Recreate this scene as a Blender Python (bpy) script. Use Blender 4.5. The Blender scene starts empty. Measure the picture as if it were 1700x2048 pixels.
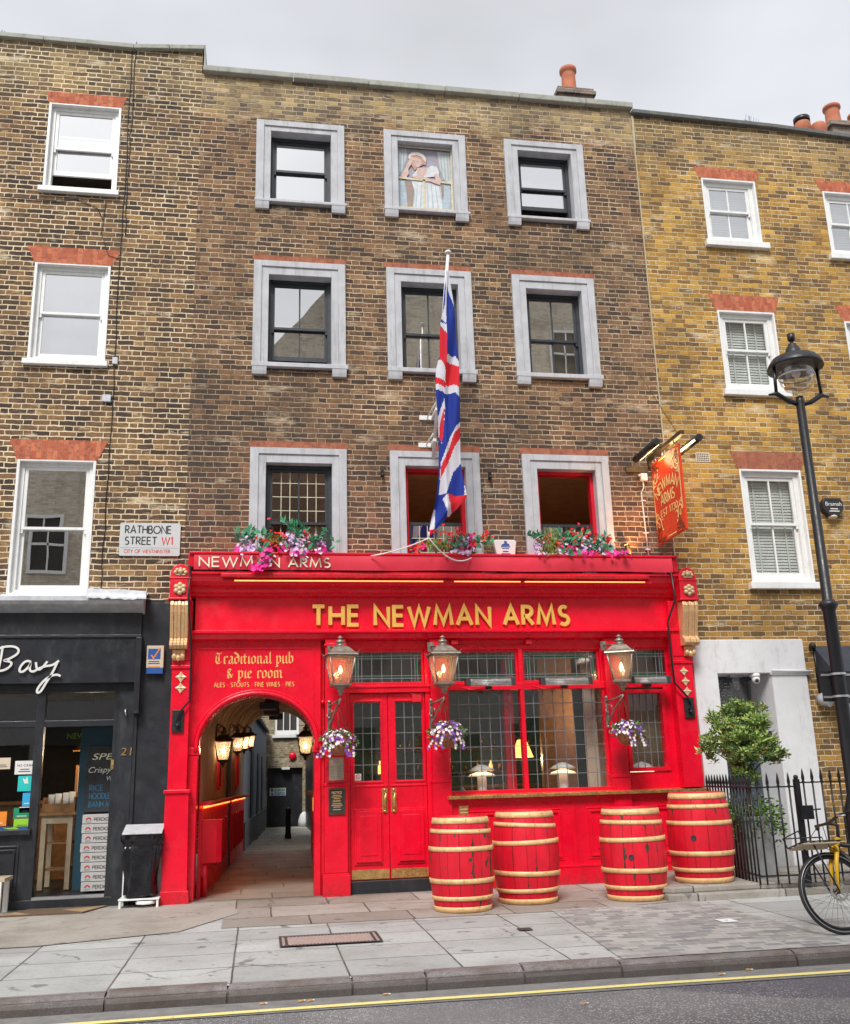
import bpy, bmesh, math, random
from mathutils import Vector, Matrix
random.seed(7)
PI = math.pi
SC = bpy.context.scene
COL = SC.collection

# ------------------------------------------------------------------ camera
PITCH, YAW, ROLL, FPX = .267308653, .170036634, -.0294412283, 1953.19379
CAMP = Vector((0.0, -12.8, 1.335))
_fw = Vector((math.sin(YAW)*math.cos(PITCH), math.cos(YAW)*math.cos(PITCH), math.sin(PITCH)))
_rt = Vector((math.cos(YAW), -math.sin(YAW), 0)); _up = _rt.cross(_fw)
_r = math.cos(ROLL)*_rt + math.sin(ROLL)*_up
_u = -math.sin(ROLL)*_rt + math.cos(ROLL)*_up
cam = bpy.data.cameras.new("camera"); cam.sensor_fit = 'VERTICAL'; cam.sensor_height = 36
cam.lens = FPX/2048*36; cam.clip_end = 500; cam.clip_start = .05
camo = bpy.data.objects.new("camera", cam); COL.objects.link(camo)
m = Matrix((_r, _u, -_fw)).transposed().to_4x4(); m.translation = CAMP
camo.matrix_world = m
SC.camera = camo

def at(px, py, Y=0.0):
    """measured photo position -> (x, z) on the vertical plane at depth Y"""
    d = _fw*FPX + _r*(px-850) - _u*(py-1024)
    t = (Y-CAMP.y)/d.y
    p = CAMP + d*t
    return (p.x, p.z)
def gz(y): return .0135*min(y, 0.0)

# ------------------------------------------------------------------ world, sun, exposure
W = bpy.data.worlds.new("World"); SC.world = W; W.use_nodes = True
SUN_EL, SUN_AZ = math.radians(50), math.atan2(-.36, -.93)
t = W.node_tree; t.nodes.clear()
sky = t.nodes.new('ShaderNodeTexSky'); sky.sky_type = 'NISHITA'; sky.sun_disc = False
sky.sun_elevation = SUN_EL; sky.sun_rotation = SUN_AZ; sky.dust_density = 4; sky.air_density = 1.5
bw = t.nodes.new('ShaderNodeHueSaturation'); bw.inputs['Saturation'].default_value = .10
tc = t.nodes.new('ShaderNodeTexCoord')
mp = t.nodes.new('ShaderNodeMapping'); mp.inputs['Scale'].default_value = (1, 1, 2.2)
nz = t.nodes.new('ShaderNodeTexNoise'); nz.inputs['Scale'].default_value = 1.7; nz.inputs['Detail'].default_value = 4
mr = t.nodes.new('ShaderNodeMapRange'); mr.inputs[1].default_value = .3; mr.inputs[2].default_value = .7
mr.inputs[3].default_value = .74; mr.inputs[4].default_value = 1.22
mx = t.nodes.new('ShaderNodeMix'); mx.data_type = 'RGBA'; mx.blend_type = 'MULTIPLY'; mx.inputs[0].default_value = 1
flat = t.nodes.new('ShaderNodeMix'); flat.data_type = 'RGBA'; flat.inputs[0].default_value = .82
flat.inputs[7].default_value = (4.55, 4.66, 4.98, 1)
bg = t.nodes.new('ShaderNodeBackground'); bg.inputs['Strength'].default_value = .088
wo = t.nodes.new('ShaderNodeOutputWorld')
L = t.links.new
L(sky.outputs[0], bw.inputs['Color']); L(bw.outputs[0], flat.inputs[6])
L(tc.outputs['Generated'], mp.inputs[0]); L(mp.outputs[0], nz.inputs['Vector']); L(nz.outputs[0], mr.inputs[0])
L(flat.outputs[2], mx.inputs[6]); L(mr.outputs[0], mx.inputs[7]); L(mx.outputs[2], bg.inputs['Color'])
L(bg.outputs[0], wo.inputs['Surface'])
sl = bpy.data.lights.new("sun", 'SUN'); sl.energy = 1.5; sl.angle = math.radians(18); sl.color = (1, .965, .92)
so = bpy.data.objects.new("sun", sl); COL.objects.link(so)
sd = Vector((math.sin(SUN_AZ)*math.cos(SUN_EL), math.cos(SUN_AZ)*math.cos(SUN_EL), math.sin(SUN_EL)))
so.rotation_euler = sd.to_track_quat('Z', 'Y').to_euler(); so.location = (-8, -20, 30)
SC.view_settings.view_transform = 'Standard'; SC.view_settings.look = 'None'
SC.view_settings.gamma = 1; SC.view_settings.exposure = 1.12
SC.cycles.max_bounces = 8; SC.cycles.transparent_max_bounces = 12
SC.cycles.use_denoising = True

# ------------------------------------------------------------------ material helpers
class T:
    def __init__(s, name):
        s.m = bpy.data.materials.new(name); s.m.use_nodes = True
        s.t = s.m.node_tree; s.n = s.t.nodes; s.l = s.t.links.new
        s.p = s.n['Principled BSDF']; s.out = s.n['Material Output']
        s.tc = s.n.new('ShaderNodeTexCoord'); s.obj = s.tc.outputs['Object']
    def put(s, node, sock, v):
        i = node.inputs[sock]
        if hasattr(v, 'is_linked') or isinstance(v, bpy.types.NodeSocket): s.l(v, i)
        else:
            if isinstance(v, (tuple, list)) and len(v) == 3 and i.type == 'RGBA': v = (*v, 1)
            i.default_value = v
    def math(s, op, a, b=0.0, c=0.0, clamp=False):
        n = s.n.new('ShaderNodeMath'); n.operation = op; n.use_clamp = clamp
        s.put(n, 0, a); s.put(n, 1, b); s.put(n, 2, c); return n.outputs[0]
    def rng(s, v, a, b, c=0.0, d=1.0, smooth=False):
        n = s.n.new('ShaderNodeMapRange'); n.clamp = True
        if smooth: n.interpolation_type = 'SMOOTHSTEP'
        for k, x in enumerate((v, a, b, c, d)): s.put(n, k, x)
        return n.outputs[0]
    def mix(s, f, a, b, mode='MIX'):
        n = s.n.new('ShaderNodeMix'); n.data_type = 'RGBA'; n.blend_type = mode
        s.put(n, 0, f); s.put(n, 6, a); s.put(n, 7, b); return n.outputs[2]
    def noise(s, scale, detail=3, rough=.55, vec=None, dist=0.0):
        n = s.n.new('ShaderNodeTexNoise')
        n.inputs['Scale'].default_value = scale; n.inputs['Detail'].default_value = detail
        n.inputs['Roughness'].default_value = rough; n.inputs['Distortion'].default_value = dist
        s.l(vec or s.obj, n.inputs['Vector']); return n.outputs[0]
    def scaled(s, sc, vec=None, rot=(0, 0, 0), loc=(0, 0, 0)):
        n = s.n.new('ShaderNodeMapping'); n.inputs['Scale'].default_value = sc
        n.inputs['Rotation'].default_value = rot; n.inputs['Location'].default_value = loc
        s.l(vec or s.obj, n.inputs[0]); return n.outputs[0]
    def xyz(s, vec=None):
        n = s.n.new('ShaderNodeSeparateXYZ'); s.l(vec or s.obj, n.inputs[0]); return n.outputs
    def vec(s, x, y, z):
        n = s.n.new('ShaderNodeCombineXYZ')
        for k, v in enumerate((x, y, z)): s.put(n, k, v)
        return n.outputs[0]
    def white(s, vec):
        n = s.n.new('ShaderNodeTexWhiteNoise'); n.noise_dimensions = '3D'; s.l(vec, n.inputs[0]); return n.outputs
    def ramp(s, v, stops, const=False):
        n = s.n.new('ShaderNodeValToRGB'); s.l(v, n.inputs[0]); r = n.color_ramp
        if const: r.interpolation = 'CONSTANT'
        while len(r.elements) > 1: r.elements.remove(r.elements[-1])
        r.elements[0].position, r.elements[0].color = stops[0][0], (*stops[0][1], 1)
        for p, c in stops[1:]:
            e = r.elements.new(p); e.color = (*c, 1)
        return n.outputs[0]
    def bump(s, h, dist=.004, strength=.6):
        n = s.n.new('ShaderNodeBump'); n.inputs['Distance'].default_value = dist
        n.inputs['Strength'].default_value = strength
        s.l(h, n.inputs['Height']); s.l(n.outputs[0], s.p.inputs['Normal'])
    def base(s, c, rough=.5, metal=0.0, spec=None):
        s.put(s.p, 'Base Color', c); s.put(s.p, 'Roughness', rough); s.put(s.p, 'Metallic', metal)
        if spec is not None: s.p.inputs['Specular IOR Level'].default_value = spec
        return s.m

def paint(name, c, rough=.45, metal=0.0, var=.12, scale=5.0, bump=.0015, bscale=40, spec=None, dirt=None, dirt_amt=.3, streak=.45, foot=None):
    s = T(name)
    lo = tuple(x*(1-var) for x in c); hi = tuple(min(1, x*(1+var)) for x in c)
    col = s.mix(s.rng(s.noise(scale, 5, .6), .3, .7), lo, hi)
    if dirt:
        col = s.mix(s.math('MULTIPLY', s.rng(s.noise(scale*2.3, 6, .68, s.scaled((1, 1, streak))), .52, .72), dirt_amt), col, dirt)
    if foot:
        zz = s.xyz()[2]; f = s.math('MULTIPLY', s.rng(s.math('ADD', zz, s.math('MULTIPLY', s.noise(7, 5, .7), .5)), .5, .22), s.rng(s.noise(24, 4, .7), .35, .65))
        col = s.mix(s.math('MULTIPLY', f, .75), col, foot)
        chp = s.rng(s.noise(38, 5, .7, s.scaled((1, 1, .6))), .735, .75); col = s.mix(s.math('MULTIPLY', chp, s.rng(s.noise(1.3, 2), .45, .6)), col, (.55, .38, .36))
    r = s.rng(s.noise(scale*3, 3), .3, .7, max(.02, rough-.1), rough+.12)
    if bump: s.bump(s.noise(bscale, 4, .6), bump, .5)
    return s.base(col, r, metal, spec)

def glow(name, c, strength):
    s = T(name); s.put(s.p, 'Base Color', c); s.put(s.p, 'Emission Color', c)
    s.p.inputs['Emission Strength'].default_value = strength; return s.m

def glass(name, refl=.08, edge=.5, tint=(1, 1, 1), rough=.0, wob=0.0):
    """thin pane: reflects by fresnel, otherwise lets light straight through"""
    s = T(name); s.n.remove(s.p)
    tr = s.n.new('ShaderNodeBsdfTransparent'); s.put(tr, 0, tint)
    gl = s.n.new('ShaderNodeBsdfGlossy'); gl.inputs['Roughness'].default_value = rough
    lw = s.n.new('ShaderNodeLayerWeight'); lw.inputs[0].default_value = .25
    f = s.rng(lw.outputs['Facing'], 0, 1, refl, edge)
    if wob:
        b = s.n.new('ShaderNodeBump'); b.inputs['Distance'].default_value = wob; b.inputs['Strength'].default_value = .4
        s.l(s.noise(1.6, 1), b.inputs['Height']); s.l(b.outputs[0], gl.inputs['Normal'])
    mxx = s.n.new('ShaderNodeMixShader'); s.l(f, mxx.inputs[0]); s.l(tr.outputs[0], mxx.inputs[1]); s.l(gl.outputs[0], mxx.inputs[2])
    s.l(mxx.outputs[0], s.out.inputs['Surface']); return s.m

def brick(name, stops, mortar, seed=0.0, mw=.011, soot=.55, zones=(), grime=(.05, .045, .04), grime_amt=.35, mdirt=.5, mvert=1.0, big_soot=.25):
    s = T(name)
    o = s.xyz(); wob = s.n.new('ShaderNodeTexNoise'); wob.inputs['Scale'].default_value = 9; wob.inputs['Detail'].default_value = 3
    s.l(s.obj, wob.inputs['Vector']); wc = s.xyz(wob.outputs['Color'])
    x = s.math('ADD', o[0], s.math('MULTIPLY', s.math('SUBTRACT', wc[0], .5), .03))
    z = s.math('ADD', o[2], s.math('MULTIPLY', s.math('SUBTRACT', wc[1], .5), .027))
    zr = s.math('DIVIDE', z, .075); row = s.math('FLOOR', zr); fz = s.math('FRACT', zr)
    jit = s.white(s.vec(row, seed, 3.3))[0]
    off = s.math('ADD', s.math('MULTIPLY', s.math('MODULO', s.math('ABSOLUTE', row), 2), .16875), s.math('MULTIPLY', jit, .05))
    u = s.math('DIVIDE', s.math('ADD', s.math('ADD', x, off), 40.0), .3375)
    per = s.math('FLOOR', u); fu = s.math('MULTIPLY', s.math('FRACT', u), .3375)
    isH = s.math('GREATER_THAN', fu, .225)
    loc = s.math('SUBTRACT', fu, s.math('MULTIPLY', isH, .225))
    ln = s.math('SUBTRACT', .225, s.math('MULTIPLY', isH, .1125))
    dx = s.math('DIVIDE', s.math('MINIMUM', loc, s.math('SUBTRACT', ln, loc)), mvert)
    dz = s.math('MULTIPLY', s.math('MINIMUM', fz, s.math('SUBTRACT', 1, fz)), .075)
    d = s.math('MINIMUM', dx, dz)
    mwv = s.math('MULTIPLY', s.rng(s.noise(3.1, 4, .6), .3, .7, .55, 1.35), mw*.5)
    d = s.math('SUBTRACT', s.math('ADD', d, s.math('MULTIPLY', s.math('SUBTRACT', s.noise(70, 3, .6), .5), .010)), mwv)
    msk = s.rng(d, -.003, .0035)           # 0 mortar, 1 brick
    bid = s.vec(row, s.math('ADD', s.math('MULTIPLY', per, 2), isH), seed)
    rnd = s.white(bid); r1 = rnd[0]; rc = s.xyz(rnd[1])
    big = s.noise(.75, 5, .66)
    v = s.math('ADD', s.math('MULTIPLY', s.math('POWER', r1, 1.1), .74), s.math('MULTIPLY', s.math('SUBTRACT', big, .5), 1.15))
    v = s.math('ADD', v, s.math('MULTIPLY', s.math('SUBTRACT', s.noise(27, 5, .68, s.scaled((.6, 1, 1.2))), .5), .8), 0, True)
    v = s.math('ADD', v, .12)
    col = s.ramp(v, stops)
    for (za, zb, zst, amt) in zones:
        zz = s.math('ADD', o[2], s.math('MULTIPLY', s.math('SUBTRACT', s.noise(1.2, 4), .5), 1.3))
        f = s.math('MULTIPLY', s.rng(zz, za, zb), amt)
        col = s.mix(f, col, s.ramp(v, zst))
    # soot that sits in the middle of each brick face
    blot = s.math('MULTIPLY', s.rng(s.noise(24, 5, .7, s.scaled((.5, 1, 1.3))), .40, .60), s.rng(rc[1], .05, .75))
    hi = s.math('MULTIPLY', s.rng(s.noise(31, 4, .7, s.scaled((.5, 1, 1.3), loc=(3, 1, 2))), .55, .7), s.rng(rc[0], .3, .9))
    col = s.mix(s.math('MULTIPLY', hi, .7), col, stops[-1][1])
    col = s.mix(s.math('MULTIPLY', blot, soot), col, grime)
    col = s.mix(s.math('MULTIPLY', s.rng(s.noise(.9, 6, .62, s.scaled((1, 1, .55))), .50, .72), grime_amt), col, grime)
    mcol = s.mix(s.rng(s.noise(1.3, 6, .7), .36, .64), mortar, (mortar[0]*mdirt, mortar[1]*mdirt*.93, mortar[2]*mdirt*.86))
    strk = s.math('MULTIPLY', s.rng(s.noise(2.2, 5, .62, s.scaled((1, 1, .16), loc=(seed, 0, 0))), .54, .72), grime_amt*.9)
    mcol = s.mix(strk, mcol, grime); col = s.mix(strk, col, grime)
    sootz = s.math('MULTIPLY', s.rng(s.noise(.42, 6, .68, s.scaled((1, 1, .8), loc=(seed*5, 0, seed))), .48, .66), big_soot)
    col = s.mix(sootz, col, grime); mcol = s.mix(s.math('MULTIPLY', sootz, .9), mcol, (.13, .105, .08))
    # patches of smeared pale mortar
    col = s.mix(s.math('MULTIPLY', s.rng(s.noise(2.4, 5, .7, s.scaled((.5, 1, 1.8))), .575, .70), .65), col, mortar)
    c = s.mix(msk, mcol, col)
    g = s.rng(s.noise(150, 2), .2, .8, .82, 1.16)
    c = s.mix(1.0, c, s.vec(g, g, g), 'MULTIPLY')
    s.bump(s.math('ADD', s.math('MULTIPLY', msk, .7), s.math('MULTIPLY', s.noise(60, 4), .5)), .009, .75)
    return s.base(c, .92, 0, .25)

# ------------------------------------------------------------------ mesh helpers
WL = {}
class MB:
    def __init__(s): s.b = bmesh.new(); s.mi = 0
    def v(s, p): return s.b.verts.new(p)
    def face(s, pts, mi=None, smooth=False):
        f = s.b.faces.new([s.b.verts.new(p) for p in pts]); f.material_index = s.mi if mi is None else mi; f.smooth = smooth; return f
    def box(s, x0, x1, y0, y1, z0, z1, mi=None):
        if x0 > x1: x0, x1 = x1, x0
        if y0 > y1: y0, y1 = y1, y0
        if z0 > z1: z0, z1 = z1, z0
        c = [(x, y, z) for z in (z0, z1) for y in (y0, y1) for x in (x0, x1)]
        vs = [s.b.verts.new(p) for p in c]
        for q in ((0, 2, 3, 1), (4, 5, 7, 6), (0, 1, 5, 4), (2, 6, 7, 3), (0, 4, 6, 2), (1, 3, 7, 5)):
            f = s.b.faces.new([vs[i] for i in q]); f.material_index = s.mi if mi is None else mi
        return s
    def obox(s, c, ax, ay, az, mi=None):
        """box from centre and three half-axis vectors"""
        c, ax, ay, az = Vector(c), Vector(ax), Vector(ay), Vector(az)
        vs = [s.b.verts.new(c+i*ax+j*ay+k*az) for k in (-1, 1) for j in (-1, 1) for i in (-1, 1)]
        for q in ((0, 2, 3, 1), (4, 5, 7, 6), (0, 1, 5, 4), (2, 6, 7, 3), (0, 4, 6, 2), (1, 3, 7, 5)):
            f = s.b.faces.new([vs[i] for i in q]); f.material_index = s.mi if mi is None else mi
        return s
    def prism(s, poly, axis, a, b, mi=None, smooth=False):
        """poly: 2-D outline; axis 'x': (y,z), 'y': (x,z), 'z': (x,y)"""
        def P(p, t): return {'x': (t, p[0], p[1]), 'y': (p[0], t, p[1]), 'z': (p[0], p[1], t)}[axis]
        A = [s.b.verts.new(P(p, a)) for p in poly]; B = [s.b.verts.new(P(p, b)) for p in poly]
        n = len(poly); fs = [s.b.faces.new(A), s.b.faces.new(B[::-1])]
        for i in range(n): 
            f = s.b.faces.new((A[i], B[i], B[(i+1) % n], A[(i+1) % n])); f.smooth = smooth; fs.append(f)
        for f in fs: f.material_index = s.mi if mi is None else mi
        return s
    def tube(s, pts, r, n=8, caps=True, mi=None):
        pts = [Vector(p) for p in pts]; R = r if isinstance(r, (list, tuple)) else [r]*len(pts)
        rings = []; prev = None
        for i, p in enumerate(pts):
            d = (pts[min(i+1, len(pts)-1)]-pts[max(i-1, 0)]).normalized()
            if prev is None:
                a = d.orthogonal().normalized()
            else:
                a = (prev-d*prev.dot(d))
                a = a.normalized() if a.length > 1e-6 else d.orthogonal().normalized()
            prev = a; b2 = d.cross(a)
            rings.append([s.b.verts.new(p+R[i]*(math.cos(2*PI*k/n)*a+math.sin(2*PI*k/n)*b2)) for k in range(n)])
        for i in range(len(rings)-1):
            for k in range(n):
                f = s.b.faces.new((rings[i][k], rings[i][(k+1) % n], rings[i+1][(k+1) % n], rings[i+1][k]))
                f.smooth = True; f.material_index = s.mi if mi is None else mi
        if caps:
            for rg in (rings[0][::-1], rings[-1]):
                f = s.b.faces.new(rg); f.material_index = s.mi if mi is None else mi
        return s
    def lathe(s, prof, c=(0, 0, 0), n=24, mi=None, smooth=True, phase=0.0, caps=True, sx=1.0, sy=1.0):
        """profile [(r,z)] about the vertical axis through c"""
        rings = []
        for r, z in prof:
            rings.append([s.b.verts.new((c[0]+sx*r*math.cos(phase+2*PI*k/n), c[1]+sy*r*math.sin(phase+2*PI*k/n), c[2]+z)) for k in range(n)])
        for i in range(len(rings)-1):
            for k in range(n):
                f = s.b.faces.new((rings[i][k], rings[i][(k+1) % n], rings[i+1][(k+1) % n], rings[i+1][k]))
                f.smooth = smooth; f.material_index = s.mi if mi is None else mi
        if caps:
            for rg, z in ((rings[0][::-1], 0), (rings[-1], 0)):
                f = s.b.faces.new(rg); f.material_index = s.mi if mi is None else mi
        return s
    def ball(s, c, r, n=12, mi=None, sz=1.0):
        m_ = max(5, n//2)
        prof = [(max(1e-4, r*math.sin(PI*i/m_)), -r*sz*math.cos(PI*i/m_)) for i in range(m_+1)]
        return s.lathe(prof, c, n, mi)
    def leaf(s, p, d, w, l, mi=None):
        p = Vector(p); d = Vector(d).normalized(); a = d.orthogonal().normalized()
        a = Matrix.Rotation(random.uniform(0, 2*PI), 3, d) @ a
        s.face((p, p+d*l*.5+a*w*.5, p+d*l, p+d*l*.5-a*w*.5), mi)
    def xf(s, M):
        bmesh.ops.transform(s.b, matrix=M, verts=s.b.verts); return s
    def build(s, name, mat, parent=None, bevel=0.0, fixn=True):
        if fixn and len(s.b.faces) < 30000: bmesh.ops.recalc_face_normals(s.b, faces=s.b.faces)
        if parent is not None and WL.get(parent.name):
            w = WL[parent.name]
            for v in s.b.verts: v.co -= w
        me = bpy.data.meshes.new(name); s.b.to_mesh(me); s.b.free()
        for mm in (mat if isinstance(mat, (list, tuple)) else [mat]): me.materials.append(mm)
        o = bpy.data.objects.new(name, me); COL.objects.link(o)
        if parent is not None: o.parent = parent; WL[o.name] = WL.get(parent.name)
        if bevel:
            md = o.modifiers.new("bevel", 'BEVEL'); md.width = bevel; md.segments = 2; md.limit_method = 'ANGLE'
        return o

def box(name, mat, parent, x0, x1, y0, y1, z0, z1, bevel=0.0): return MB().box(x0, x1, y0, y1, z0, z1).build(name, mat, parent, bevel)
def tag(o, label, cat, group=None):
    o['label'] = label; o['category'] = cat
    if group: o['group'] = group
    return o
def thing(name, label, cat, loc=(0, 0, 0), group=None):
    o = bpy.data.objects.new(name, None); COL.objects.link(o); o.location = loc; o.empty_display_size = .1
    WL[o.name] = Vector(loc); return tag(o, label, cat, group)
def struct(o, kind='structure'): o['kind'] = kind; return o
def inst(src, parent, loc, rotz=0.0):
    c = src.copy(); COL.objects.link(c); c.parent = parent; c.location = loc; c.rotation_euler = (0, 0, rotz)
    WL[c.name] = WL.get(parent.name); return c

# ------------------------------------------------------------------ lettering: every glyph is a set of pen strokes
def arc(cx, cy, rx, ry, a0, a1, n=10):
    return [(cx+rx*math.cos(math.radians(a0+(a1-a0)*i/n)), cy+ry*math.sin(math.radians(a0+(a1-a0)*i/n))) for i in range(n+1)]
G = {
 'A': (.78, [[(0, 0), (.39, 1), (.78, 0)], [(.15, .34), (.63, .34)]]),
 'B': (.56, [[(0, 0), (0, 1)], [(0, 1), (.28, 1)]+arc(.28, .76, .2, .24, 90, -90)+[(0, .52)], [(0, .52), (.3, .52)]+arc(.3, .26, .26, .26, 90, -90)+[(0, 0)]]),
 'C': (.78, [arc(.5, .5, .5, .5, 50, 310, 16)]),
 'D': (.78, [[(0, 0), (0, 1), (.25, 1)]+arc(.25, .5, .52, .5, 90, -90, 14)+[(0, 0)]]),
 'E': (.5, [[(.5, 1), (0, 1), (0, 0), (.5, 0)], [(0, .52), (.46, .52)]]),
 'F': (.46, [[(.46, 1), (0, 1), (0, 0)], [(0, .5), (.42, .5)]]),
 'G': (.86, [arc(.5, .5, .5, .5, 50, 340, 16)+[(.97, .46), (.55, .46)]]),
 'H': (.66, [[(0, 0), (0, 1)], [(.66, 0), (.66, 1)], [(0, .52), (.66, .52)]]),
 'I': (.02, [[(.01, 0), (.01, 1)]]),
 'J': (.3, [[(.3, 1), (.3, .2)]+arc(.15, .2, .15, .2, 0, -170, 6)]),
 'K': (.6, [[(0, 0), (0, 1)], [(.58, 1), (.03, .46)], [(.2, .6), (.6, 0)]]),
 'L': (.46, [[(0, 1), (0, 0), (.46, 0)]]),
 'M': (.92, [[(0, 0), (.12, 1), (.46, .1), (.8, 1), (.92, 0)]]),
 'N': (.7, [[(0, 0), (0, 1), (.7, 0), (.7, 1)]]),
 'O': (1.0, [arc(.5, .5, .5, .5, 90, 448, 24)]),
 'P': (.5, [[(0, 0), (0, 1), (.25, 1)]+arc(.25, .74, .25, .26, 90, -90)+[(0, .48)]]),
 'Q': (1.0, [arc(.5, .5, .5, .5, 90, 448, 24), [(.55, .3), (.95, -.05)]]),
 'R': (.56, [[(0, 0), (0, 1), (.25, 1)]+arc(.25, .74, .25, .26, 90, -90)+[(0, .48)], [(.2, .47), (.56, 0)]]),
 'S': (.52, [arc(.27, .75, .22, .25, 40, 270, 10)[:-1]+arc(.27, .25, .25, .25, 90, -140, 10)]),
 'T': (.62, [[(.31, 0), (.31, .96)], [(0, 1), (.62, 1)]]),
 'U': (.64, [[(0, 1), (0, .3)]+arc(.32, .3, .32, .3, 180, 360, 10)+[(.64, 1)]]),
 'V': (.74, [[(0, 1), (.37, 0), (.74, 1)]]),
 'W': (1.1, [[(0, 1), (.28, 0), (.55, .98), (.82, 0), (1.1, 1)]]),
 'X': (.66, [[(0, 1), (.66, 0)], [(0, 0), (.66, 1)]]),
 'Y': (.66, [[(0, 1), (.33, .46), (.66, 1)], [(.33, .44), (.33, 0)]]),
 'Z': (.62, [[(0, 1), (.6, 1), (0, 0), (.62, 0)]]),
 '0': (.6, [arc(.3, .5, .3, .5, 90, 448, 18)]),
 '1': (.3, [[(.02, .8), (.2, 1), (.2, 0)]]),
 '2': (.52, [arc(.26, .72, .25, .28, 165, -40, 10)+[(0, 0), (.54, 0)]]),
 '3': (.5, [arc(.23, .76, .22, .24, 150, -80, 9), arc(.23, .27, .26, .27, 85, -150, 10)]),
 '7': (.52, [[(0, 1), (.52, 1), (.16, 0)]]),
 '4': (.55, [[(.4, 0), (.4, 1), (0, .3), (.55, .3)]]),
 '.': (.12, [[(0, .42), (.12, .42)]]), ' ': (.3, []), '-': (.3, [[(0, .45), (.3, .45)]]),
 '&': (.7, [[(.7, 0), (.15, .75)]+arc(.3, .8, .16, .2, 180, 0, 6)+[(.1, .35)]+arc(.28, .22, .25, .22, 160, 350, 8)+[(.66, .45)]]),
}
def frame_wall(x, z, y):     # faces the street (-Y)
    return (Vector((x, y, z)), Vector((1, 0, 0)), Vector((0, 0, 1)), Vector((0, -1, 0)))
def stroke(mb, pts, w, fr, h, depth, mi=None):
    """one pen stroke with mitred corners, raised by h above the frame and 'depth' thick"""
    o, ux, uy, un = fr
    P = [Vector(p) for p in pts]
    Q = [P[0]]
    for p in P[1:]:
        if (p-Q[-1]).length > 1e-5: Q.append(p)
    P = Q; n = len(P)
    closed = n > 3 and (P[0]-P[-1]).length < w*.3
    Lf, Rt = [], []
    for i in range(n):
        a = (P[i]-P[i-1]).normalized() if i else None
        b = (P[i+1]-P[i]).normalized() if i < n-1 else None
        if a is None: a = b
        if b is None: b = a
        na, nb = Vector((-a.y, a.x)), Vector((-b.y, b.x)); mm = na+nb
        mm = mm.normalized() if mm.length > 1e-4 else na
        k = 1/max(.42, mm.dot(na)); off = mm*(w/2*k)
        Lf.append(P[i]+off); Rt.append(P[i]-off)
    def W3(p, hh): return o+ux*p.x+uy*p.y+un*hh
    vt = [[mb.b.verts.new(W3(p, hh)) for p in S] for S in (Lf, Rt) for hh in (h, h+depth)]
    l0, l1, r0, r1 = vt
    for i in range(n-1):
        for q in ((l1[i], l1[i+1], r1[i+1], r1[i]), (l0[i], l0[i+1], l1[i+1], l1[i]), (r0[i+1], r0[i], r1[i], r1[i+1])):
            f = mb.b.faces.new(q); f.material_index = mb.mi if mi is None else mi
    for i in (0, n-1):
        f = mb.b.faces.new((l0[i], l1[i], r1[i], r0[i])); f.material_index = mb.mi if mi is None else mi
def textw(s, size, sp): return sum((G[c][0]+sp)*size for c in s)-sp*size
def text(mb, s, fr, size, w, depth=.004, sp=.22, width=None, h=.0, mi=None, xs=1.0, path=None):
    """caps set in strokes; width: squeeze/stretch to this length"""
    W0 = textw(s, size, sp); k = xs if width is None else width/W0
    x = 0.0
    for c in s:
        gw, st = G[c]
        for j, pl in enumerate(st):
            pts = [((x+px*size)*k, py*size) for px, py in pl]
            if path: pts = [path(p) for p in pts]
            stroke(mb, pts, w, fr, h+.0006*j, depth, mi)
        x += (gw+sp)*size
    return W0*k
def bfont(mb, s, fr, size, depth=.003, h=0.0, width=None, mi=0, shear=0.0):
    cu = bpy.data.curves.new("t", 'FONT'); cu.body = s; cu.size = size; cu.extrude = depth/2; cu.shear = shear
    o = bpy.data.objects.new("t", cu); COL.objects.link(o); bpy.context.view_layer.update()
    me = bpy.data.meshes.new_from_object(o); xs = [v.co.x for v in me.vertices] or [0, 1]
    k = 1 if width is None else width/(max(xs)-min(xs))
    og, ux, uy, un = fr; vs = [mb.b.verts.new(og+ux*(v.co.x*k)+uy*v.co.y+un*(h+v.co.z+depth/2)) for v in me.vertices]
    for p in me.polygons:
        try:
            f = mb.b.faces.new([vs[i] for i in p.vertices]); f.material_index = mi
        except ValueError: pass
    bpy.data.objects.remove(o); bpy.data.meshes.remove(me); bpy.data.curves.remove(cu)
# ------------------------------------------------------------------ materials
DK, MD, BR, TN, OR, YL = (.045, .034, .030), (.115, .070, .047), (.225, .122, .066), (.345, .205, .105), (.36, .17, .06), (.46, .27, .075)
B_PUB = brick("brick_sooty", [(0, DK), (.25, MD), (.5, BR), (.72, (.29, .162, .085)), (.88, TN), (.97, (.52, .33, .14))], (.74, .59, .41), 1.7, .0125, .6,
              zones=[(6.6, 4.9, [(0, (.06, .045, .04)), (.3, (.13, .07, .05)), (.6, (.2, .1, .065)), (.85, (.28, .125, .08)), (1, (.38, .18, .10))], .85),
                     (10.9, 11.2, [(0, (.07, .065, .06)), (.3, (.3, .23, .14)), (.6, (.42, .33, .18)), (.8, (.5, .36, .14)), (1, (.60, .52, .36))], .85)], mdirt=.42, mvert=.72, big_soot=.62, grime_amt=.42)
B_LEFT = brick("brick_stock", [(0, DK), (.3, (.105, .067, .045)), (.55, (.205, .118, .064)), (.75, (.29, .168, .08)), (.9, (.38, .235, .10)), (1, (.48, .29, .1))], (.92, .78, .54), 4.1, .0145, .6,
               zones=[(10.9, 11.6, [(0, (.06, .05, .04)), (.35, (.22, .165, .09)), (.7, (.36, .28, .15)), (1, (.48, .37, .19))], .7)], mdirt=.6, mvert=.8)
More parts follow.
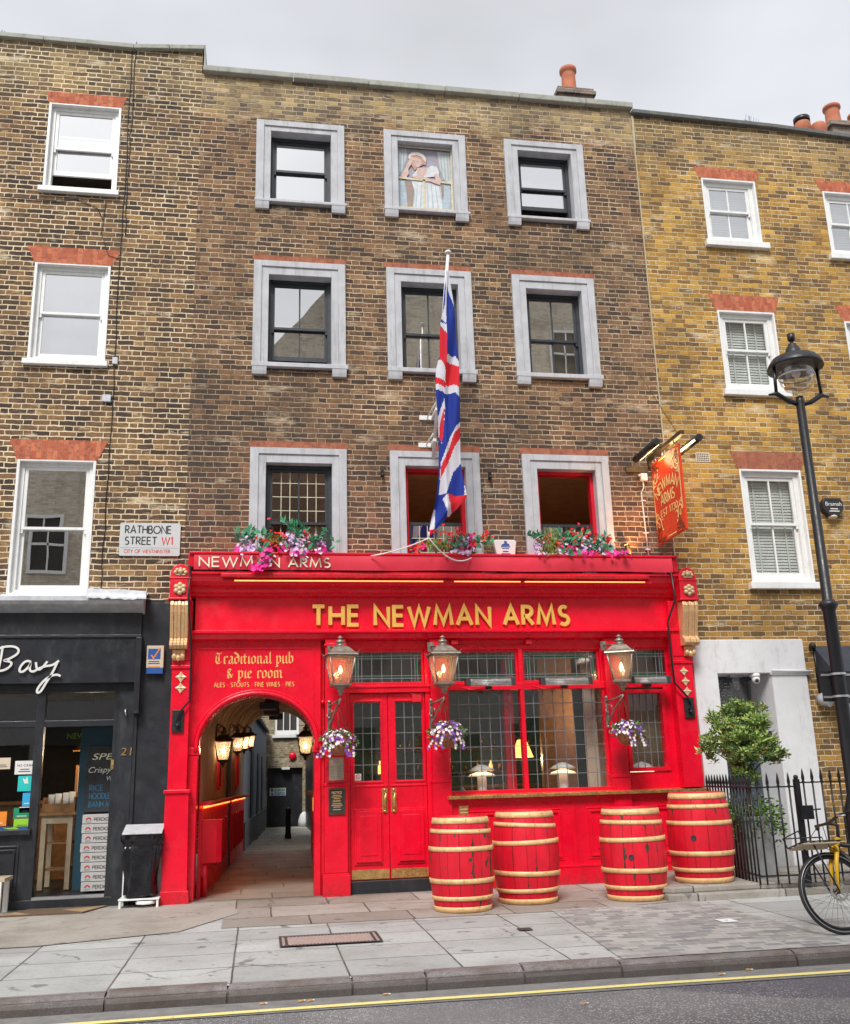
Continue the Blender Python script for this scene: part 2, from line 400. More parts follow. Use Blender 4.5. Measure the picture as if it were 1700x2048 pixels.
B_RIGHT = brick("brick_yellow", [(0, (.11, .072, .04)), (.2, (.27, .15, .05)), (.45, (.45, .245, .052)), (.7, (.58, .325, .055)), (.88, (.70, .42, .09)), (1, (.5, .27, .12))], (.84, .73, .52), 8.3, .0105, .42,
                zones=[(10.2, 11.5, [(0, (.06, .055, .05)), (.35, (.2, .145, .075)), (.7, (.3, .22, .12)), (1, (.38, .26, .14))], .85),
                       (4.6, 3.2, [(0, (.07, .05, .03)), (.4, (.25, .14, .045)), (1, (.42, .22, .07))], .7)], mdirt=.5, grime_amt=.28, mvert=.75)
B_ALLEY = brick("brick_pale", [(0, (.1, .085, .06)), (.4, (.33, .27, .17)), (.7, (.48, .4, .25)), (1, (.6, .5, .32))], (.5, .44, .33), 2.2, .02, .4, grime_amt=.5)
B_OPP = brick("brick_opposite", [(0, (.5, .42, .31)), (.5, (.72, .65, .52)), (1, (.78, .72, .6))], (.78, .73, .62), 6.6, .012, .1)
B_RED = brick("brick_soft_red", [(0, (.24, .08, .05)), (.5, (.36, .12, .07)), (1, (.42, .2, .12))], (.5, .42, .34), 6.1, .012, .2)
def gauged(name, lo, hi):
    s = T(name); o = s.xyz()
    a = s.math('MULTIPLY', o[0], 1/.068); a = s.math('ADD', a, s.math('MULTIPLY', s.math('SUBTRACT', s.noise(7, 2), .5), .25))
    r = s.white(s.vec(s.math('FLOOR', a), s.math('FLOOR', s.math('ADD', s.math('MULTIPLY', o[2], 9), s.math('MULTIPLY', s.white(s.vec(s.math('FLOOR', a), 1, 1))[0], 3))), 0))[0]
    f = s.math('FRACT', a); j = s.rng(s.math('MINIMUM', f, s.math('SUBTRACT', 1, f)), .02, .1)
    c = s.mix(r, lo, hi); c = s.mix(s.rng(s.noise(18, 4), .5, .75), c, (.16, .06, .04))
    c = s.mix(j, (.3, .15, .1), c); s.bump(s.noise(50, 4), .003); return s.base(c, .9)
M_ARCHBR = gauged("rubbed_red_brick", (.42, .1, .05), (.62, .2, .1))
M_ARCHBR2 = gauged("rubbed_brown_brick", (.3, .09, .05), (.42, .15, .08))
M_COPE = paint("coping_stone", (.36, .37, .33), .9, dirt=(.13, .15, .11), dirt_amt=.7, bump=.004)
M_COPED = paint("coping_dark", (.13, .135, .13), .9, dirt=(.3, .3, .28), dirt_amt=.4)
M_SURR = paint("grey_lilac_masonry_paint", (.50, .51, .54), .75, dirt=(.27, .26, .24), dirt_amt=.6, bump=.003, streak=.12)
M_WHITE = paint("white_gloss_paint", (.80, .81, .80), .4, var=.05, dirt=(.5, .48, .43), dirt_amt=.35)
M_DARKFR = paint("charcoal_window_paint", (.035, .042, .05), .4)
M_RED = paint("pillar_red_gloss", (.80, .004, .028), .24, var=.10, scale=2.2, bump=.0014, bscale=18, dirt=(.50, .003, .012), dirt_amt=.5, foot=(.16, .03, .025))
M_REDD = paint("pillar_red_worn", (.72, .006, .026), .4, var=.15, scale=3, bump=.002, bscale=30, dirt=(.25, .03, .02), dirt_amt=.55)
M_REDA = paint("awning_canvas_red", (.70, .025, .055), .6, var=.1, scale=1.4, bump=.006, bscale=6)
M_REDIN = paint("oxblood_paint", (.3, .012, .014), .45)
M_GOLD = paint("gilded_plaster", (.74, .47, .24), .36, .25, var=.16, scale=30, bump=.004, bscale=60, dirt=(.33, .15, .05), dirt_amt=.5)
M_GOLDL = paint("gold_leaf_letters", (.80, .47, .1), .4, .1, var=.06)
M_GOLDP = paint("gold_paint_lettering", (.80, .46, .14), .5, var=.08)
M_CREAML = paint("cream_lettering", (.84, .78, .58), .6, var=.03)
M_CREAMP = paint("pale_gold_petals", (.66, .50, .30), .5, .2, var=.1, bump=.002)
M_BRASS = paint("worn_brass", (.72, .5, .19), .3, .85, var=.25, scale=14, dirt=(.3, .17, .06), dirt_amt=.6)
M_IRON = paint("black_iron", (.010, .011, .014), .4, var=.2)
M_BLACKP = paint("black_plastic", (.02, .02, .023), .45)
M_LANT = paint("weathered_lantern_metal", (.34, .31, .26), .42, .75, var=.3, scale=18, bump=.002, dirt=(.12, .10, .08), dirt_amt=.75)
M_LANTD = paint("dark_bronze_metal", (.10, .07, .04), .45, .6, var=.3)
M_LEAD = paint("lead_cames", (.20, .21, .23), .55, .3)
M_LEADC = paint("cream_glazing_cames", (.62, .6, .42), .6)
M_BLACKSH = paint("black_shopfront_paint", (.019, .021, .027), .4, var=.3, scale=2, bump=.002, bscale=30, dirt=(.085, .09, .10), dirt_amt=.4)
M_ALU = paint("galvanised_metal", (.55, .56, .58), .38, .8, var=.12)
M_LEADSH = paint("lead_flashing", (.50, .52, .55), .5, .1, var=.2, scale=8, bump=.01, bscale=9)
M_RENDER = paint("pale_grey_render", (.73, .74, .76), .8, var=.04, dirt=(.44, .43, .41), dirt_amt=.4, bump=.003)
M_SLATEB = paint("slate_blue_paint", (.06, .075, .105), .4)
M_NAVY = paint("navy_canvas", (.03, .036, .052), .7)
M_SLATE = paint("roof_slate", (.09, .095, .11), .8)
M_TERRA = paint("terracotta_pot", (.48, .16, .085), .8, var=.18, bump=.003, dirt=(.25, .12, .08), dirt_amt=.5)
M_STACKB = brick("brick_stack", [(0, (.16, .13, .11)), (.5, (.27, .21, .17)), (1, (.34, .26, .2))], (.4, .35, .3), 3, .014)
M_FLAGST = None
M_TAN = paint("aged_tan_plaster", (.40, .29, .17), .8, var=.2, scale=3, dirt=(.17, .11, .07), dirt_amt=.6)
M_VAULT = paint("vault_boards", (.40, .30, .20), .6, var=.2, scale=3, dirt=(.14, .1, .07), dirt_amt=.5)
M_WOOD = paint("oiled_wood", (.33, .17, .07), .5, var=.3, scale=12)
M_WOODL = paint("pale_wood", (.50, .40, .27), .6, var=.15, scale=12)
M_GREENW = paint("bottle_green_wall", (.10, .20, .155), .6)
M_CURT = paint("cream_linen", (.62, .53, .40), .9, var=.1)
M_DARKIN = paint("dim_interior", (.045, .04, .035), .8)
M_TEAL = paint("teal_wall", (.008, .05, .08), .6)
M_GREYALL = paint("blue_grey_render", (.30, .36, .43), .8, dirt=(.2, .23, .27), dirt_amt=.4)
M_BAG = paint("bin_bag_plastic", (.010, .010, .013), .2, var=.2, bump=.012, bscale=14)
M_LEAF = paint("leaf_green", (.07, .17, .035), .5, var=.35, scale=9, bump=0)
M_LEAFY = paint("leaf_yellow_green", (.2, .3, .055), .5, var=.3, scale=9, bump=0)
M_LEAFB = paint("leaf_silk_teal", (.08, .33, .17), .5, var=.3, scale=9, bump=0)
M_FRED = paint("petal_red", (.74, .012, .014), .6, bump=0)
M_FLIL = paint("petal_lilac", (.72, .52, .80), .7, var=.25, scale=30, bump=0)
M_FMAG = paint("petal_magenta", (.80, .02, .30), .6, var=.2, bump=0)
M_FWHT = paint("petal_white_pink", (.84, .72, .75), .7, var=.2, scale=40, bump=0)
M_FPUR = paint("petal_purple", (.23, .06, .48), .7, var=.2, bump=0)
M_WICK = paint("wicker", (.34, .15, .07), .7, var=.4, scale=50, bump=.006, bscale=90)
M_BARK = paint("bark", (.12, .08, .05), .9, bump=.006)
M_SILVER = paint("polished_steel", (.7, .7, .7), .18, .95)
M_YEL = paint("yellow_bike_enamel", (.80, .46, .01), .3)
M_RUB = paint("tyre_rubber", (.02, .02, .022), .7)
M_PAPER = paint("printed_card", (.72, .71, .69), .7, var=.05)
M_INK = paint("dark_print", (.03, .03, .035), .7)
M_RINK = paint("red_print", (.55, .03, .03), .7)
M_BLUEP = paint("blue_print", (.02, .09, .34), .5)
M_ORANGEP = paint("orange_print", (.78, .24, .02), .5)
M_TEALP = paint("turquoise_print", (.02, .52, .5), .5)
M_CYANP = paint("sky_blue_print", (.03, .38, .7), .5)
M_LIMEP = paint("lime_print", (.3, .6, .03), .5)
M_GREENP = paint("sign_green", (.01, .25, .13), .5)
GL_UP = glass("upper_window_glass", .66, .88, wob=.0022)
GL_TOP = glass("sky_facing_glass", .85, .95, wob=.001)
GL_SHOP = glass("shop_glass", .12, .6, (.93, .96, .95), wob=.002)
GL_TRANS = glass("obscured_glass", .22, .6, (.75, .8, .8), .12, wob=.03)
GL_RIGHT = glass("blind_window_glass", .2, .6, wob=.002)
GL_CLEAR = glass("clear_lamp_glass", .10, .7)
def lampglass():
    s = T("old_lantern_glass"); s.n.remove(s.p)
    tr = s.n.new('ShaderNodeBsdfTransparent'); tl = s.n.new('ShaderNodeBsdfTranslucent'); s.put(tl, 0, (.95, .90, .80))
    s.put(tr, 0, (1, .93, .85)); gl = s.n.new('ShaderNodeBsdfGlossy'); gl.inputs['Roughness'].default_value = .05
    a = s.n.new('ShaderNodeMixShader'); a.inputs[0].default_value = .26; s.l(tr.outputs[0], a.inputs[1]); s.l(tl.outputs[0], a.inputs[2])
    b = s.n.new('ShaderNodeMixShader'); b.inputs[0].default_value = .12; s.l(a.outputs[0], b.inputs[1]); s.l(gl.outputs[0], b.inputs[2])
    s.l(b.outputs[0], s.out.inputs['Surface']); return s.m
GL_LAMP = lampglass()
E_BULB = glow("lit_filament", (1, .62, .25), 7)
E_FLAME = glow("lit_glow", (1, .62, .22), 7)
E_STRIP = glow("orange_neon", (1, .42, .12), .7)
E_TUBE = glow("lit_sign_tube", (1, .72, .28), 2.6)
E_AMBER = glow("amber_glow", (1, .42, .10), 1.6)
E_LED = glow("red_led", (1, .18, .03), 2.2)
E_SHADE = glow("lit_paper_shade", (1, .78, .5), .55)

# ------------------------------------------------------------------ ground
def paving(name, pw, pd, c1, c2, joint, jw=.012, ox=0.0, oy=0.0, stag=0.0, blot=(.2, .19, .17), blot_amt=.5, rough=.8, sets=False, stains=True):
    s = T(name); o = s.xyz()
    wx = s.math('MULTIPLY', s.math('SUBTRACT', s.noise(3, 3), .5), .05 if sets else .012)
    y = s.math('ADD', s.math('DIVIDE', s.math('ADD', s.math('ADD', o[1], oy), wx), pd), 60.0); r = s.math('FLOOR', y); fy = s.math('FRACT', y)
    rj = s.white(s.vec(r, 5.5, 1))[0]
    x = s.math('ADD', s.math('DIVIDE', s.math('ADD', s.math('ADD', o[0], ox), wx), pw), s.math('ADD', s.math('MULTIPLY', r, stag), s.math('MULTIPLY', rj, .25 if sets else 0.0)))
    x = s.math('ADD', x, 60.0); cx = s.math('FLOOR', x); fx = s.math('FRACT', x)
    d = s.math('MINIMUM', s.math('MULTIPLY', s.math('MINIMUM', fx, s.math('SUBTRACT', 1, fx)), pw), s.math('MULTIPLY', s.math('MINIMUM', fy, s.math('SUBTRACT', 1, fy)), pd))
    msk = s.rng(d, jw*.3, jw*.75)
    rr = s.white(s.vec(cx, r, 2.7))[0]
    c = s.mix(rr, c1, c2)
    c = s.mix(s.math('MULTIPLY', s.rng(s.noise(1.1, 6, .65), .45, .7), blot_amt), c, blot)
    cr = s.n.new('ShaderNodeTexVoronoi'); cr.feature = 'DISTANCE_TO_EDGE'; cr.inputs['Scale'].default_value = .62
    s.l(s.vec(s.math('ADD', o[0], s.math('MULTIPLY', s.noise(4, 4), .35)), s.math('ADD', o[1], s.math('MULTIPLY', s.noise(5, 4), .3)), 0), cr.inputs['Vector'])
    c = s.mix(s.math('MULTIPLY', s.math('MULTIPLY', s.rng(cr.outputs['Distance'], .012, .004), s.rng(s.noise(.8, 2), .5, .56)), .0 if sets else .65), c, (.09, .085, .08))
    c = s.mix(s.math('MULTIPLY', s.rng(s.noise(26, 5, .7), .5, .8), .45), c, tuple(v*.6 for v in blot))
    if stains: c = s.mix(s.math('MULTIPLY', s.rng(s.noise(5.2, 2, .4), .69, .72), .6), c, (.08, .08, .085))
    c = s.mix(s.math('MULTIPLY', s.rng(s.noise(13, 2, .4), .75, .77), .5), c, (.07, .07, .07))
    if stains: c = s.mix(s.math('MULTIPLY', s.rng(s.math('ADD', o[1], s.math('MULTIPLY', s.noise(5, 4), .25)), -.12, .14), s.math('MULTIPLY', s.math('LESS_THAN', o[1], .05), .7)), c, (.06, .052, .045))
    g = s.rng(s.noise(260, 2), .25, .75, .82, 1.15); c = s.mix(1, c, s.vec(g, g, g), 'MULTIPLY')
    c = s.mix(msk, s.mix(s.rng(s.noise(2.5, 3), .4, .6), joint, tuple(v*.5 for v in joint)), c)
    s.bump(s.math('ADD', s.math('MULTIPLY', msk, 1.0), s.math('MULTIPLY', s.noise(70, 4), .35)), .006, .7)
    return s.base(c, s.rng(s.noise(2, 4), .3, .7, rough-.18, rough+.1), 0, .35)
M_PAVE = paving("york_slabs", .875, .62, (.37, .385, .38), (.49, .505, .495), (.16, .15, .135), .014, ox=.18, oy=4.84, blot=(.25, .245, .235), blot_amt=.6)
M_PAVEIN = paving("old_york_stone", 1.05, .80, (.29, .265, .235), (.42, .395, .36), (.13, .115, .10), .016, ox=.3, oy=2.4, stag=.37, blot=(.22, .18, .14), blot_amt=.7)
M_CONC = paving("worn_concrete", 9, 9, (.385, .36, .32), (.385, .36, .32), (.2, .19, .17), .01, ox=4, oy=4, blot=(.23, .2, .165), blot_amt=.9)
M_SETT = paving("granite_setts", .17, .115, (.20, .21, .225), (.46, .45, .435), (.44, .43, .40), .024, stag=.5, blot=(.30, .29, .275), blot_amt=.4, sets=True)
M_PASS = paving("passage_flags", .95, .62, (.26, .22, .18), (.34, .29, .24), (.09, .08, .07), .012, ox=.2, stag=.41, blot=(.17, .14, .11), blot_amt=.6, rough=.5)
M_COBB = paving("court_cobbles", .2, .14, (.36, .35, .33), (.52, .5, .47), (.25, .24, .22), .03, stag=.5, sets=True)
def asphalt():
    s = T("asphalt"); c = s.mix(s.rng(s.noise(.7, 5, .6), .35, .65), (.15, .147, .158), (.25, .245, .25))
    c = s.mix(s.rng(s.noise(.45, 2, .3, s.scaled((.4, 1, 1))), .52, .54), c, (.125, .12, .142))
    v = s.n.new('ShaderNodeTexVoronoi'); v.inputs['Scale'].default_value = 62; s.l(s.obj, v.inputs['Vector'])
    r = s.xyz(v.outputs['Color'])[0]
    chip = s.math('MULTIPLY', s.math('MULTIPLY', s.math('GREATER_THAN', r, .55), s.rng(v.outputs['Distance'], .5, .25)), s.rng(s.noise(1.1, 3), .36, .56, .35, 1))
    c = s.mix(chip, c, (.56, .53, .52)); c = s.mix(s.rng(s.noise(90, 3), .55, .8), c, (.03, .03, .034))
    s.bump(s.noise(110, 4, .7), .008, .8); return s.base(c, .85, 0, .3)
M_ASPH = asphalt()
M_GUTT = paint("gutter_asphalt", (.22, .215, .21), .85, var=.2, scale=6, bump=.005, bscale=90, dirt=(.1, .1, .1), dirt_amt=.5)
def kerbstone():
    s = T("granite_kerb"); o = s.xyz()
    c = s.mix(s.rng(s.noise(120, 3), .35, .65), (.15, .135, .13), (.32, .30, .305))
    c = s.mix(s.rng(s.noise(3, 5), .4, .7), c, (.14, .11, .095))
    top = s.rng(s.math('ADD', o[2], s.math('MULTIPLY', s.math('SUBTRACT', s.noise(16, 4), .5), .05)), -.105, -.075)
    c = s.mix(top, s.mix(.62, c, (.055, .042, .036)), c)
    c = s.mix(s.rng(s.noise(14, 5, .7), .5, .7), c, (.12, .105, .10))
    s.bump(s.noise(80, 4), .006); return s.base(c, .62, 0, .4)
M_KERB = kerbstone()
def yellowline():
    s = T("road_line_yellow"); c = s.mix(s.rng(s.noise(30, 5, .7), .58, .68), (.86, .76, .28), (.36, .33, .23))
    s.bump(s.noise(60, 3), .004); return s.base(c, .7)
M_LINE = yellowline()

def sheet(name, mat, pts, lift=0.0, nx=1):
    mb = MB(); mb.face([(x, y, (gz(y) if y <= 0 else 0)+lift) for x, y in pts]); return struct(mb.build(name, mat, fixn=False))
KY = -4.86                                        # kerb line
sheet("ground", M_ASPH, [(-90, -90), (90, -90), (90, KY-.12), (-90, KY-.12)], -.112)
mbg = MB(); mbg.face([(-90, 0, -.25), (90, 0, -.25), (90, 120, -.25), (-90, 120, -.25)]); struct(mbg.build("terrain", M_CONC, fixn=False))
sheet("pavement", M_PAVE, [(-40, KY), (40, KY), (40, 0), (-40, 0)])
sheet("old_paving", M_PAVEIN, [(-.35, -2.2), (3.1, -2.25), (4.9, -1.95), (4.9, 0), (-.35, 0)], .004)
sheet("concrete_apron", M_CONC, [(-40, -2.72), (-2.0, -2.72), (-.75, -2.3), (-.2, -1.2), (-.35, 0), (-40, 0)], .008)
sheet("setts", M_SETT, [(2.82, KY), (4.85, KY), (4.78, -2.1), (3.05, -2.15)], .006)
# gutter and yellow line
sheet("gutter", M_GUTT, [(-40, -5.36), (40, -5.36), (40, KY-.12), (-40, KY-.12)], -.106)
mbl = MB(); xs = [-30+i*.25 for i in range(260)]
for i in range(len(xs)-1):
    def yy(x): return -5.30+.012*math.sin(x*1.3)+.02*math.sin(x*.53+1)+(.05*max(0, min(1, (x-1.8)/1.2)))
    a, b = xs[i], xs[i+1]
    mbl.face([(a, yy(a)-.04, gz(yy(a))-.102), (b, yy(b)-.04, gz(yy(b))-.102), (b, yy(b)+.04, gz(yy(b))-.102), (a, yy(a)+.04, gz(yy(a))-.102)])
struct(mbl.build("road_marking", M_LINE, fixn=False))
mbk = MB(); kx = [-12, -10.6, -9.2, -7.9, -6.5, -5.2, -4.1, -2.9, -2.0, -1.05, -.2, .7, 1.25, 2.0, 2.77, 4.22, 5.3, 6.6, 7.9, 9.4, 11, 13, 16]
for a, b in zip(kx, kx[1:]):
    j = random.uniform(-.008, .008)
    prof = [(KY-.13, -.25), (KY+.07, -.25), (KY+.07, gz(KY)+.006+j), (KY-.05, gz(KY)+.006+j), (KY-.085, gz(KY)-.004+j), (KY-.115, gz(KY)-.03), (KY-.13, gz(KY)-.06)]
    mbk.prism([(p[0]+j*.6, p[1]) for p in prof], 'x', a+.008, b-.008)
mbk.box(-12, 16, KY-.115, KY+.06, -.25, gz(KY)-.022)
struct(mbk.build("kerb", M_KERB))
# passage floor and the court behind
mb = MB(); mb.face([(-.95, -.02, .003), (.9, -.02, .003), (1.5, 13.2, .003), (-.6, 13.2, .003)]); struct(mb.build("passage_floor", M_PASS, fixn=False))
mb = MB(); mb.face([(-4, 13.2, -.07), (9, 13.2, -.07), (9, 22, -.06), (-4, 22, -.06)]); mb.face([(-.6, 13.2, -.07), (1.5, 13.2, -.07), (1.5, 13.2, .003), (-.6, 13.2, .003)])
struct(mb.build("court_ground", M_COBB, fixn=False))
mb = MB(); mb.box(-.3, 3, 20.7, 20.8, -.06, -.052); struct(mb.build("court_marking", M_LINE))

# ------------------------------------------------------------------ walls with openings
def wall(name, mat, parent, x0, x1, z0, ztop, ops, y=0.0, dep=.14, xc=()):
    mb = MB(); X = sorted({x0, x1, *xc, *[o[0] for o in ops], *[o[1] for o in ops]})
    zmax = min(ztop(x) for x in X)-.02
    Z = sorted({z0, zmax, *[o[2] for o in ops], *[o[3] for o in ops]})
    cache = {}
    def v(i, k):
        if (i, k) not in cache: cache[(i, k)] = mb.b.verts.new((X[i], y, ztop(X[i]) if k == len(Z) else Z[k]))
        return cache[(i, k)]
    for i in range(len(X)-1):
        for k in range(len(Z)):
            cx = (X[i]+X[i+1])/2; cz = (Z[k]+Z[k+1])/2 if k < len(Z)-1 else 1e9
            if any(o[0] < cx < o[1] and o[2] < cz < o[3] for o in ops): continue
            mb.b.faces.new((v(i, k), v(i+1, k), v(i+1, k+1), v(i, k+1)))
    for a, b, c, d in ops:
        for q in (((a, c), (a, d)), ((b, d), (b, c)), ((a, d), (b, d)), ((b, c), (a, c))):
            (p, r), (p2, r2) = q; mb.face([(p, y, r), (p2, y, r2), (p2, y+dep, r2), (p, y+dep, r)])
    return mb.build(name, mat, parent, fixn=False)

def pane(name, mat, parent, x0, x1, z0, z1, y, tilt=.006):
    a, b = random.uniform(-tilt, tilt), random.uniform(-tilt, tilt); w, h = (x1-x0)/2, (z1-z0)/2
    mb = MB(); mb.face([(x0, y-a*w-b*h, z0), (x1, y+a*w-b*h, z0), (x1, y+a*w+b*h, z1), (x0, y-a*w+b*h, z1)])
    return mb.build(name, mat, parent, fixn=False)
def ringbox(mb, x0, x1, z0, z1, w, y0, y1, wb=None, wt=None):
    wb = w if wb is None else wb; wt = w if wt is None else wt
    mb.box(x0, x0+w, y0, y1, z0, z1).box(x1-w, x1, y0, y1, z0, z1)
    mb.box(x0+w, x1-w, y0+.001, y1, z1-wt, z1).box(x0+w, x1-w, y0+.001, y1, z0, z0+wb)

def sash_window(par, x0, x1, z0, z1, y, fr, gl, mid=None, vb=0, drop=0.0, raise_=0.0, fw=.045, sw=.04, lead=None, rows=0, backing=None, horns=True):
    """box sash: outer frame, upper sash in front, lower sash behind it"""
    mid = (z0+z1)/2 if mid is None else mid
    f = MB(); ringbox(f, x0, x1, z0, z1, fw, y, y+.11); f.build("sash_frame", fr, par)
    a, b, c, d = x0+fw+.001, x1-fw-.001, z0+fw+.001, z1-fw-.001
    for k, (lo, hi, yy) in enumerate(((mid-drop, d-drop, y+.02), (c+raise_, mid+.03+raise_, y+.058))):
        lo_, hi_ = lo, hi
        if k == 0 and drop: lo_ = max(lo, c+.02)
        s = MB(); ringbox(s, a, b, lo_, hi_, sw, yy, yy+.034, wb=(.035 if k == 0 else sw+.025), wt=(.03 if k else sw))
        for q in range(vb):
            xv = a+sw+(b-a-2*sw)*(q+1)/(vb+1); s.box(xv-.011, xv+.011, yy+.004, yy+.03, lo_+.034, hi_-.029)
        if horns and k == 0:
            for sx in (a, b-.03): s.box(sx, sx+.03, yy+.003, yy+.03, lo_-.05, lo_)
        s.build("sash", fr, par)
        pane("pane", gl, par, a+sw-.004, b-sw+.004, lo_+.03, hi_-.025, yy+.018)
        if lead:
            g = MB(); n = 5 if vb else 6; w = b-a-2*sw
            for q in range(1, n+1):
                xv = a+sw+w*q/(n+1)
                if vb and q == 3: continue
                g.box(xv-.005, xv+.005, yy+.008, yy+.016, lo_+.035, hi_-.03)
            rr = max(2, round((hi_-lo_)/.185))
            for q in range(1, rr):
                zv = lo_+(hi_-lo_)*q/rr; g.box(a+sw, b-sw, yy+.0085, yy+.0155, zv-.005, zv+.005)
            g.build("lead_cames", lead, par)
# ------------------------------------------------------------------ opposite side of the street (seen in the glass)
opp = thing("facing_building", "pale brick terrace across the road mirrored in the upper window panes", "building", (1, -17.2, 0))
mb = MB(); mb.box(-16, -3.5, -17.6, -17.2, -.3, 12.0).box(5.2, 18, -17.6, -17.2, -.3, 18.2); mb.build("wall", B_OPP, opp)
mb = MB(); mb.prism([(-3.5, -.3), (5.2, -.3), (5.2, 18.2), (2.6, 18.2), (-.4, 14.4), (-3.5, 12.6)], 'y', -17.6, -17.18); mb.build("gable_wall", B_OPP, opp)
mb = MB(); mb.box(-16, 18, -22, -17.61, 10.3, 10.8); mb.build("roof", M_SLATE, opp)
MB().box(-16, 18, -17.19, -17.05, -.3, 3.9).build("ground_floor", M_RENDER, opp)
for x0_, x1_, z0_, z1_ in ((-12, -9, .6, 3), (-7.5, -6.4, 0, 2.6), (-5, -2.5, .7, 3.1), (-1.2, -.2, 0, 2.5), (1.2, 3.4, .8, 3.0), (5.2, 6.4, 0, 2.7), (7.4, 9.2, .8, 3.0), (11, 14, .5, 3.2)): MB().box(x0_, x1_, -17.04, -17.02, z0_, z1_).build("shop_opening", M_GREENW if x0_ > 0 else M_DARKIN, opp)
for i in range(9):
    for z in (4.4, 7.6, 10.8, 14.6):
        if z > 10.5 and i < 5: continue
        x = -14+i*3.4; w = MB(); ringbox(w, x, x+1.15, z, z+1.9, .1, -17.22, -17.1); w.box(x+.1, x+1.05, -17.15, -17.13, z+.9, z+.97); w.box(x+.55, x+.6, -17.151, -17.13, z+.1, z+1.8)
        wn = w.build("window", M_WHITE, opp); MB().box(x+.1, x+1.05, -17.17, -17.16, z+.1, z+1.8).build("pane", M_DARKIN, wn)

# ------------------------------------------------------------------ the public house
pub = thing("pub_building", "dark brick four storey public house with a bright red ground floor front", "building", (2.4, 0, 0))
PW = [(-.19, 1.12), (1.72, 2.99), (3.61, 4.89)]
ROWS = [(9.56, 10.95, 10.78, 9.6), (6.95, 8.60, 8.39, 7.01), (4.0, 5.76, 5.55, 4.06)]
ops = []
for x0, x1 in PW:
    for zb, zt, ot, ob in ROWS: ops.append((x0+.09, x1-.08, ob-.08, ot+.08))
wall("brick_wall", B_PUB, pub, -1.015, 5.77, 3.6, lambda x: 11.70, ops, dep=.26)
mb = MB(); n = 0
cx = [-1.0, .35, 1.5, 2.7, 3.9, 5.0, 5.79]
for a, b in zip(cx, cx[1:]): mb.box(a+.004, b-.004, -.09, .35, 11.70+.003*n, 11.80+.003*n); n = 1-n
mb.build("coping", M_COPE, pub, bevel=.012)
MB().box(-1.0, 5.77, .02, .33, 11.2, 11.70).box(-.98, -.55, .36, .7, 11.2, 11.98).build("parapet", B_PUB, pub)
MB().box(-1.0, 5.77, .3, 9.0, 11.1, 11.2).build("roof", M_SLATE, pub)
MB().box(-1.0, 5.77, 8.7, 9.0, 2.95, 11.1).box(1.2, 5.77, 8.7, 9.0, -.05, 2.95).build("back_wall", B_ALLEY, pub)
MB().box(-1.014, -.995, .2, 9, 3.2, 11.15).box(5.75, 5.768, .2, 9, 0, 11.15).build("party_wall", B_STACK if False else M_STACKB, pub)
# red brick course showing above the window heads
for x0, x1 in PW:
    for zt in (5.78, 8.62):
        MB().box(x0-.02, x1+.02, -.006, .02, zt-.003, zt+.085).build("soldier_course", M_ARCHBR2, pub)

def architrave(x0, x1, zb, zt, ot, ob, sill=True):
    mb = MB(); a, b = x0+.215, x1-.2; iw = .10
    # outer band, inner band set back 16 mm, then the reveal lining
    mb.box(x0, x0+.115, -.05, .02, zb, zt).box(x1-.105, x1, -.05, .02, zb, zt).box(x0+.115, x1-.105, -.049, .02, zt-.09, zt)
    mb.box(x0+.115, a, -.03, .26, ob, zt-.09).box(b, x1-.105, -.03, .26, ob, zt-.09).box(a, b, -.029, .26, ot, zt-.09)
    w = mb.build("window", M_SURR, pub, bevel=.004)
    if sill:
        s = MB(); s.box(x0-.01, x1+.03, -.075, .26, zb-.005, ob); s.build("sill", M_SURR, w, bevel=.006)
        for bx in (x0+.0, x1-.195):
            c = MB(); c.prism([(-.07, zb-.006), (.01, zb-.006), (.01, zb-.115), (-.05, zb-.115), (-.062, zb-.07)], 'x', bx, bx+.2); c.build("sill_bracket", M_SURR, w)
    return w, a, b
for r, (zb, zt, ot, ob) in enumerate(ROWS):
    for k, (x0, x1) in enumerate(PW):
        w, a, b = architrave(x0, x1, zb, zt, ot, ob, r < 2)
        y = .14
        if r == 0 and k == 1:
            continue
        if r == 0: sash_window(w, a, b, ob, ot, y, M_DARKFR, GL_TOP, mid=(ob+ot)/2+.02, raise_=(.0 if k == 0 else .22), fw=.05)
        elif r == 1: sash_window(w, a, b, ob, ot, y, M_DARKFR, GL_UP, mid=7.62, vb=1, raise_=.09 if k == 0 else 0, fw=.05)
        elif k == 0: sash_window(w, a, b, ob, ot, y-.04, M_DARKFR, GL_SHOP, mid=4.72, vb=1, lead=M_LEADC, fw=.05)
        else:
            # upper sash dropped right down: only the lower half is glazed, the red frame shows
            f = MB(); ringbox(f, a, b, ob, ot, .05, y-.04, y+.08); f.build("sash_frame", M_REDD, w)
            s = MB(); ringbox(s, a+.051, b-.051, ob+.05, 4.78, .04, y, y+.034)
            s.box((a+b)/2-.012, (a+b)/2+.012, y+.004, y+.03, ob+.09, 4.74); s.build("sash", M_DARKFR, w)
            g = MB()
            for q in range(1, 6):
                if q == 3: continue
                xv = a+.09+(b-a-.18)*q/6; g.box(xv-.005, xv+.005, y+.008, y+.016, ob+.09, 4.74)
            for q in (1, 2): g.box(a+.09, b-.09, y+.0085, y+.0155, ob+.09+.2*q, ob+.1+.2*q)
            g.build("lead_cames", M_LEADC, w); pane("pane", GL_UP, w, a+.088, b-.088, ob+.088, 4.742, y+.018)
# blinds behind the middle floor panes
for x0, x1, z0, z1 in ((1.98, 2.75, 7.02, 8.36), (3.85, 4.65, 7.02, 7.9)):
    MB().box(x0, x1, .36, .365, z0, z1).build("roller_blind", M_CURT, pub)
MB().box(.1, .9, .36, .365, 10.3, 10.75).build("roller_blind", M_WHITE, pub)
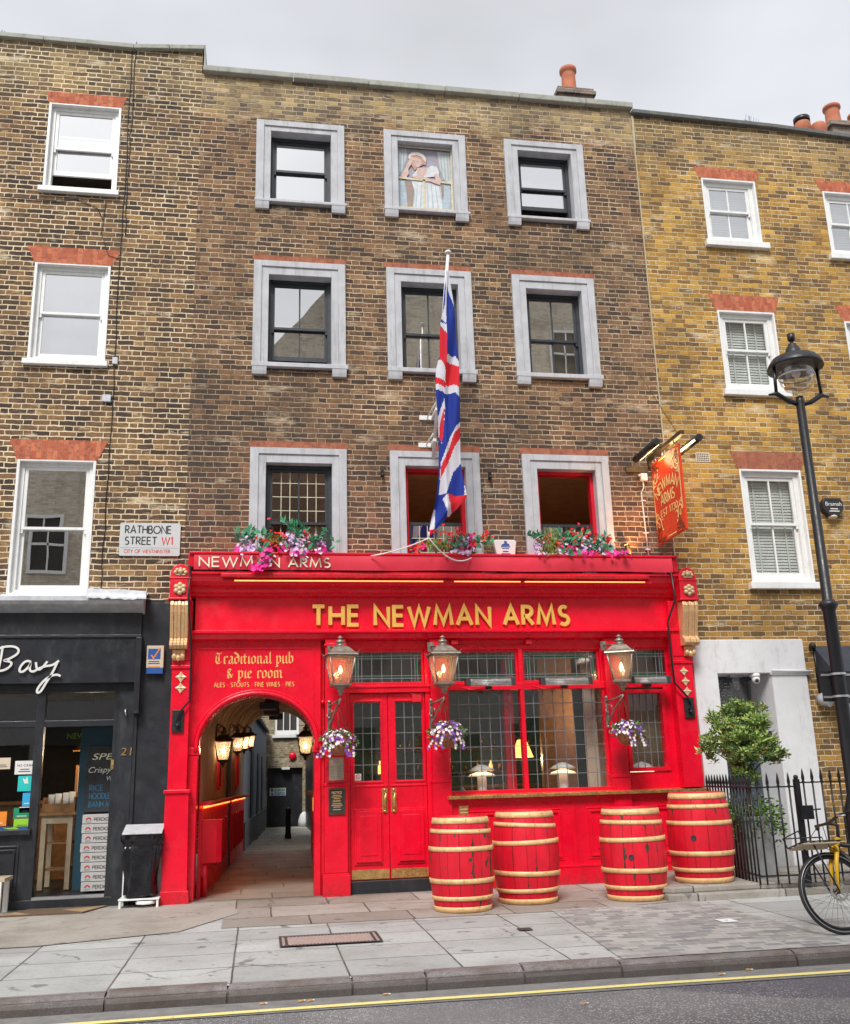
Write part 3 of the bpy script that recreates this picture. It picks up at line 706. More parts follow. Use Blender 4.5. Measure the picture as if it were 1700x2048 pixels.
# rooms behind the windows, one box to each floor
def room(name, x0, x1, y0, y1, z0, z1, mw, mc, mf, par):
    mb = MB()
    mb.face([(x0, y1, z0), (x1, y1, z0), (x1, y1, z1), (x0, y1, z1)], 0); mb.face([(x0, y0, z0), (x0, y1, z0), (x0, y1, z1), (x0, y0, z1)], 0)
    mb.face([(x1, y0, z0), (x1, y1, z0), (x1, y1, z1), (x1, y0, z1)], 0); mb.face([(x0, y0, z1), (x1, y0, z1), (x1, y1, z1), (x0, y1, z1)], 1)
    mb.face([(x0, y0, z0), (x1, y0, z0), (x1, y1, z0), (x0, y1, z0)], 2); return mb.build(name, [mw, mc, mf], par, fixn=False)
M_BRCEIL = paint("lamplit_tan", (.78, .46, .25), .7, var=.15)  # brown room tone, brightened in the colour in place of warm lamplight
room("room_interior", -.95, 5.7, .27, 3.6, 9.2, 11.08, M_CURT, M_WHITE, M_WOOD, pub)
room("room_interior", -.95, 5.7, .27, 3.6, 6.5, 9.15, M_CURT, M_WHITE, M_WOOD, pub)
room("room_interior", -.95, 5.7, .27, 3.2, 3.75, 5.62, M_BRCEIL, M_BRCEIL, M_BRCEIL, pub)

# painted panel in the blind window
px0 = thing("painted_panel", "faded painting of a woman in a white dress leaning out, in the blind top window", "painting", (2.36, .1, 9.6))
def c4(x, y): return at(740+x/7.727, 240+y/7.727, .09)
def patch(mb, pts, k, mi): mb.prism([c4(*p) for p in pts], 'y', .1-.0022*k, .1-.0022*k-.0018, mi)
PM = [paint("faded_"+n, tuple(.86*q for q in c), .85, var=.14, scale=14, bump=.0015) for n, c in (("mauve", (.42, .40, .47)), ("curtain", (.62, .66, .66)), ("skin", (.72, .52, .47)), ("hair", (.62, .36, .30)),
     ("dress", (.74, .77, .79)), ("shade_blue", (.50, .60, .67)), ("brown", (.40, .31, .27)), ("frame_cream", (.74, .66, .45)), ("cap", (.76, .72, .66)), ("bluegrey", (.42, .52, .58)), ("blush", (.66, .40, .36)))]
mb = MB(); mb.prism([c4(380, 390), c4(1275, 470), c4(1310, 1440), c4(400, 1375)], 'y', .16, .1, 0)
patch(mb, [(410, 425), (560, 440), (575, 560), (520, 720), (440, 870), (415, 870)], 1, 1)
patch(mb, [(1040, 490), (1225, 510), (1250, 960), (1160, 940), (1080, 760)], 1, 1)
for x in (440, 480, 520): patch(mb, [(x, 440), (x+14, 440), (x+4, 700), (x-20, 860), (x-26, 850)], 2, 9)
for x in (1085, 1130, 1180): patch(mb, [(x, 510), (x+14, 512), (x+46, 930), (x+30, 930)], 2, 9)
patch(mb, [(430, 915), (1245, 985), (1250, 1385), (440, 1335)], 2, 5)
patch(mb, [(535, 940), (700, 960), (680, 1130), (660, 1340), (580, 1335), (565, 1120)], 3, 6)
patch(mb, [(640, 930), (830, 940), (1090, 1010), (1130, 1390), (665, 1345), (700, 1150)], 4, 4)
for x in (730, 790, 880, 940, 1000, 1060): patch(mb, [(x, 990), (x+10, 990), (x+30+(x-880)*.3, 1370), (x+8+(x-880)*.3, 1370)], 5, 5)
patch(mb, [(1085, 1000), (1135, 1010), (1140, 1150), (1118, 1230)], 5, 6)
patch(mb, [(880, 745), (960, 705), (1030, 725), (1065, 800), (1060, 880), (985, 880), (860, 890), (700, 870), (640, 880), (700, 800), (730, 760)], 5, 4)   # bodice
patch(mb, [(720, 740), (890, 740), (870, 830), (820, 870), (730, 850)], 6, 2)
patch(mb, [(600, 540), (690, 520), (800, 560), (868, 640), (860, 700), (820, 690), (740, 740), (690, 780), (640, 700), (610, 640)], 6, 3)
patch(mb, [(640, 580), (740, 590), (800, 640), (790, 700), (735, 738), (680, 700), (645, 640)], 7, 2)
patch(mb, [(588, 590), (600, 540), (650, 505), (740, 503), (820, 540), (865, 600), (868, 660), (835, 640), (800, 580), (720, 545), (640, 560), (610, 610)], 8, 8)
patch(mb, [(610, 600), (650, 560), (660, 640), (635, 690), (590, 760), (600, 830), (560, 890), (490, 890), (480, 850), (560, 720)], 9, 2)
patch(mb, [(665, 628), (692, 634), (690, 641), (664, 636)], 8, 6); patch(mb, [(726, 640), (752, 648), (750, 655), (725, 648)], 8, 6)
patch(mb, [(690, 640), (698, 672), (686, 676)], 8, 10); patch(mb, [(690, 688), (722, 690), (706, 702)], 8, 10)
patch(mb, [(410, 872), (830, 925), (1265, 970), (1268, 1000), (830, 950), (410, 905)], 10, 7)
patch(mb, [(650, 880), (760, 865), (900, 910), (1010, 930), (985, 850), (1030, 830), (1100, 930), (1080, 1015), (1000, 990), (860, 930), (680, 905)], 11, 2)
patch(mb, [(815, 930), (848, 932), (858, 1390), (828, 1388)], 10, 7)
fr_ = [(385, 395), (1262, 470), (1300, 1425), (405, 1372)]; fi_ = [(405, 425), (1235, 492), (1255, 1392), (440, 1338)]
for i in range(4):
    j = (i+1) % 4; patch(mb, [fr_[i], fr_[j], fi_[j], fi_[i]], 12+i*.3, 7)
mb.build("painted_board", PM, px0)

# ---- chimney on the pub roof
c = MB(); X0, X1 = at(1112, 178, 1.6)[0], at(1190, 184, 1.6)[0]; zc = at(1150, 176, 1.6)[1]
c.box(X0+.05, X1-.04, 1.6, 2.6, 11.2, zc-.14).box(X0, X1, 1.55, 2.65, zc-.14, zc-.07).box(X0+.03, X1-.03, 1.58, 2.62, zc-.07, zc)
ch = c.build("chimney", M_STACKB, pub)
def pot(par, x, y, z, h, r):
    return MB().lathe([(r*1.0, 0), (r*.92, h*.1), (r*.84, h*.75), (r*.86, h*.82), (r*1.05, h*.86), (r*1.05, h*.97), (r*.9, h), (r*.7, h), (r*.7, h*.7)], (x, y, z), 20).build("chimney_pot", M_TERRA, par)
pot(ch, at(1137, 160, 1.85)[0], 1.85, zc, at(1132, 138, 1.85)[1]-zc, .15)
pot(ch, at(1120, 180, 2.3)[0]+.06, 2.35, zc, .42, .12)

# ---- ground floor joinery -------------------------------------------------
jn = lambda name, mb, bevel=.004, mat=M_RED, par=pub: mb.build(name, mat, par, bevel)
# fascia, lower moulding, cornice
fa = jn("fascia_board", MB().prism([(-.115, 3.24), (-.085, 3.68), (.03, 3.68), (.03, 3.24)], 'x', -.84, 5.62), 0)
jn("moulding", MB().prism([(-.22, 3.225), (-.22, 3.20), (-.19, 3.18), (-.16, 3.13), (-.10, 3.12), (.0, 3.12), (.0, 3.24), (-.19, 3.24)], 'x', -.87, 5.64), 0)
jn("cornice", MB().prism([(-.10, 3.68), (-.14, 3.69), (-.14, 3.72), (-.17, 3.73), (-.20, 3.76), (-.20, 3.79), (-.25, 3.81), (-.30, 3.85), (-.33, 3.90), (-.33, 3.935), (-.36, 3.935), (-.36, 3.96), (.0, 3.98), (.0, 3.68)], 'x', -.9, 5.70), 0)
jn("flashing", MB().prism([(-.36, 3.966), (-.02, 4.02), (-.02, 4.0), (-.36, 3.958)], 'x', -.9, 5.7), 0)
# big raised name
LW = .245
for wd, lx, lz, ww in (("THE", .65, 3.305, .60), ("NEWMAN", 1.47, 3.300, 1.54), ("ARMS", 3.21, 3.302, .89)):
    mb = MB(); text(mb, wd, frame_wall(lx, lz, -.118), LW, .052, .035, .30, width=ww); jn("raised_lettering", mb, 0.006, M_GOLDL)
# pilasters
def rosette(par, x, y, z, r):
    mb = MB()
    for k in range(6):
        a = k*PI/3+PI/6; mb.ball((x+math.cos(a)*r*.62, y, z+math.sin(a)*r*.62), r*.40, 8)
    mb.ball((x, y-.012, z), r*.38, 10); mb.lathe([(r*.75, -.006), (r*.75, .006)], (0, 0, 0), 14) if False else None
    for k in range(6):
        a = k*PI/3; mb.ball((x+math.cos(a)*r*.36, y-.008, z+math.sin(a)*r*.36), r*.15, 6)
    mb.build("rosette", M_CREAMP, par)
def diamond(par, x, y, z, r):
    mb = MB()
    for k in range(4):
        a = k*PI/2; d = Vector((math.cos(a), 0, math.sin(a))); n = Vector((-d.z, 0, d.x)); c0 = Vector((x, y, z))
        mb.face((c0+Vector((0, -.012, 0)), c0+d*r*.55+n*r*.33+Vector((0, -.004, 0)), c0+d*r+Vector((0, -.014, 0)), c0+d*r*.55-n*r*.33+Vector((0, -.004, 0))))
        mb.face((c0+Vector((0, -.01, 0)), c0+d*r*.56+n*r*.30+Vector((0, -.003, 0)), c0+(d+n)*r*.42+Vector((0, -.006, 0)), c0+n*r*.56+d*r*.30+Vector((0, -.003, 0))))
    mb.ball((x, y-.012, z), r*.16, 8); mb.build("diamond_ornament", M_CREAMP, par)
def pilaster(xa, xb, xh, ped, nd):
    """xa..xb shaft, xh: left edge of the console head"""
    mb = MB(); w = .25
    if ped:
        mb.box(xa, xb, -.18, .1, 1.30, 2.86)
        mb.prism([(xa-.03, .0), (xb+.05, .0), (xb+.03, 1.26), (xa-.02, 1.26)], 'y', -.20, .1)
        mb.box(xa-.04, xb+.05, -.225, .1, 1.26, 1.30)
        mb.prism([(xa-.045, 0.0), (xb+.075, 0.0), (xb+.065, .15), (xa-.04, .15)], 'y', -.222, .1)
    else: mb.box(xa, xb, -.18, .1, 1.14, 2.86)
    mb.box(xa-.012, xb+.012, -.20, .1, 2.76, 2.80).box(xa, xb, -.19, .1, 2.86, 3.62)
    p = mb.build("pilaster", M_RED, pub, .005)
    # console: ribbed gold scroll
    c = MB(); cx0, cx1 = xh+.015, xh+.235
    prof = [(-.19, 3.60), (-.37, 3.58), (-.385, 3.53), (-.37, 3.44), (-.325, 3.30), (-.285, 3.17), (-.27, 3.12), (-.29, 3.10), (-.325, 3.075), (-.33, 3.03), (-.30, 2.995), (-.25, 2.99), (-.19, 3.0)]
    nr = 5
    for k in range(nr):
        a = cx0+(cx1-cx0)*k/nr; b = cx0+(cx1-cx0)*(k+1)/nr; g = .0045
        c.prism([(y-(.012 if k % 2 == 0 else 0)*(y < -.2), z) for y, z in prof], 'x', a+g*.3, b-g*.3, smooth=False)
    c.prism([(-.19, 2.99), (-.255, 2.985), (-.245, 2.94), (-.225, 2.89), (-.21, 2.86), (-.19, 2.855)], 'x', cx0+.035, cx1-.035)
    for k in range(3): c.ball(((cx0+cx1)/2+(k-1)*.05, -.24, 2.905-.02*(k == 1)), .034, 8, sz=1.3)
    c.build("console_scroll", M_GOLD, p, .006)
    h = MB(); n = 10
    h.prism([(xh, 3.60), (xh+.25, 3.60), (xh+.25, 3.86)]+[(xh+.125+.125*math.cos(PI*i/n), 3.90+.155*math.sin(PI*i/n)) for i in range(n+1)]+[(xh, 3.86)], 'y', -.38, .02)
    h.box(xh-.015, xh+.265, -.395, .02, 3.595, 3.622); h.box(xh-.008, xh+.258, -.39, .02, 3.865, 3.885)
    h.build("console_head", M_REDD, p, .008)
    rosette(p, xh+.125, -.392, 3.735, .082)
    o = MB(); o.ball((xh+.125, -.39, 3.955), .034, 10)
    for k in range(5): a = PI*(k+.0)/4; o.ball((xh+.125+.062*math.cos(a), -.388, 3.945+.04*math.sin(a)), .026, 8)
    o.box(xh+.06, xh+.19, -.392, -.37, 3.908, 3.925); o.build("crest_ornament", M_CREAMP, p)
    for k in range(nd): diamond(p, (xa+xb)/2+(.01*k if nd == 3 else 0), -.186, 2.655-.135*k-(0 if nd == 3 else .0), .068 if nd == 2 else .062)
    return p
pilaster(-1.095, -.87, -1.145, True, 2)
pilaster(5.53, 5.80, 5.64, False, 3)
# arch panel over the passage
AX, AZ, AA, AB = -.03, 1.80, .715, .62
mb = MB(); n = 32; L_, R_ = -.87, .76; TOP = 3.12; yf = -.055
pts = [(AX-AA*math.cos(PI*i/n), AZ+AB*math.sin(PI*i/n)) for i in range(n+1)]
for i in range(n):
    (a, b), (c_, d) = pts[i], pts[i+1]
    mb.face([(a, yf, b), (c_, yf, d), (c_, yf, TOP), (a, yf, TOP)])
    mb.face([(a, yf, b), (a, .3, b), (c_, .3, d), (c_, yf, d)], smooth=True)
mb.face([(L_, yf, AZ), (pts[0][0], yf, AZ), (pts[0][0], yf, TOP), (L_, yf, TOP)]); mb.face([(pts[-1][0], yf, AZ), (R_, yf, AZ), (R_, yf, TOP), (pts[-1][0], yf, TOP)])
mb.face([(L_, yf, TOP), (R_, yf, TOP), (R_, .3, TOP), (L_, .3, TOP)]); mb.face([(R_, yf, AZ), (R_, .1, AZ), (R_, .1, TOP), (R_, yf, TOP)])
mb.face([(L_, .31, 1.8), (R_, .31, 1.8), (R_, .31, 3.12), (L_, .31, 3.12)]) if False else None
ap = mb.build("arch_panel", M_RED, pub, fixn=False)
mb = MB()
tp = [(AX-(AA+.035)*math.cos(PI*i/n), -.06, AZ+(AB+.035)*math.sin(PI*i/n)) for i in range(n+1)]
mb.tube([(tp[0][0]-.0, -.06, AZ-.06)]+tp+[(tp[-1][0], -.06, AZ-.06)], .030, 8)
tp2 = [(AX-(AA+.075)*math.cos(PI*i/n), -.058, AZ+(AB+.072)*math.sin(PI*i/n)) for i in range(n+1)]
mb.tube(tp2, .014, 6); mb.build("arch_moulding", M_RED, pub)
mb = MB()
for xx in (-.80, .655): mb.box(xx, xx+.02, -.066, -.05, 1.95, 3.03)
mb.box(-.78, .655, -.066, -.05, 3.01, 3.03); mb.build("panel_bead", M_RED, pub, .003)
# jambs under the springing
jn("arch_jamb", MB().box(-.87, -.755, -.06, .3, 0, AZ-.09).box(-.89, -.74, -.075, .3, AZ-.09, AZ-.003), .004)
jn("arch_jamb", MB().box(.685, .76, -.02, .3, 0, AZ-.09).box(.67, .77, -.075, .3, AZ-.09, AZ-.003), .004)
mb = MB(); mb.box(.762, .81, .03, .2, 0, 3.12); jn("recess_board", mb, 0, M_REDD)
mb = MB(); mb.ball((.787, -.0, 2.33), .032, 12); mb.box(.762, .812, .0, .03, 2.29, 2.37); jn("call_point", mb, 0, M_RED)
# gold lettering on the arch: blackletter with a slanted nib
def nib(mb, pts, fr, w, ang=42, h=0.0):
    o, ux, uy, un = fr; nv = Vector((math.cos(math.radians(ang)), math.sin(math.radians(ang))))*w/2
    for i in range(len(pts)-1):
        p, q = Vector(pts[i]), Vector(pts[i+1]); hh = h+.0004*(nib.k % 9); nib.k += 1
        vs = [o+ux*a.x+uy*a.y+un*hh for a in (p-nv, q-nv, q+nv, p+nv)]
        for v in vs: pass
        mb.face(vs)
nib.k = 0
mn = lambda x: [(x-.06, .86), (x+.02, .96), (x+.02, .08), (x+.12, -.0)]      # one minim
BL = {
 'r': (.42, [mn(.1), [(.12, .78), (.3, .97), (.42, .84)]]),
 'a': (.5, [[(.08, .8), (.22, .96), (.36, .86), (.36, .1), (.48, 0)], [(.34, .56), (.1, .42), (.08, .1), (.18, .0), (.34, .14)]]),
 'd': (.5, [[(.0, 1.5), (.3, 1.2), (.42, .9), (.42, .2), (.24, 0), (.06, .14), (.06, .76), (.2, .92), (.4, .78)]]),
 'i': (.24, [mn(.08), [(.04, 1.22), (.2, 1.42)]]),
 't': (.34, [[(.1, 1.25), (.1, .12), (.22, 0), (.32, .08)], [(-.06, .9), (.3, .9)]]),
 'o': (.48, [[(.22, .98), (.06, .8), (.06, .16), (.22, 0), (.4, .16), (.4, .8), (.22, .98)]]),
 'n': (.54, [mn(.08), [(.1, .78), (.28, .97), (.4, .84), (.4, .1), (.52, 0)]]),
 'l': (.24, [[(.0, 1.4), (.1, 1.5), (.1, .1), (.22, 0)]]),
 'p': (.52, [[(-.02, .9), (.1, .98), (.1, -.45)], [(.1, .8), (.26, .97), (.42, .82), (.42, .16), (.28, 0), (.1, .1)], [(-.02, -.42), (.2, -.42)]]),
 'u': (.52, [mn(.06), [(.08, .06), (.2, 0), (.38, .16)], [(.32, .9), (.4, .97), (.4, .1), (.52, 0)]]),
 'b': (.5, [[(.0, 1.42), (.1, 1.5), (.1, .12), (.24, 0), (.42, .16), (.42, .78), (.28, .97), (.1, .8)]]),
 'e': (.42, [[(.08, .46), (.36, .68), (.24, .95), (.06, .8), (.06, .16), (.2, 0), (.4, .14)]]),
 'm': (.82, [mn(.08), [(.1, .78), (.26, .97), (.38, .84), (.38, .08), (.44, .02)], [(.4, .78), (.56, .97), (.68, .84), (.68, .1), (.8, 0)]]),
 'T': (.72, [[(.0, 1.22), (.14, 1.42), (.4, 1.3), (.66, 1.44)], [(.3, 1.25), (.14, 1.0), (.1, .3), (.3, 0), (.56, .12), (.66, .3)], [(.46, 1.25), (.36, .9), (.4, .3)]]),
 '&': (.62, [[(.5, .1), (.1, .9), (.2, 1.25), (.4, 1.1), (.1, .4), (.2, .0), (.46, .2), (.56, .55)]]), ' ': (.3, []),
}
def black(mb, s, x, z, size, width, y):
    tot = sum(BL[c][0]+.07 for c in s); k = width/(tot*size); xx = 0
    fr = frame_wall(x, z, y)
    for c in s:
        for pl in BL[c][1]: nib(mb, [((xx+px)*size*k, py*size) for px, py in pl], fr, .235*size)
        xx += BL[c][0]+.07
mb = MB(); black(mb, "Traditional pub", -.58, 2.83, .095, 1.00, -.0575); mb.build("painted_lettering", M_GOLDP, pub, fixn=False)
mb = MB(); black(mb, "& pie room", -.43, 2.645, .095, .71, -.0575); mb.build("painted_lettering", M_GOLDP, pub, fixn=False)
mb = MB(); text(mb, "ALES . STOUTS . FINE WINES . PIES", frame_wall(-.58, 2.537, -.0575), .052, .0085, .0006, .32, width=1.0)
mb.build("painted_lettering", M_GOLDP, pub, fixn=False)
# post between passage and door, door posts
def post(x0, x1, yf, z0=0.0, cap=True, plinth=False, mat=M_RED):
    mb = MB().box(x0, x1, yf, .12, z0, 3.12)
    if plinth: mb.box(x0-.035, x1+.04, yf-.03, .12, 0, .24); mb.box(x0-.02, x1+.025, yf-.015, .12, .24, .262)
    if cap: mb.box(x0-.02, x1+.02, yf-.02, .12, 1.29, 1.325); mb.box(x0-.012, x1+.012, yf-.012, .12, 0 if not plinth else .27, 1.29)
    mb.box(x0-.015, x1+.015, yf-.018, .12, 3.03, 3.06)
    return mb.build("post", mat, pub, .004)
post(.815, 1.075, -.15, plinth=True); post(2.185, 2.40, -.13); post(4.575, 4.79, -.12, 1.1)
mb = MB(); mb.box(1.075, 2.185, -.01, .1, 3.0, 3.12).box(1.075, 2.185, -.035, .1, 2.44, 2.54).box(1.075, 1.135, -.01, .1, 0, 3.0).box(2.125, 2.185, -.01, .1, 0, 3.0); mb.box(1.075, 2.185, -.05, .1, 2.505, 2.53)
jn("door_frame", mb)
jn("threshold", MB().box(1.075, 2.185, -.06, .2, 0, .15), .006, M_BLACKSH)
def lead(name, par, x0, x1, z0, z1, y, nx, nz, mat=M_LEAD, t=.009, border=0.0):
    mb = MB()
    for k in range(1, nx): xv = x0+(x1-x0)*k/nx; mb.box(xv-t/2, xv+t/2, y-.005, y+.005, z0, z1)
    for k in range(1, nz): zv = z0+(z1-z0)*k/nz; mb.box(x0, x1, y-.0055, y+.0045, zv-t/2, zv+t/2)
    if border:
        for xv in (x0+border, x1-border): mb.box(xv-t/2, xv+t/2, y-.006, y+.006, z0, z1)
        for zv in (z0+border, z1-border): mb.box(x0, x1, y-.0065, y+.0055, zv-t/2, zv+t/2)
    return mb.build(name, mat, par)
M_GRGL = paint("green_border_glass", (.01, .10, .045), .2)
def transom(name, x0, x1, z0, z1, y, n):
    f = MB(); ringbox(f, x0, x1, z0, z1, .03, y-.02, y+.05); w = f.build(name, M_RED, pub, .003)
    pane("pane", GL_TRANS, w, x0+.03, x1-.03, z0+.03, z1-.03, y+.01)
    lead("lead_cames", w, x0+.03, x1-.03, z0+.03, z1-.03, y, n, 1, border=.085); lead("lead_cames", w, x0+.03, x1-.03, z0+.03, z1-.03, y, 1, 1, border=.05)
    g = MB()
    for xv in (x0+.03+.067, x1-.03-.067): g.box(xv-.011, xv+.011, y+.002, y+.008, z0+.12, z1-.12)
    for zv in (z0+.03+.067, z1-.03-.067): g.box(x0+.14, x1-.14, y+.002, y+.008, zv-.011, zv+.011)
    g.build("green_border", M_GRGL, w); return w
transom("transom_window", 1.14, 2.12, 2.545, 3.0, .03, 7)
for k in range(2):
    x0 = 1.14+.494*k; x1 = x0+.488; mb = MB(); y0, y1 = .02, .065
    gx0, gx1 = x0+.055, x1-.095+.0*k
    if k: gx0, gx1 = x0+.10, x1-.045
    mb.box(x0, gx0, y0, y1, .155, 2.43).box(gx1, x1, y0, y1, .155, 2.43).box(gx0, gx1, y0, y1, 2.32, 2.43).box(gx0, gx1, y0, y1, .155, 1.34)
    ringbox(mb, gx0-.03, gx1+.03, 1.31, 2.35, .022, y0-.012, y0+.002)
    # raised and fielded lower panel
    for j, (m_, d) in enumerate(((0, .016), (.028, .042), (.062, .026), (.092, .05), (.118, .034))):
        mb.box(gx0-.01+m_*.75, gx1+.01-m_*.75, y0-d, y0+.001, .33+m_*1.2, 1.0-m_*.9)
    mb.box(x0+.01, x1-.01, y0-.01, y0+.001, 1.262, 1.285)
    d = mb.build("door", M_RED, pub, .006)
    pane("pane", GL_SHOP, d, gx0, gx1, 1.34, 2.32, .045); lead("lead_cames", d, gx0, gx1, 1.34, 2.32, .038, 3, 5)
    MB().box(x0+.012, x1-.012, y0-.004, y0+.002, .165, .275).build("kick_plate", M_BRASS, d)
    hx = (x1-.055) if k == 0 else (x0+.055)
    h = MB().box(hx-.033, hx+.033, y0-.008, y0, .95, 1.24); h.tube([(hx, y0-.008, 1.20), (hx+.012, y0-.05, 1.17), (hx-.008, y0-.06, 1.10), (hx+.006, y0-.055, 1.03), (hx, y0-.008, .99)], [.016, .014, .02, .014, .016], 8)
    h.ball((hx, y0-.012, 1.225), .02, 8).ball((hx, y0-.012, .965), .02, 8); h.build("handle", M_BRASS, d)
# large window
f = MB(); f.box(2.40, 4.575, -.05, .08, 2.455, 2.545).box(2.40, 4.575, -.03, .08, 2.99, 3.12).box(2.40, 2.435, -.03, .08, 1.16, 2.99).box(4.545, 4.575, -.03, .08, 1.16, 2.99)
f.box(3.40, 3.455, -.045, .08, 1.16, 2.99).box(2.40, 4.575, -.04, .08, 1.13, 1.18)
sw = f.build("shop_window", M_RED, pub, .004)
for x0, x1 in ((2.435, 3.40), (3.455, 4.545)):
    pane("pane", GL_SHOP, sw, x0, x1, 1.18, 2.455, .03); lead("lead_cames", sw, x0, x1, 1.18, 2.455, .02, 7 if x0 < 3 else 8, 7)
    transom("transom_window", x0, x1, 2.545, 2.99, .03, 7)
# narrow side window
f = MB(); ringbox(f, 4.79, 5.53, 1.13, 2.54, .06, -.02, .08, wb=.22, wt=.08); ringbox(f, 4.845, 5.42, 1.36, 2.43, .05, -.045, .08)
f.box(5.42, 5.475, -.02, .08, 1.35, 2.46)
f.box(4.79, 5.53, -.03, .08, 3.0, 3.12)
sw2 = f.build("side_window", M_RED, pub, .004); pane("pane", GL_SHOP, sw2, 4.895, 5.37, 1.41, 2.38, .03); lead("lead_cames", sw2, 4.895, 5.37, 1.41, 2.38, .02, 5, 5)
transom("transom_window", 4.79, 5.53, 2.545, 3.0, .03, 5)
# sill and stall riser
jn("window_sill", MB().prism([(-.20, 1.082), (-.20, 1.118), (-.06, 1.135), (.05, 1.135), (.05, 1.082)], 'x', 2.36, 5.87), .003, M_BRASS)
mb = MB(); mb.box(2.185, 5.86, -.10, .1, 0, 1.08).box(2.40, 5.86, -.118, .1, .0, .21).box(2.40, 5.86, -.125, .1, .21, .235).box(2.38, 5.865, -.115, .1, 1.04, 1.082)
for a, b in ((2.52, 2.98), (3.2, 3.82), (4.21, 4.75), (4.95, 5.6)):
    ringbox(mb, a, b, .33, .90, .026, -.122, -.099); ringbox(mb, a-.03, b+.03, .30, .93, .014, -.112, -.099); mb.box(a+.09, b-.09, -.112, -.099, .42, .81)
mb.box(4.0, 4.03, -.108, -.099, .235, 1.04)
jn("stall_riser", mb, .004)
# interior of the bar
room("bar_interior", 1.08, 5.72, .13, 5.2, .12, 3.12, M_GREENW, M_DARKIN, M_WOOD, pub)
MB().box(2.4, 5.5, .1, .42, 1.06, 1.1).build("window_shelf", M_WOOD, pub)
MB().box(2.45, 4.55, .40, .41, 1.105, 1.125).build("shelf_light", E_AMBER, pub)
MB().box(4.62, 5.72, .85, .95, .15, 3.1).build("inner_partition", M_CURT, pub)
MB().box(4.10, 4.62, 1.5, 1.6, .15, 3.1).build("wood_partition", M_WOOD, pub)
MB().box(4.40, 4.56, .34, .40, 1.12, 3.0).build("curtain", M_CURT, pub)
MB().box(3.33, 3.46, .6, .72, .15, 3.1).build("inner_post", M_REDD, pub)

# ---- covered passage
PX = lambda y: (-.755+.046*y, .77+.04*y)
mb = MB(); ys = [.3+i*8.7/16 for i in range(17)]; nn = 16
def vz(y, k):
    a, b = PX(y); tt = PI*k/nn
    return ((a+b)/2-(b-a)/2*math.cos(tt), y, 2.12+.72*math.sin(tt))
rings = [[mb.b.verts.new(vz(y, k)) for k in range(nn+1)] for y in ys]
for i in range(16):
    for k in range(nn): f = mb.b.faces.new((rings[i][k], rings[i][k+1], rings[i+1][k+1], rings[i+1][k])); f.smooth = True
mb.build("passage_vault", M_VAULT, pub, fixn=False)
mb = MB()
for y in [.6+.62*i for i in range(14)]: mb.tube([tuple(Vector(vz(y, k))*1) for k in range(0, nn+1)], .018, 6)
mb.build("vault_ribs", M_VAULT, pub)
mb = MB(); a, b = PX(.3), PX(9)
mb.face([(a[0], .3, 0), (b[0], 9, 0), (b[0], 9, 2.13), (a[0], .3, 2.13)], 0); mb.face([(a[1], .3, 0), (b[1], 9, 0), (b[1], 9, 2.13), (a[1], .3, 2.13)], 0)
mb.build("passage_wall", [M_TAN], pub, fixn=False)
def skew(x, y): return x+.046*y
mb = MB()
for y0, y1 in ((.3, 4.6), (5.3, 8.95)):
    for q in range(1):
        mb.obox(((PX(y0)[0]+PX(y1)[0])/2+.02, (y0+y1)/2, .53), (.02, 0, 0), (.046*(y1-y0)/2, (y1-y0)/2, 0), (0, 0, .53))
    n_ = int((y1-y0)/.62)
    for k in range(n_):
        yc = y0+.33+k*(y1-y0-.3)/n_; xx = PX(yc)[0]+.05
        for dy in (-.2, .2): mb.obox((xx+.046*dy, yc+dy, .55), (.012, 0, 0), (0, .014, 0), (0, 0, .3))
        for dz in (-.3, .3): mb.obox((xx, yc, .55+dz), (.0115, 0, 0), (.046*.2, .2, 0), (0, 0, .014))
pw = mb.build("wall_panelling", M_REDD, pub)
mb = MB()
for y0, y1 in ((.3, 4.6), (5.3, 8.95)): mb.obox(((PX(y0)[0]+PX(y1)[0])/2+.075, (y0+y1)/2, 1.12), (.075, 0, 0), (.046*(y1-y0)/2, (y1-y0)/2, 0), (0, 0, .022))
mb.build("drinks_ledge", M_REDD, pub)
mb = MB()
for y0, y1 in ((.35, 4.6), (5.3, 8.9)): mb.obox(((PX(y0)[0]+PX(y1)[0])/2+.055, (y0+y1)/2, 1.075), (.008, 0, 0), (.046*(y1-y0)/2, (y1-y0)/2, 0), (0, 0, .012))
mb.build("ledge_light", E_LED, pub)
MB().obox(((PX(4.95)[0])+.012, 4.95, 1.1), (.01, 0, 0), (.015, .33, 0), (0, 0, 1.1)).build("side_door", M_BLACKSH, pub)
for yc in (3.0, 6.9):
    mb = MB(); x = PX(yc)[0]+.02
    for dy in (-.3, .3): mb.obox((x+.046*dy, yc+dy, 1.65), (.02, 0, 0), (0, .04, 0), (0, 0, .35))
    for dz in (-.35, .35): mb.obox((x, yc, 1.65+dz), (.0195, 0, 0), (.0138, .3, 0), (0, 0, .03))
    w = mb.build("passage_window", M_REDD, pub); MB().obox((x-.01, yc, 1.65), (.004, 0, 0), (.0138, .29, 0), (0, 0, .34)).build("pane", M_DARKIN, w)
mb = MB(); mb.obox((PX(4.6)[1]-.02, 4.6, .55), (.02, 0, 0), (.04*4.2, 4.2, 0), (0, 0, .55)); mb.build("wall_panelling", M_REDD, pub)
mb = MB(); mb.obox((PX(3)[1]-.06, 2.8, 1.19), (.1, 0, 0), (.02, .9, 0), (0, 0, .025)); mb.build("drinks_ledge", M_WOOD, pub)
mb = MB(); mb.obox((PX(2.4)[1]-.05, 2.4, 1.02), (.008, 0, 0), (.01, .5, 0), (0, 0, .1)); mb.build("ledge_light", E_AMBER, pub)
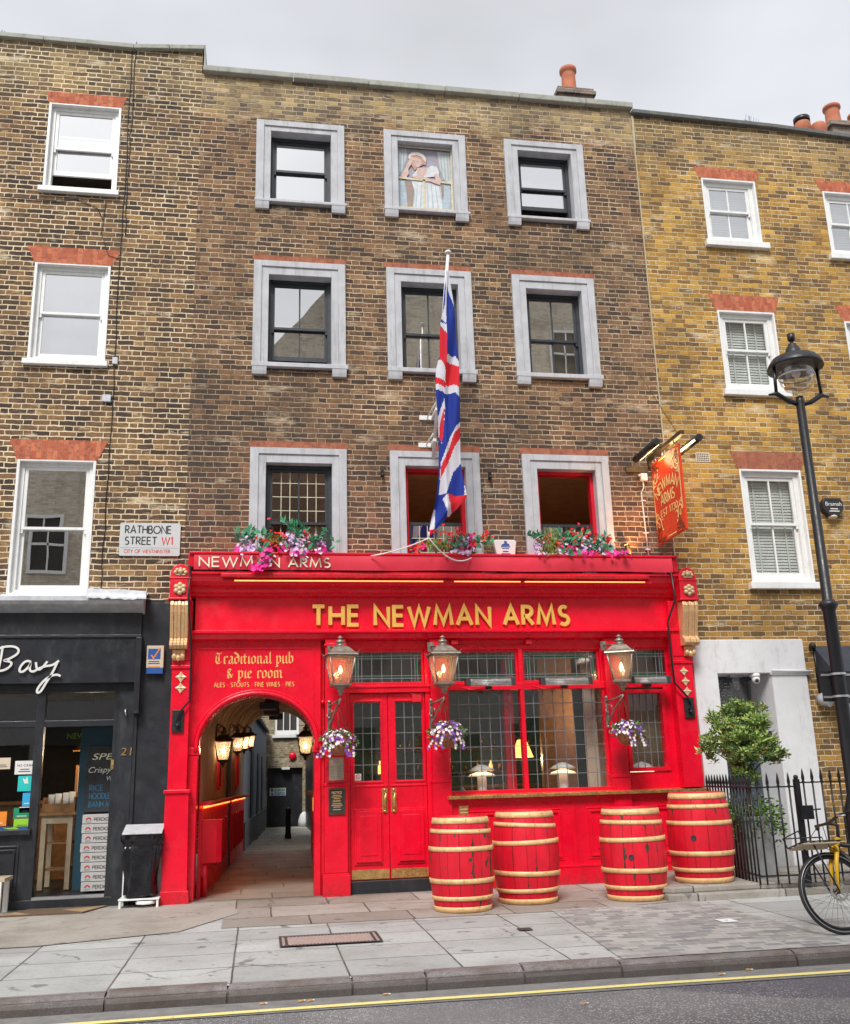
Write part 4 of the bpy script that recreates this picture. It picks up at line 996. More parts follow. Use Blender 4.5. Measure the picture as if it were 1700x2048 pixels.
# ------------------------------------------------------------------ left neighbour
lb = thing("terraced_house", "brown stock brick house with red brick window arches over a black shopfront", "building", (-3.5, 0, 0))
LWN = [(-3.16, -2.15, 9.57, 10.98), (-3.17, -2.16, 6.93, 8.39), (-3.18, -2.19, 3.72, 5.52)]
def lt(x): return 12.0 if x < -2.02 else 12.0+(x+2.02)*.09
wall("brick_wall", B_LEFT, lb, -7.5, -1.015, 3.55, lt, [(a-.003, b+.003, c-.003, d+.003) for a, b, c, d in LWN], dep=.16, xc=(-2.02, -1.6, -4.2))
mb = MB(); xx = [-7.5, -4.6, -3.3, -2.02, -1.5, -.99]
for a, b in zip(xx, xx[1:]):
    za, zb = lt(a), lt(b)
    mb.prism([(a+.003, za), (b-.003, zb), (b-.003, zb+.075), (a+.003, za+.075)], 'y', -.07, .35)
mb.prism([(-.99, 11.8), (-.955, 11.8), (-.975, 12.17), (-.99, 12.17)], 'y', -.08, .34)
mb.build("coping", M_COPE, lb, .01)
MB().box(-7.5, -1.02, .02, .33, 11.2, 11.98).build("parapet", B_LEFT, lb)
MB().box(-7.5, -1.016, .3, 9, 11.1, 11.2).build("roof", M_SLATE, lb)
MB().box(-7.5, -1.016, 8.8, 9, 0, 11.1).build("back_wall", B_LEFT, lb)
room("room_interior", -7.4, -1.05, .27, 3.5, 9.2, 11.05, M_CURT, M_WHITE, M_WOOD, lb)
room("room_interior", -7.4, -1.05, .27, 3.5, 6.4, 9.1, M_GREYALL, M_WHITE, M_WOOD, lb)
room("room_interior", -7.4, -1.05, .27, 3.5, 3.72, 6.3, M_GREYALL, M_WHITE, M_WOOD, lb)
for k, (x0, x1, z0, z1) in enumerate(LWN):
    mb = MB(); mb.box(x0, x0+.035, -.006, .17, z0, z1).box(x1-.035, x1, -.006, .17, z0, z1).box(x0+.035, x1-.035, -.005, .17, z1-.02, z1).box(x0+.035, x1-.035, -.005, .17, z0, z0+.03)
    w = mb.build("window", M_WHITE, lb, .003)
    MB().box(x0-.05, x1+.04, -.07, .1, z0-.08, z0+.0).build("sill", M_WHITE if k < 2 else M_RENDER, w, .008)
    sash_window(w, x0+.036, x1-.036, z0+.031, z1-.021, .07, M_WHITE, GL_UP, mid=(z0+z1)/2-.02*(k == 2), raise_=.22 if k == 0 else 0, fw=.05, sw=.045)
    r = [(0.05, .19), (.12, .25), (.12, .28)][k]
    MB().prism([(x0-.01, z1), (x1+.01, z1), (x1+r[0]+.02, z1+r[1]), (x0-r[0], z1+r[1])], 'y', -.005, .03).build("brick_arch", M_ARCHBR, lb)
MB().box(-3.1, -2.22, .3, .305, 7.0, 8.3).build("roller_blind", M_GREYALL, lb)
# black shopfront
sf = lambda n, mb, mat=M_BLACKSH, bevel=.004: mb.build(n, mat, lb, bevel)
sf("cornice", MB().prism([(-.02, 3.47), (-.26, 3.56), (-.30, 3.60), (-.30, 3.66), (-.02, 3.70)], 'x', -7.5, -1.47), M_LEADSH, .004)
mb = MB(); random.seed(3)
g = [[mb.b.verts.new((-2.15+.72*i/14, -.335+.34*max(0, j-1)/5-(.006 if j == 0 else 0), 3.71+.025*random.random()-.002*i+(.03 if j > 3 else 0)-(.085+.02*random.random() if j == 0 else 0)+(.02 if j == 1 else 0))) for j in range(7)] for i in range(15)]
for i in range(14):
    for j in range(6): mb.b.faces.new((g[i][j], g[i+1][j], g[i+1][j+1], g[i][j+1])).smooth = True
sf("lead_flashing", mb, M_LEADSH, 0)
sf("frieze", MB().box(-7.5, -1.5, -.06, .02, 3.18, 3.50))
sf("frieze_side", MB().box(-1.5, -1.015, -.02, .02, 0, 3.62).box(-1.49, -1.24, -.019, .02, 3.62, 3.66))
sf("rail_moulding", MB().box(-7.5, -1.48, -.22, .02, 3.15, 3.185), M_BLACKSH)
fas = sf("fascia_board", MB().prism([(-.16, 2.60), (-.2, 3.15), (.0, 3.15), (.0, 2.60)], 'x', -7.5, -1.54))
sf("fascia_side", MB().prism([(-.18, 2.22), (-.22, 3.15), (.0, 3.15), (.0, 2.2)], 'x', -1.54, -1.475))
# script lettering, traced strokes on the fascia plane
mb = MB(); fr = (Vector((0, -.19, 0)), Vector((1, 0, 0)), Vector((0, 0, 1)), Vector((0, -1, 0)))
def b6(*pts): return [at(x/3.25, 1200+y/3.25, -.19) for x, y in pts]
def smooth(p, it=2):
    for _ in range(it):
        q = [p[0]]
        for a, b in zip(p, p[1:]): q += [(a[0]*.75+b[0]*.25, a[1]*.75+b[1]*.25), (a[0]*.25+b[0]*.75, a[1]*.25+b[1]*.75)]
        p = q+[p[-1]]
    return p
for k, st in enumerate((b6((20, 300), (8, 380), (-10, 460)), b6((-30, 330), (20, 305), (90, 300), (125, 320), (120, 350), (60, 385), (20, 395), (70, 400), (80, 420), (40, 455), (-20, 465)),
           b6((200, 400), (170, 395), (135, 430), (125, 465), (150, 470), (190, 435), (205, 400), (190, 455), (215, 470), (255, 445)), b6((235, 405), (240, 450), (265, 455), (310, 400)),
           b6((375, 405), (345, 470), (300, 540), (265, 600), (240, 605), (245, 575), (290, 520), (340, 490), (375, 485), (395, 495)), b6((255, 445), (300, 430), (345, 425), (385, 395)))):
    stroke(mb, smooth(st), .026, fr, .004+.0008*k, .012)
mb.build("script_lettering", M_PAPER, lb)
f = MB(); f.box(-2.70, -2.60, -.03, .08, 0, 2.60).box(-1.785, -1.735, -.03, .08, 0, 2.60).box(-7.5, -1.74, -.026, .075, 2.50, 2.60).box(-7.5, -1.74, -.026, .075, 2.085, 2.16)
f.box(-1.735, -1.50, -.05, .08, 0, 2.60).box(-1.70, -1.54, -.06, .08, .1, 2.5)
f.box(-7.5, -2.69, -.027, .078, 0, .84); f.box(-7.5, -2.66, -.09, .08, .84, .90); ringbox(f, -3.3, -2.78, .2, .72, .02, -.045, -.028); ringbox(f, -3.26, -2.82, .24, .68, .02, -.055, -.044)
f.box(-7.5, -1.5, -.06, .08, 0, .11)
sfr = f.build("shop_frame", M_BLACKSH, lb, .004)
pane("pane", GL_SHOP, sfr, -7.5, -2.70, .9, 2.085, .03); pane("pane", GL_SHOP, sfr, -7.5, -2.70, 2.16, 2.50, .03); pane("pane", GL_SHOP, sfr, -2.60, -1.785, 2.16, 2.50, .03)
MB().box(-2.60, -1.785, -.045, .05, .11, .135).build("door_sill", M_ALU, lb)
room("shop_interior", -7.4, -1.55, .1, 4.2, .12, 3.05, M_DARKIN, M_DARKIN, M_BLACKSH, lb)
MB().box(-7.4, -2.3, 2.6, 3.0, .12, 1.15).box(-7.4, -2.25, 2.55, 3.05, 1.15, 1.2).build("counter", M_WOOD, lb)
MB().box(-3.6, -2.2, 3.4, 3.5, 2.0, 2.3).build("menu_board", M_BLACKP, lb)
mb = MB(); bfont(mb, "NEW ORDERS", frame_wall(-2.95, 2.1, 3.39), .12); mb.build("menu_lettering", M_LIMEP, lb)
mb = MB(); bfont(mb, "21", frame_wall(-1.685, 1.725, -.062), .13, .008, width=.135, shear=.1); mb.build("house_number", M_BRASS, lb)
MB().box(-1.79, -1.755, -.04, -.03, 1.56, 1.68).build("bell_push", M_BRASS, lb)
MB().tube([(-1.64, -.07, 2.28), (-1.64, -.12, 2.26), (-1.63, -.12, 2.2)], .01, 6).build("hook", M_ALU, lb)

# ------------------------------------------------------------------ right neighbour
M_SLAT = paint('blind_slat', (.60, .65, .62), .6, bump=0)
rb = thing("corner_house", "yellow stock brick house with white sash windows and a pale rendered doorway", "building", (8, 0, 0))
RW = [(6.86, 7.79, 9.40, 10.55), (6.87, 7.82, 6.88, 8.21), (6.92, 7.90, 3.92, 5.63), (8.97, 9.92, 9.30, 10.47), (9.0, 9.95, 6.8, 8.13), (9.05, 10.0, 3.9, 5.6)]
wall("brick_wall", B_RIGHT, rb, 5.772, 14, 0, lambda x: 11.62-(x-5.77)*.022-max(0, x-8.2)*.03, [(a-.003, b+.003, c-.003, d+.003) for a, b, c, d in RW]+[(6.0, 7.5, 0, 3.06), (7.95, 13.5, 0, 2.98)], dep=.14, xc=(8.2,))
mb = MB(); zt = lambda x: 11.62-(x-5.77)*.022-max(0, x-8.2)*.03
for a, b in ((5.775, 7.0), (7.0, 8.2), (8.2, 9.6), (9.6, 14)): mb.prism([(a+.003, zt(a)), (b-.003, zt(b)), (b-.003, zt(b)+.07), (a+.003, zt(a)+.07)], 'y', -.08, .35)
mb.build("coping", M_COPED, rb, .008)
MB().prism([(5.774, 11), (5.80, 11), (5.81, 11.6), (5.774, 11.6)], 'y', -.012, .0).box(5.772, 5.79, -.012, 0, 3.12, 11).build("joint_fillet", paint("lime_mortar", (.5, .42, .28), .9, dirt=(.2, .17, .12)), rb)
MB().box(5.775, 14, .3, 9, 10.9, 11.0).build("roof", M_SLATE, rb); MB().box(5.775, 14, 8.8, 9, 0, 10.9).build("back_wall", B_RIGHT, rb)
for z0, z1 in ((9.0, 10.85), (6.4, 8.9), (3.4, 6.3)): room("room_interior", 6.2, 13.5, .3, 3.2, z0, z1, M_CURT, M_WHITE, M_WOOD, rb)
for k, (x0, x1, z0, z1) in enumerate(RW):
    mb = MB(); mb.box(x0, x0+.03, -.006, .15, z0, z1).box(x1-.03, x1, -.006, .15, z0, z1).box(x0+.03, x1-.03, -.005, .15, z1-.03, z1).box(x0+.03, x1-.03, -.005, .15, z0, z0+.02)
    w = mb.build("window", M_WHITE, rb, .003)
    MB().box(x0-.06, x1+.08, -.08, .1, z0-.10, z0).build("sill", M_WHITE, w, .008)
    sash_window(w, x0+.031, x1-.031, z0+.021, z1-.031, .06, M_WHITE, GL_RIGHT if k % 3 else GL_UP, vb=1, fw=.07, sw=.05, mid=(z0+z1)/2+.02)
    b_ = MB(); nz_ = int((z1-z0-.2)/.045)
    for q in range(nz_): zz = z0+.1+q*.045; b_.obox(((x0+x1)/2, .20, zz), ((x1-x0)/2-.09, 0, 0), (0, .006, .0205), (0, -.0015, .0005))
    for xv in (x0+.28, x1-.26): b_.box(xv-.012, xv+.012, .183, .186, z0+.08, z1-.08)
    b_.build("venetian_blind", M_SLAT, w)
    MB().prism([(x0-.02, z1), (x1+.02, z1), (x1+.11, z1+.27-.07*(k % 3 == 0)), (x0-.12, z1+.27-.07*(k % 3 == 0))], 'y', -.005, .03).build("brick_arch", M_ARCHBR if k % 3 < 2 else M_ARCHBR2, rb)
mb = MB(); mb.box(6.26, 6.48, -.006, .02, 5.72, 5.87); ab = mb.build("air_brick", M_CURT, rb)
mb = MB()
for i in range(7):
    for j in range(4): mb.box(6.275+i*.028, 6.289+i*.028, -.009, -.004, 5.737+j*.032, 5.754+j*.032)
mb.build("air_holes", M_INK, ab)
# rendered portal
mb = MB(); mb.box(5.875, 6.22, -.05, .5, 0.0, 3.10).box(6.22, 7.55, -.05, .5, 2.63, 3.10).prism([(7.02, -.05), (7.55, -.05), (7.55, .5), (6.93, .5)], 'z', 0, 2.63)
mb.box(7.0, 7.60, -.075, .1, 2.60, 2.635)
po = mb.build("portal", M_RENDER, rb, .01)
mb = MB(); mb.box(6.22, 7.0, .42, .5, .12, 2.12); ringbox(mb, 6.22, 7.0, 2.12, 2.63, .05, .40, .5)
for a, b in ((6.30, 6.56), (6.62, 6.90)):
    for c, d in ((.3, .95), (1.1, 2.0)): ringbox(mb, a, b, c, d, .02, .405, .421)
dr = mb.build("front_door", M_SLATEB, rb, .004)
pane("pane", GL_TRANS, dr, 6.27, 6.95, 2.17, 2.58, .44)
mb = MB(); random.seed(12)
for r in range(9):
    for c in range(13):
        if random.random() < .6: mb.box(6.28+c*.028, 6.30+c*.028, .428, .434, 2.19+r*.042, 2.205+r*.042)
mb.build("etched_pattern", M_RENDER, dr)
room("hall_interior", 6.1, 7.1, .51, 2.5, .1, 2.7, M_DARKIN, M_DARKIN, M_DARKIN, rb)
MB().box(6.985, 7.0, .1, .2, 1.45, 1.85).build("entry_panel", M_BLACKP, rb)
MB().tube([(7.0, -.09, 2.66), (7.62, -.09, 2.645)], .018, 8).build("conduit", M_RENDER, rb)
# dark awning and shopfront beyond
aw = MB(); aw.prism([(-.02, 3.0), (-.55, 2.50), (-.55, 2.36), (-.02, 2.36)], 'x', 7.72, 13.5); aw.build("shop_awning", M_NAVY, rb)
mb = MB(); mb.box(7.95, 8.05, .0, .1, 0, 2.97).box(8.05, 13.5, .0, .1, 2.2, 2.97).box(8.05, 13.5, .0, .1, 0, .7).box(8.45, 8.5, .0, .1, .7, 2.2).box(8.05, 13.5, .001, .1, 1.85, 1.9)
sp = mb.build("shop_frame", M_SLATEB, rb); pane("pane", GL_UP, sp, 8.05, 13.5, .7, 2.2, .05); room("shop_interior", 7.96, 13.5, .15, 3, 0, 2.97, M_GREENW, M_DARKIN, M_DARKIN, rb)
# chimneys behind the right parapet
c = MB(); Y = 2.0; X0 = at(1652, 250, Y)[0]; zc = at(1670, 248, Y)[1]
c.box(X0+.06, X0+1.6, Y-.1, Y+.9, 11, zc-.12).box(X0, X0+1.66, Y-.16, Y+.96, zc-.12, zc-.04).box(X0+.03, X0+1.63, Y-.13, Y+.93, zc-.04, zc)
ch2 = c.build("chimney", M_STACKB, rb)
pot(ch2, at(1668, 250, Y+.1)[0], Y+.1, zc, at(1663, 214, Y+.1)[1]-zc, .16); pot(ch2, X0+.9, Y+.3, zc, .5, .15)
c = MB(); c.box(9.3, 10.4, 1.2, 2.0, 11, 11.75); ch3 = c.build("chimney", M_STACKB, rb)
for px, py in ((1604, 246), (1636, 250)):
    x, z = at(px, py, 1.5); pot(ch3, x, 1.5, 11.75, z-11.75, .14)
x, z = at(1604, 247, 1.5); MB().lathe([(.15, 0), (.15, .09), (.02, .1)], (x, 1.5, z+.01), 16).build("chimney_cowl", M_IRON, ch3)

# ------------------------------------------------------------------ court behind the passage
gh = thing("alley_house", "blue grey rendered house along the left side of the court beyond the passage", "building", (.0, 15, 0))
P0, P1 = Vector((-.33, 9.02, 0)), Vector((.22, 21.9, 0)); dv = (P1-P0); ln = dv.length; dv.normalize(); nv = Vector((dv.y, -dv.x, 0))
mb = MB(); mb.obox((P0+P1)/2-nv*.15+Vector((0, 0, 1.5)), nv*.15, dv*ln/2, (0, 0, 1.62)); wl_ = mb.build("wall", M_GREYALL, gh)
mb = MB(); mb.obox((P0+P1)/2-nv*.4+Vector((0, 0, 3.25)), nv*.5+Vector((0, 0, -.2)), dv*ln/2, (0, 0, .05)); mb.build("roof", M_SLATE, gh)
for t_ in (3.2, 6.6, 9.4):
    c0 = P0+dv*t_; mb = MB(); mb.obox(c0+nv*.01+Vector((0, 0, 1.05)), nv*.02, dv*.45, (0, 0, 1.1)); mb.build("doorway", M_SLATEB, gh)
mb = MB(); mb.obox((P0+P1)/2+nv*.02+Vector((0, 0, .25)), nv*.03, dv*ln/2, (0, 0, .32)); mb.build("plinth", paint("plinth_grey", (.16, .17, .18), .8), gh)
bk = thing("court_building", "old pale brick wall with a black fire door closing off the court", "building", (1, 22, 0))
wall("brick_wall", B_ALLEY, bk, -5, 10, -.2, lambda x: 8, [(.27, 1.46, -.2, 1.86), (.50, 1.33, 2.95, 4.2)], y=22, dep=.3)
MB().box(.27, 1.46, 22.2, 22.3, -.2, 1.86).build("fire_door", M_BLACKSH, bk)
mb = MB(); ringbox(mb, .50, 1.33, 2.95, 4.2, .08, 22.05, 22.15, wb=.16)
for q in (1, 2): mb.box(.58+.22*q-.015, .58+.22*q+.015, 22.06, 22.12, 3.1, 4.12)
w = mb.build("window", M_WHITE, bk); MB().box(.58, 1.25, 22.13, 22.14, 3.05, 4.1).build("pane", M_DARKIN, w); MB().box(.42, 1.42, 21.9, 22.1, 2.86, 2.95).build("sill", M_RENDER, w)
MB().box(.2, 1.6, 21.99, 22.0, 1.86, 2.25).build("cement_patch", M_RENDER, bk) if False else None
MB().box(.75, 1.02, 21.9, 22.0, 1.80, 1.88).build("door_light", M_RENDER, bk)
MB().lathe([(.001, 0), (.06, .01), (.12, .03), (.13, .06), (.10, .1)], (0, 0, 0), 16).xf(Matrix.Translation((1.12, 22, 2.24)) @ Matrix.Rotation(-PI/2, 4, 'X') @ Matrix.Translation((0, 0, -.1))).build("alarm_bell", M_RED, bk)
fs = thing("exit_sign", "small green and blue notice fixed to the black door in the court", "sign", (.63, 22.19, 1.07))
MB().box(.36, .90, 22.185, 22.197, .95, 1.20).build("plate", M_PAPER, fs); MB().box(.52, .87, 22.18, 22.186, 1.085, 1.18).build("green_band", M_GREENP, fs); MB().box(.52, .87, 22.18, 22.186, .97, 1.06).build("blue_band", M_BLUEP, fs)
mb = MB(); text(mb, "FIRE EXIT", frame_wall(.54, 1.11, 22.179), .045, .009, .001, width=.3); text(mb, "KEEP CLEAR", frame_wall(.54, .993, 22.179), .045, .009, .001, width=.3); mb.build("lettering", M_PAPER, fs)
MB().ball((.44, 22.182, 1.015), .035, 10).box(.40, .48, 22.18, 22.186, 1.09, 1.175).build("pictogram", M_BLUEP, fs)
st = thing("side_house", "black painted building along the right side of the court", "building", (1.9, 15, 0))
MB().box(1.55, 1.8, 11, 21.9, -.1, 3.6).build("wall", M_BLACKSH, st); MB().tube([(1.5, 12, 0), (1.5, 12, 3.4)], .05, 8).build("drainpipe", M_IRON, st)
bo = thing("bollard", "black iron bollard standing at the far end of the passage", "bollard", (.74, 13.4, 0))
MB().lathe([(.085, 0), (.085, .1), (.07, .12), (.062, .5), (.07, .52), (.06, .54), (.058, .62), (.075, .64), (.06, .67), (.07, .70), (.04, .74), (.001, .75)], (.74, 13.35, -.0), 16).build("post", M_IRON, bo)
x, z = at(548, 1560, 21.6)
gs = thing("guard_stone", "pale rounded guard stone at the foot of the wall by the court door", "stone", (1.55, 21.7, -.06))
MB().lathe([(.2, 0), (.19, .2), (.13, .38), (.04, .47), (.001, .48)], (1.5, 21.7, -.06), 14).build("stone", M_RENDER, gs)
# ------------------------------------------------------------------ things on and in front of the pub
def lamp(name, par, loc, power, col=(1, .68, .36), r=.03):
    l = bpy.data.lights.new(name, 'POINT'); l.energy = power; l.color = col; l.shadow_soft_size = r
    o = bpy.data.objects.new(name, l); COL.objects.link(o); o.parent = par; o.location = Vector(loc)-WL[par.name]; return o

# barrels
def barrel_wood(name, seed, chips):
    s = T(name); o = s.xyz(); a = s.math('DIVIDE', s.math('ADD', s.math('ARCTAN2', o[1], o[0]), PI), 2*PI)
    u = s.math('ADD', s.math('MULTIPLY', a, 17), seed*.37); u = s.math('ADD', u, s.math('MULTIPLY', s.math('SINE', s.math('MULTIPLY', u, 2.3)), .16)); k = s.math('FLOOR', u); f = s.math('FRACT', u)
    d = s.math('MINIMUM', f, s.math('SUBTRACT', 1, f))
    gap = s.rng(d, .008, .024)
    r = s.white(s.vec(k, seed, 1))[0]
    c = s.mix(r, (.68, .006, .024), (.82, .010, .036))
    c = s.mix(s.rng(s.noise(9, 5, .6, s.scaled((1, 1, .3), loc=(seed, 0, 0))), .4, .7), c, (.58, .006, .022))
    w = s.scaled((1, 1, .42), loc=(seed*3.1, seed, seed))
    n1 = s.noise(11, 5, .62, w); edge = s.math('MULTIPLY', s.rng(d, .2, .0), .12)
    ch = s.rng(s.math('ADD', n1, edge), .73-chips, .742-chips)
    c = s.mix(ch, c, s.mix(s.noise(30, 3), (.02, .015, .013), (.14, .08, .05)))
    scr = s.rng(s.noise(60, 3, .6, s.scaled((1, 1, .1), loc=(seed, 2, 0))), .68, .72)
    c = s.mix(s.math('MULTIPLY', scr, .6), c, (.12, .02, .02))
    c = s.mix(gap, (.15, .012, .014), c)
    s.bump(s.math('ADD', s.math('MULTIPLY', gap, 1), s.math('MULTIPLY', s.noise(40, 4, .6, s.scaled((1, 1, .15))), .4)), .005, .8)
    return s.base(c, s.rng(s.noise(8, 3), .3, .7, .35, .6), 0, .4)
M_HOOP = paint("hoop_gold_paint", (.82, .53, .245), .45, .05, var=.2, scale=8, bump=.002, dirt=(.3, .12, .05), dirt_amt=.55)
M_HEAD = paint("barrel_head_red", (.56, .012, .025), .5, var=.2, bump=.003, dirt=(.2, .1, .08), dirt_amt=.4)
BD = [("scuffed red barrel with black paint chips, nearest the pub doors", 2.18, -1.78, 0, .965, .352, 1, .10, False, (0, .02, 0, 0, 0, 0)),
      ("red barrel with one hoop slipped askew, second from the pub doors", 3.0, -1.42, 0, .985, .375, 4, .045, False, (0, .05, .03, .02, .01, 0)),
      ("chipped red barrel with a black bung hole, in front of the dark window mullion", 4.20, -1.62, 0, .985, .370, 7, .085, True, (0, .02, .02, .01, 0, 0)),
      ("cleaner red barrel with a bung hole standing on the raised stone step", 5.08, -1.50, .115, .99, .372, 9, .02, True, (0, 0, 0, 0, 0, 0))]
for k, (lab, x, y, zo, h, R, sd, ch, bung, tl) in enumerate(BD):
    z = zo+(gz(y) if not zo else 0)
    b = thing("barrel", lab, "barrel", (x, y, z), "barrels outside the pub")
    rad = lambda t: R*(.80+.20*math.sin(PI*(.04+.92*t))**.8) if 0 <= t <= 1 else R*.8
    n = 16; prof = [(rad(i/n), .02+(h-.02)*i/n) for i in range(n+1)]
    prof = [(prof[0][0]-.03, .0)]+[(prof[0][0], 0)]+prof+[(prof[-1][0]-.022, h), (prof[-1][0]-.03, h-.035)]
    mb = MB(); mb.lathe(prof, (x, y, z), 48, caps=False); sv = mb.build("staves", barrel_wood("barrel_staves_%s" % "abcd"[k], sd, ch), b)
    MB().lathe([(.001, h-.036), (prof[-1][0]+.002, h-.036)], (x, y, z), 40, caps=False).build("head", M_HEAD, b)
    for q, (t0, t1) in enumerate(((.925, .99), (.82, .865), (.635, .685), (.30, .352), (.125, .17), (.005, .062))):
        mb = MB(); hp = [(rad(t0)+.001, t0*h), (rad(t0)+.007, t0*h+.002), (rad((t0+t1)/2)+.008, (t0+t1)/2*h), (rad(t1)+.007, t1*h-.002), (rad(t1)+.001, t1*h)]
        mb.lathe(hp, (0, 0, 0), 48, caps=False)
        mid = Matrix.Translation((0, 0, (t0+t1)/2*h)); rot = Matrix.Rotation(tl[q]*(1 if q % 2 else -1), 4, 'Y')
        mb.xf(Matrix.Translation((x, y, z)) @ mid @ rot @ mid.inverted()); mb.build("hoop", M_HOOP, b)
        if q in (0, 1, 3, 4):
            rv = MB(); aa = -PI/2+.5*math.sin(q*2+k); rr = rad((t0+t1)/2)+.009
            for dz in (-.01, .012): rv.ball((x+rr*math.cos(aa), y+rr*math.sin(aa), z+(t0+t1)/2*h+dz), .007, 6)
            rv.build("rivet", M_BRASS, b)
    if bung:
        ang = math.atan2(CAMP.y-y, CAMP.x-x)+(-.06 if k == 2 else -.2); rr = R+.002; zz = z+h*(.475 if k == 2 else .50)
        c = Vector((x+rr*math.cos(ang), y+rr*math.sin(ang), zz)); d = Vector((math.cos(ang), math.sin(ang), 0))
        mb = MB(); mb.lathe([(.001, .0), (.026, .0), (.031, .003), (.032, -.02)], (0, 0, 0), 16, caps=False)
        mb.xf(Matrix.Translation(c) @ d.to_track_quat('Z', 'Y').to_matrix().to_4x4()); mb.build("bung_hole", M_INK, b)

# wall lanterns
def wall_lantern(x, y, zt, rot, lab, group, scale=.94, metal=None, power=1.3, wallx=None, bracket=True):
    metal = metal or M_LANT
    o = thing("wall_lantern", lab, "lantern", (x, y, zt), group); W0 = WL[o.name]
    def sq(r0, z0, r1, z1, mb): mb.lathe([(r0*1.414, z0), (r1*1.414, z1)], (0, 0, 0), 4, phase=PI/4, smooth=False, caps=False)
    M_ = Matrix.Translation((x, y, zt)) @ Matrix.Rotation(rot, 4, 'Z') @ Matrix.Scale(scale, 4)
    # zt: finial tip; body below it
    r = MB(); sq(.205, -.275, .20, -.262, r); sq(.20, -.262, .155, -.225, r); sq(.155, -.225, .10, -.165, r); sq(.10, -.165, .06, -.145, r)
    r.lathe([(.055, -.15), (.06, -.13), (.05, -.125), (.035, -.12), (.062, -.10), (.066, -.085), (.05, -.07), (.028, -.06), (.02, -.05), (.036, -.04), (.04, -.03), (.025, -.02), (.012, -.012), (.004, .0)], (0, 0, 0), 14)
    for i in (-1, 1):
        for j in (-1, 1): r.face([(i*.155, j*.195, -.262), (i*.195, j*.195, -.262), (i*.23, j*.23, -.20), (i*.2, j*.2, -.232)]); r.face([(i*.195, j*.155, -.262), (i*.195, j*.195, -.262), (i*.23, j*.23, -.20), (i*.2, j*.2, -.232)])
    r.xf(M_); r.build("roof", metal, o)
    f = MB(); t0, t1, zt0, zb0 = .172, .108, -.285, -.66
    for i in (-1, 1):
        for j in (-1, 1): f.tube([(i*t0, j*t0, zt0), (i*t1, j*t1, zb0)], .011, 5)
    for a, zz, hh in ((.185, -.282, .012), (t1+.012, zb0, .012)):
        ringb = [((-a, a), (-a-0, -a+.02)), ((-a, a), (a-.02, a))]
        f.box(-a, a, -a, -a+.022, zz-hh, zz+hh).box(-a, a, a-.022, a, zz-hh, zz+hh).box(-a, -a+.022, -a+.022, a-.022, zz-hh, zz+hh).box(a-.022, a, -a+.022, a-.022, zz-hh, zz+hh)
    sq(.13, -.672, .10, -.69, f); f.lathe([(.10, -.69), (.055, -.715), (.04, -.73), (.05, -.742), (.036, -.755), (.022, -.765), (.03, -.785), (.012, -.80)], (0, 0, 0), 12)
    f.box(-.115, .115, -.115, .115, -.668, -.66)
    f.xf(M_); f.build("frame", metal, o)
    g = MB(); sq(t1-.004, zb0, t0-.004, zt0, g); g.xf(M_); g.build("glass", GL_LAMP, o, fixn=False)
    bl = MB(); bl.lathe([(.010, -.51), (.022, -.49), (.026, -.465), (.018, -.435), (.008, -.41), (.002, -.40)], (0, 0, 0), 10); bl.tube([(0, 0, -.655), (0, 0, -.53)], .009, 6, mi=1)
    bl.xf(M_); bl.build("bulb", [E_BULB, metal], o)
    lamp("lantern_light", o, M_ @ Vector((0, 0, -.45)), power)
    if bracket:
        b = MB(); wy = -.155; xb = x+.0
        b.box(xb-.14, xb-.10, wy-.02, wy, zt-1.2, zt-.78); b.tube([(xb-.12, wy-.02, zt-.85), (xb-.09, (y+wy)/2, zt-.84), (x, y, zt-.79)], .012, 6)
        b.tube([(xb-.12, wy-.02, zt-1.15), (xb-.1, wy-.1, zt-1.05), (xb-.07, (y+wy)/2+.02, zt-.96), (xb-.03, y+.05, zt-.86), (x, y, zt-.80)], .012, 6)
        b.tube([(xb-.12+.03*math.cos(a*.7), wy-.09-.05*math.cos(a), zt-.95+.05*math.sin(a)) for a in [i*.6 for i in range(10)]], .008, 5)
        b.box(xb-.14, xb-.06, wy-.012, wy, zt-.17, zt-.05); b.tube([(xb-.1, wy, zt-.1), (x-.02, y+.02, zt-.14)], .012, 6)
        for zz in (zt-1.18, zt-.8, zt-1.0): b.ball((xb-.12, wy-.02, zz), .022, 8)
        b.build("bracket", metal, o)
    return o
GL_ = "brass lanterns along the red shopfront"
wall_lantern(.98, -.5, 3.12, .12, "weathered metal lantern on the post between passage and red doors", GL_)
wall_lantern(2.29, -.5, 3.12, .02, "weathered metal lantern between the doors and the large leaded window", GL_)
wall_lantern(4.66, -.5, 3.12, -.42, "weathered metal lantern turned cornerwise beside the narrow side window", GL_)
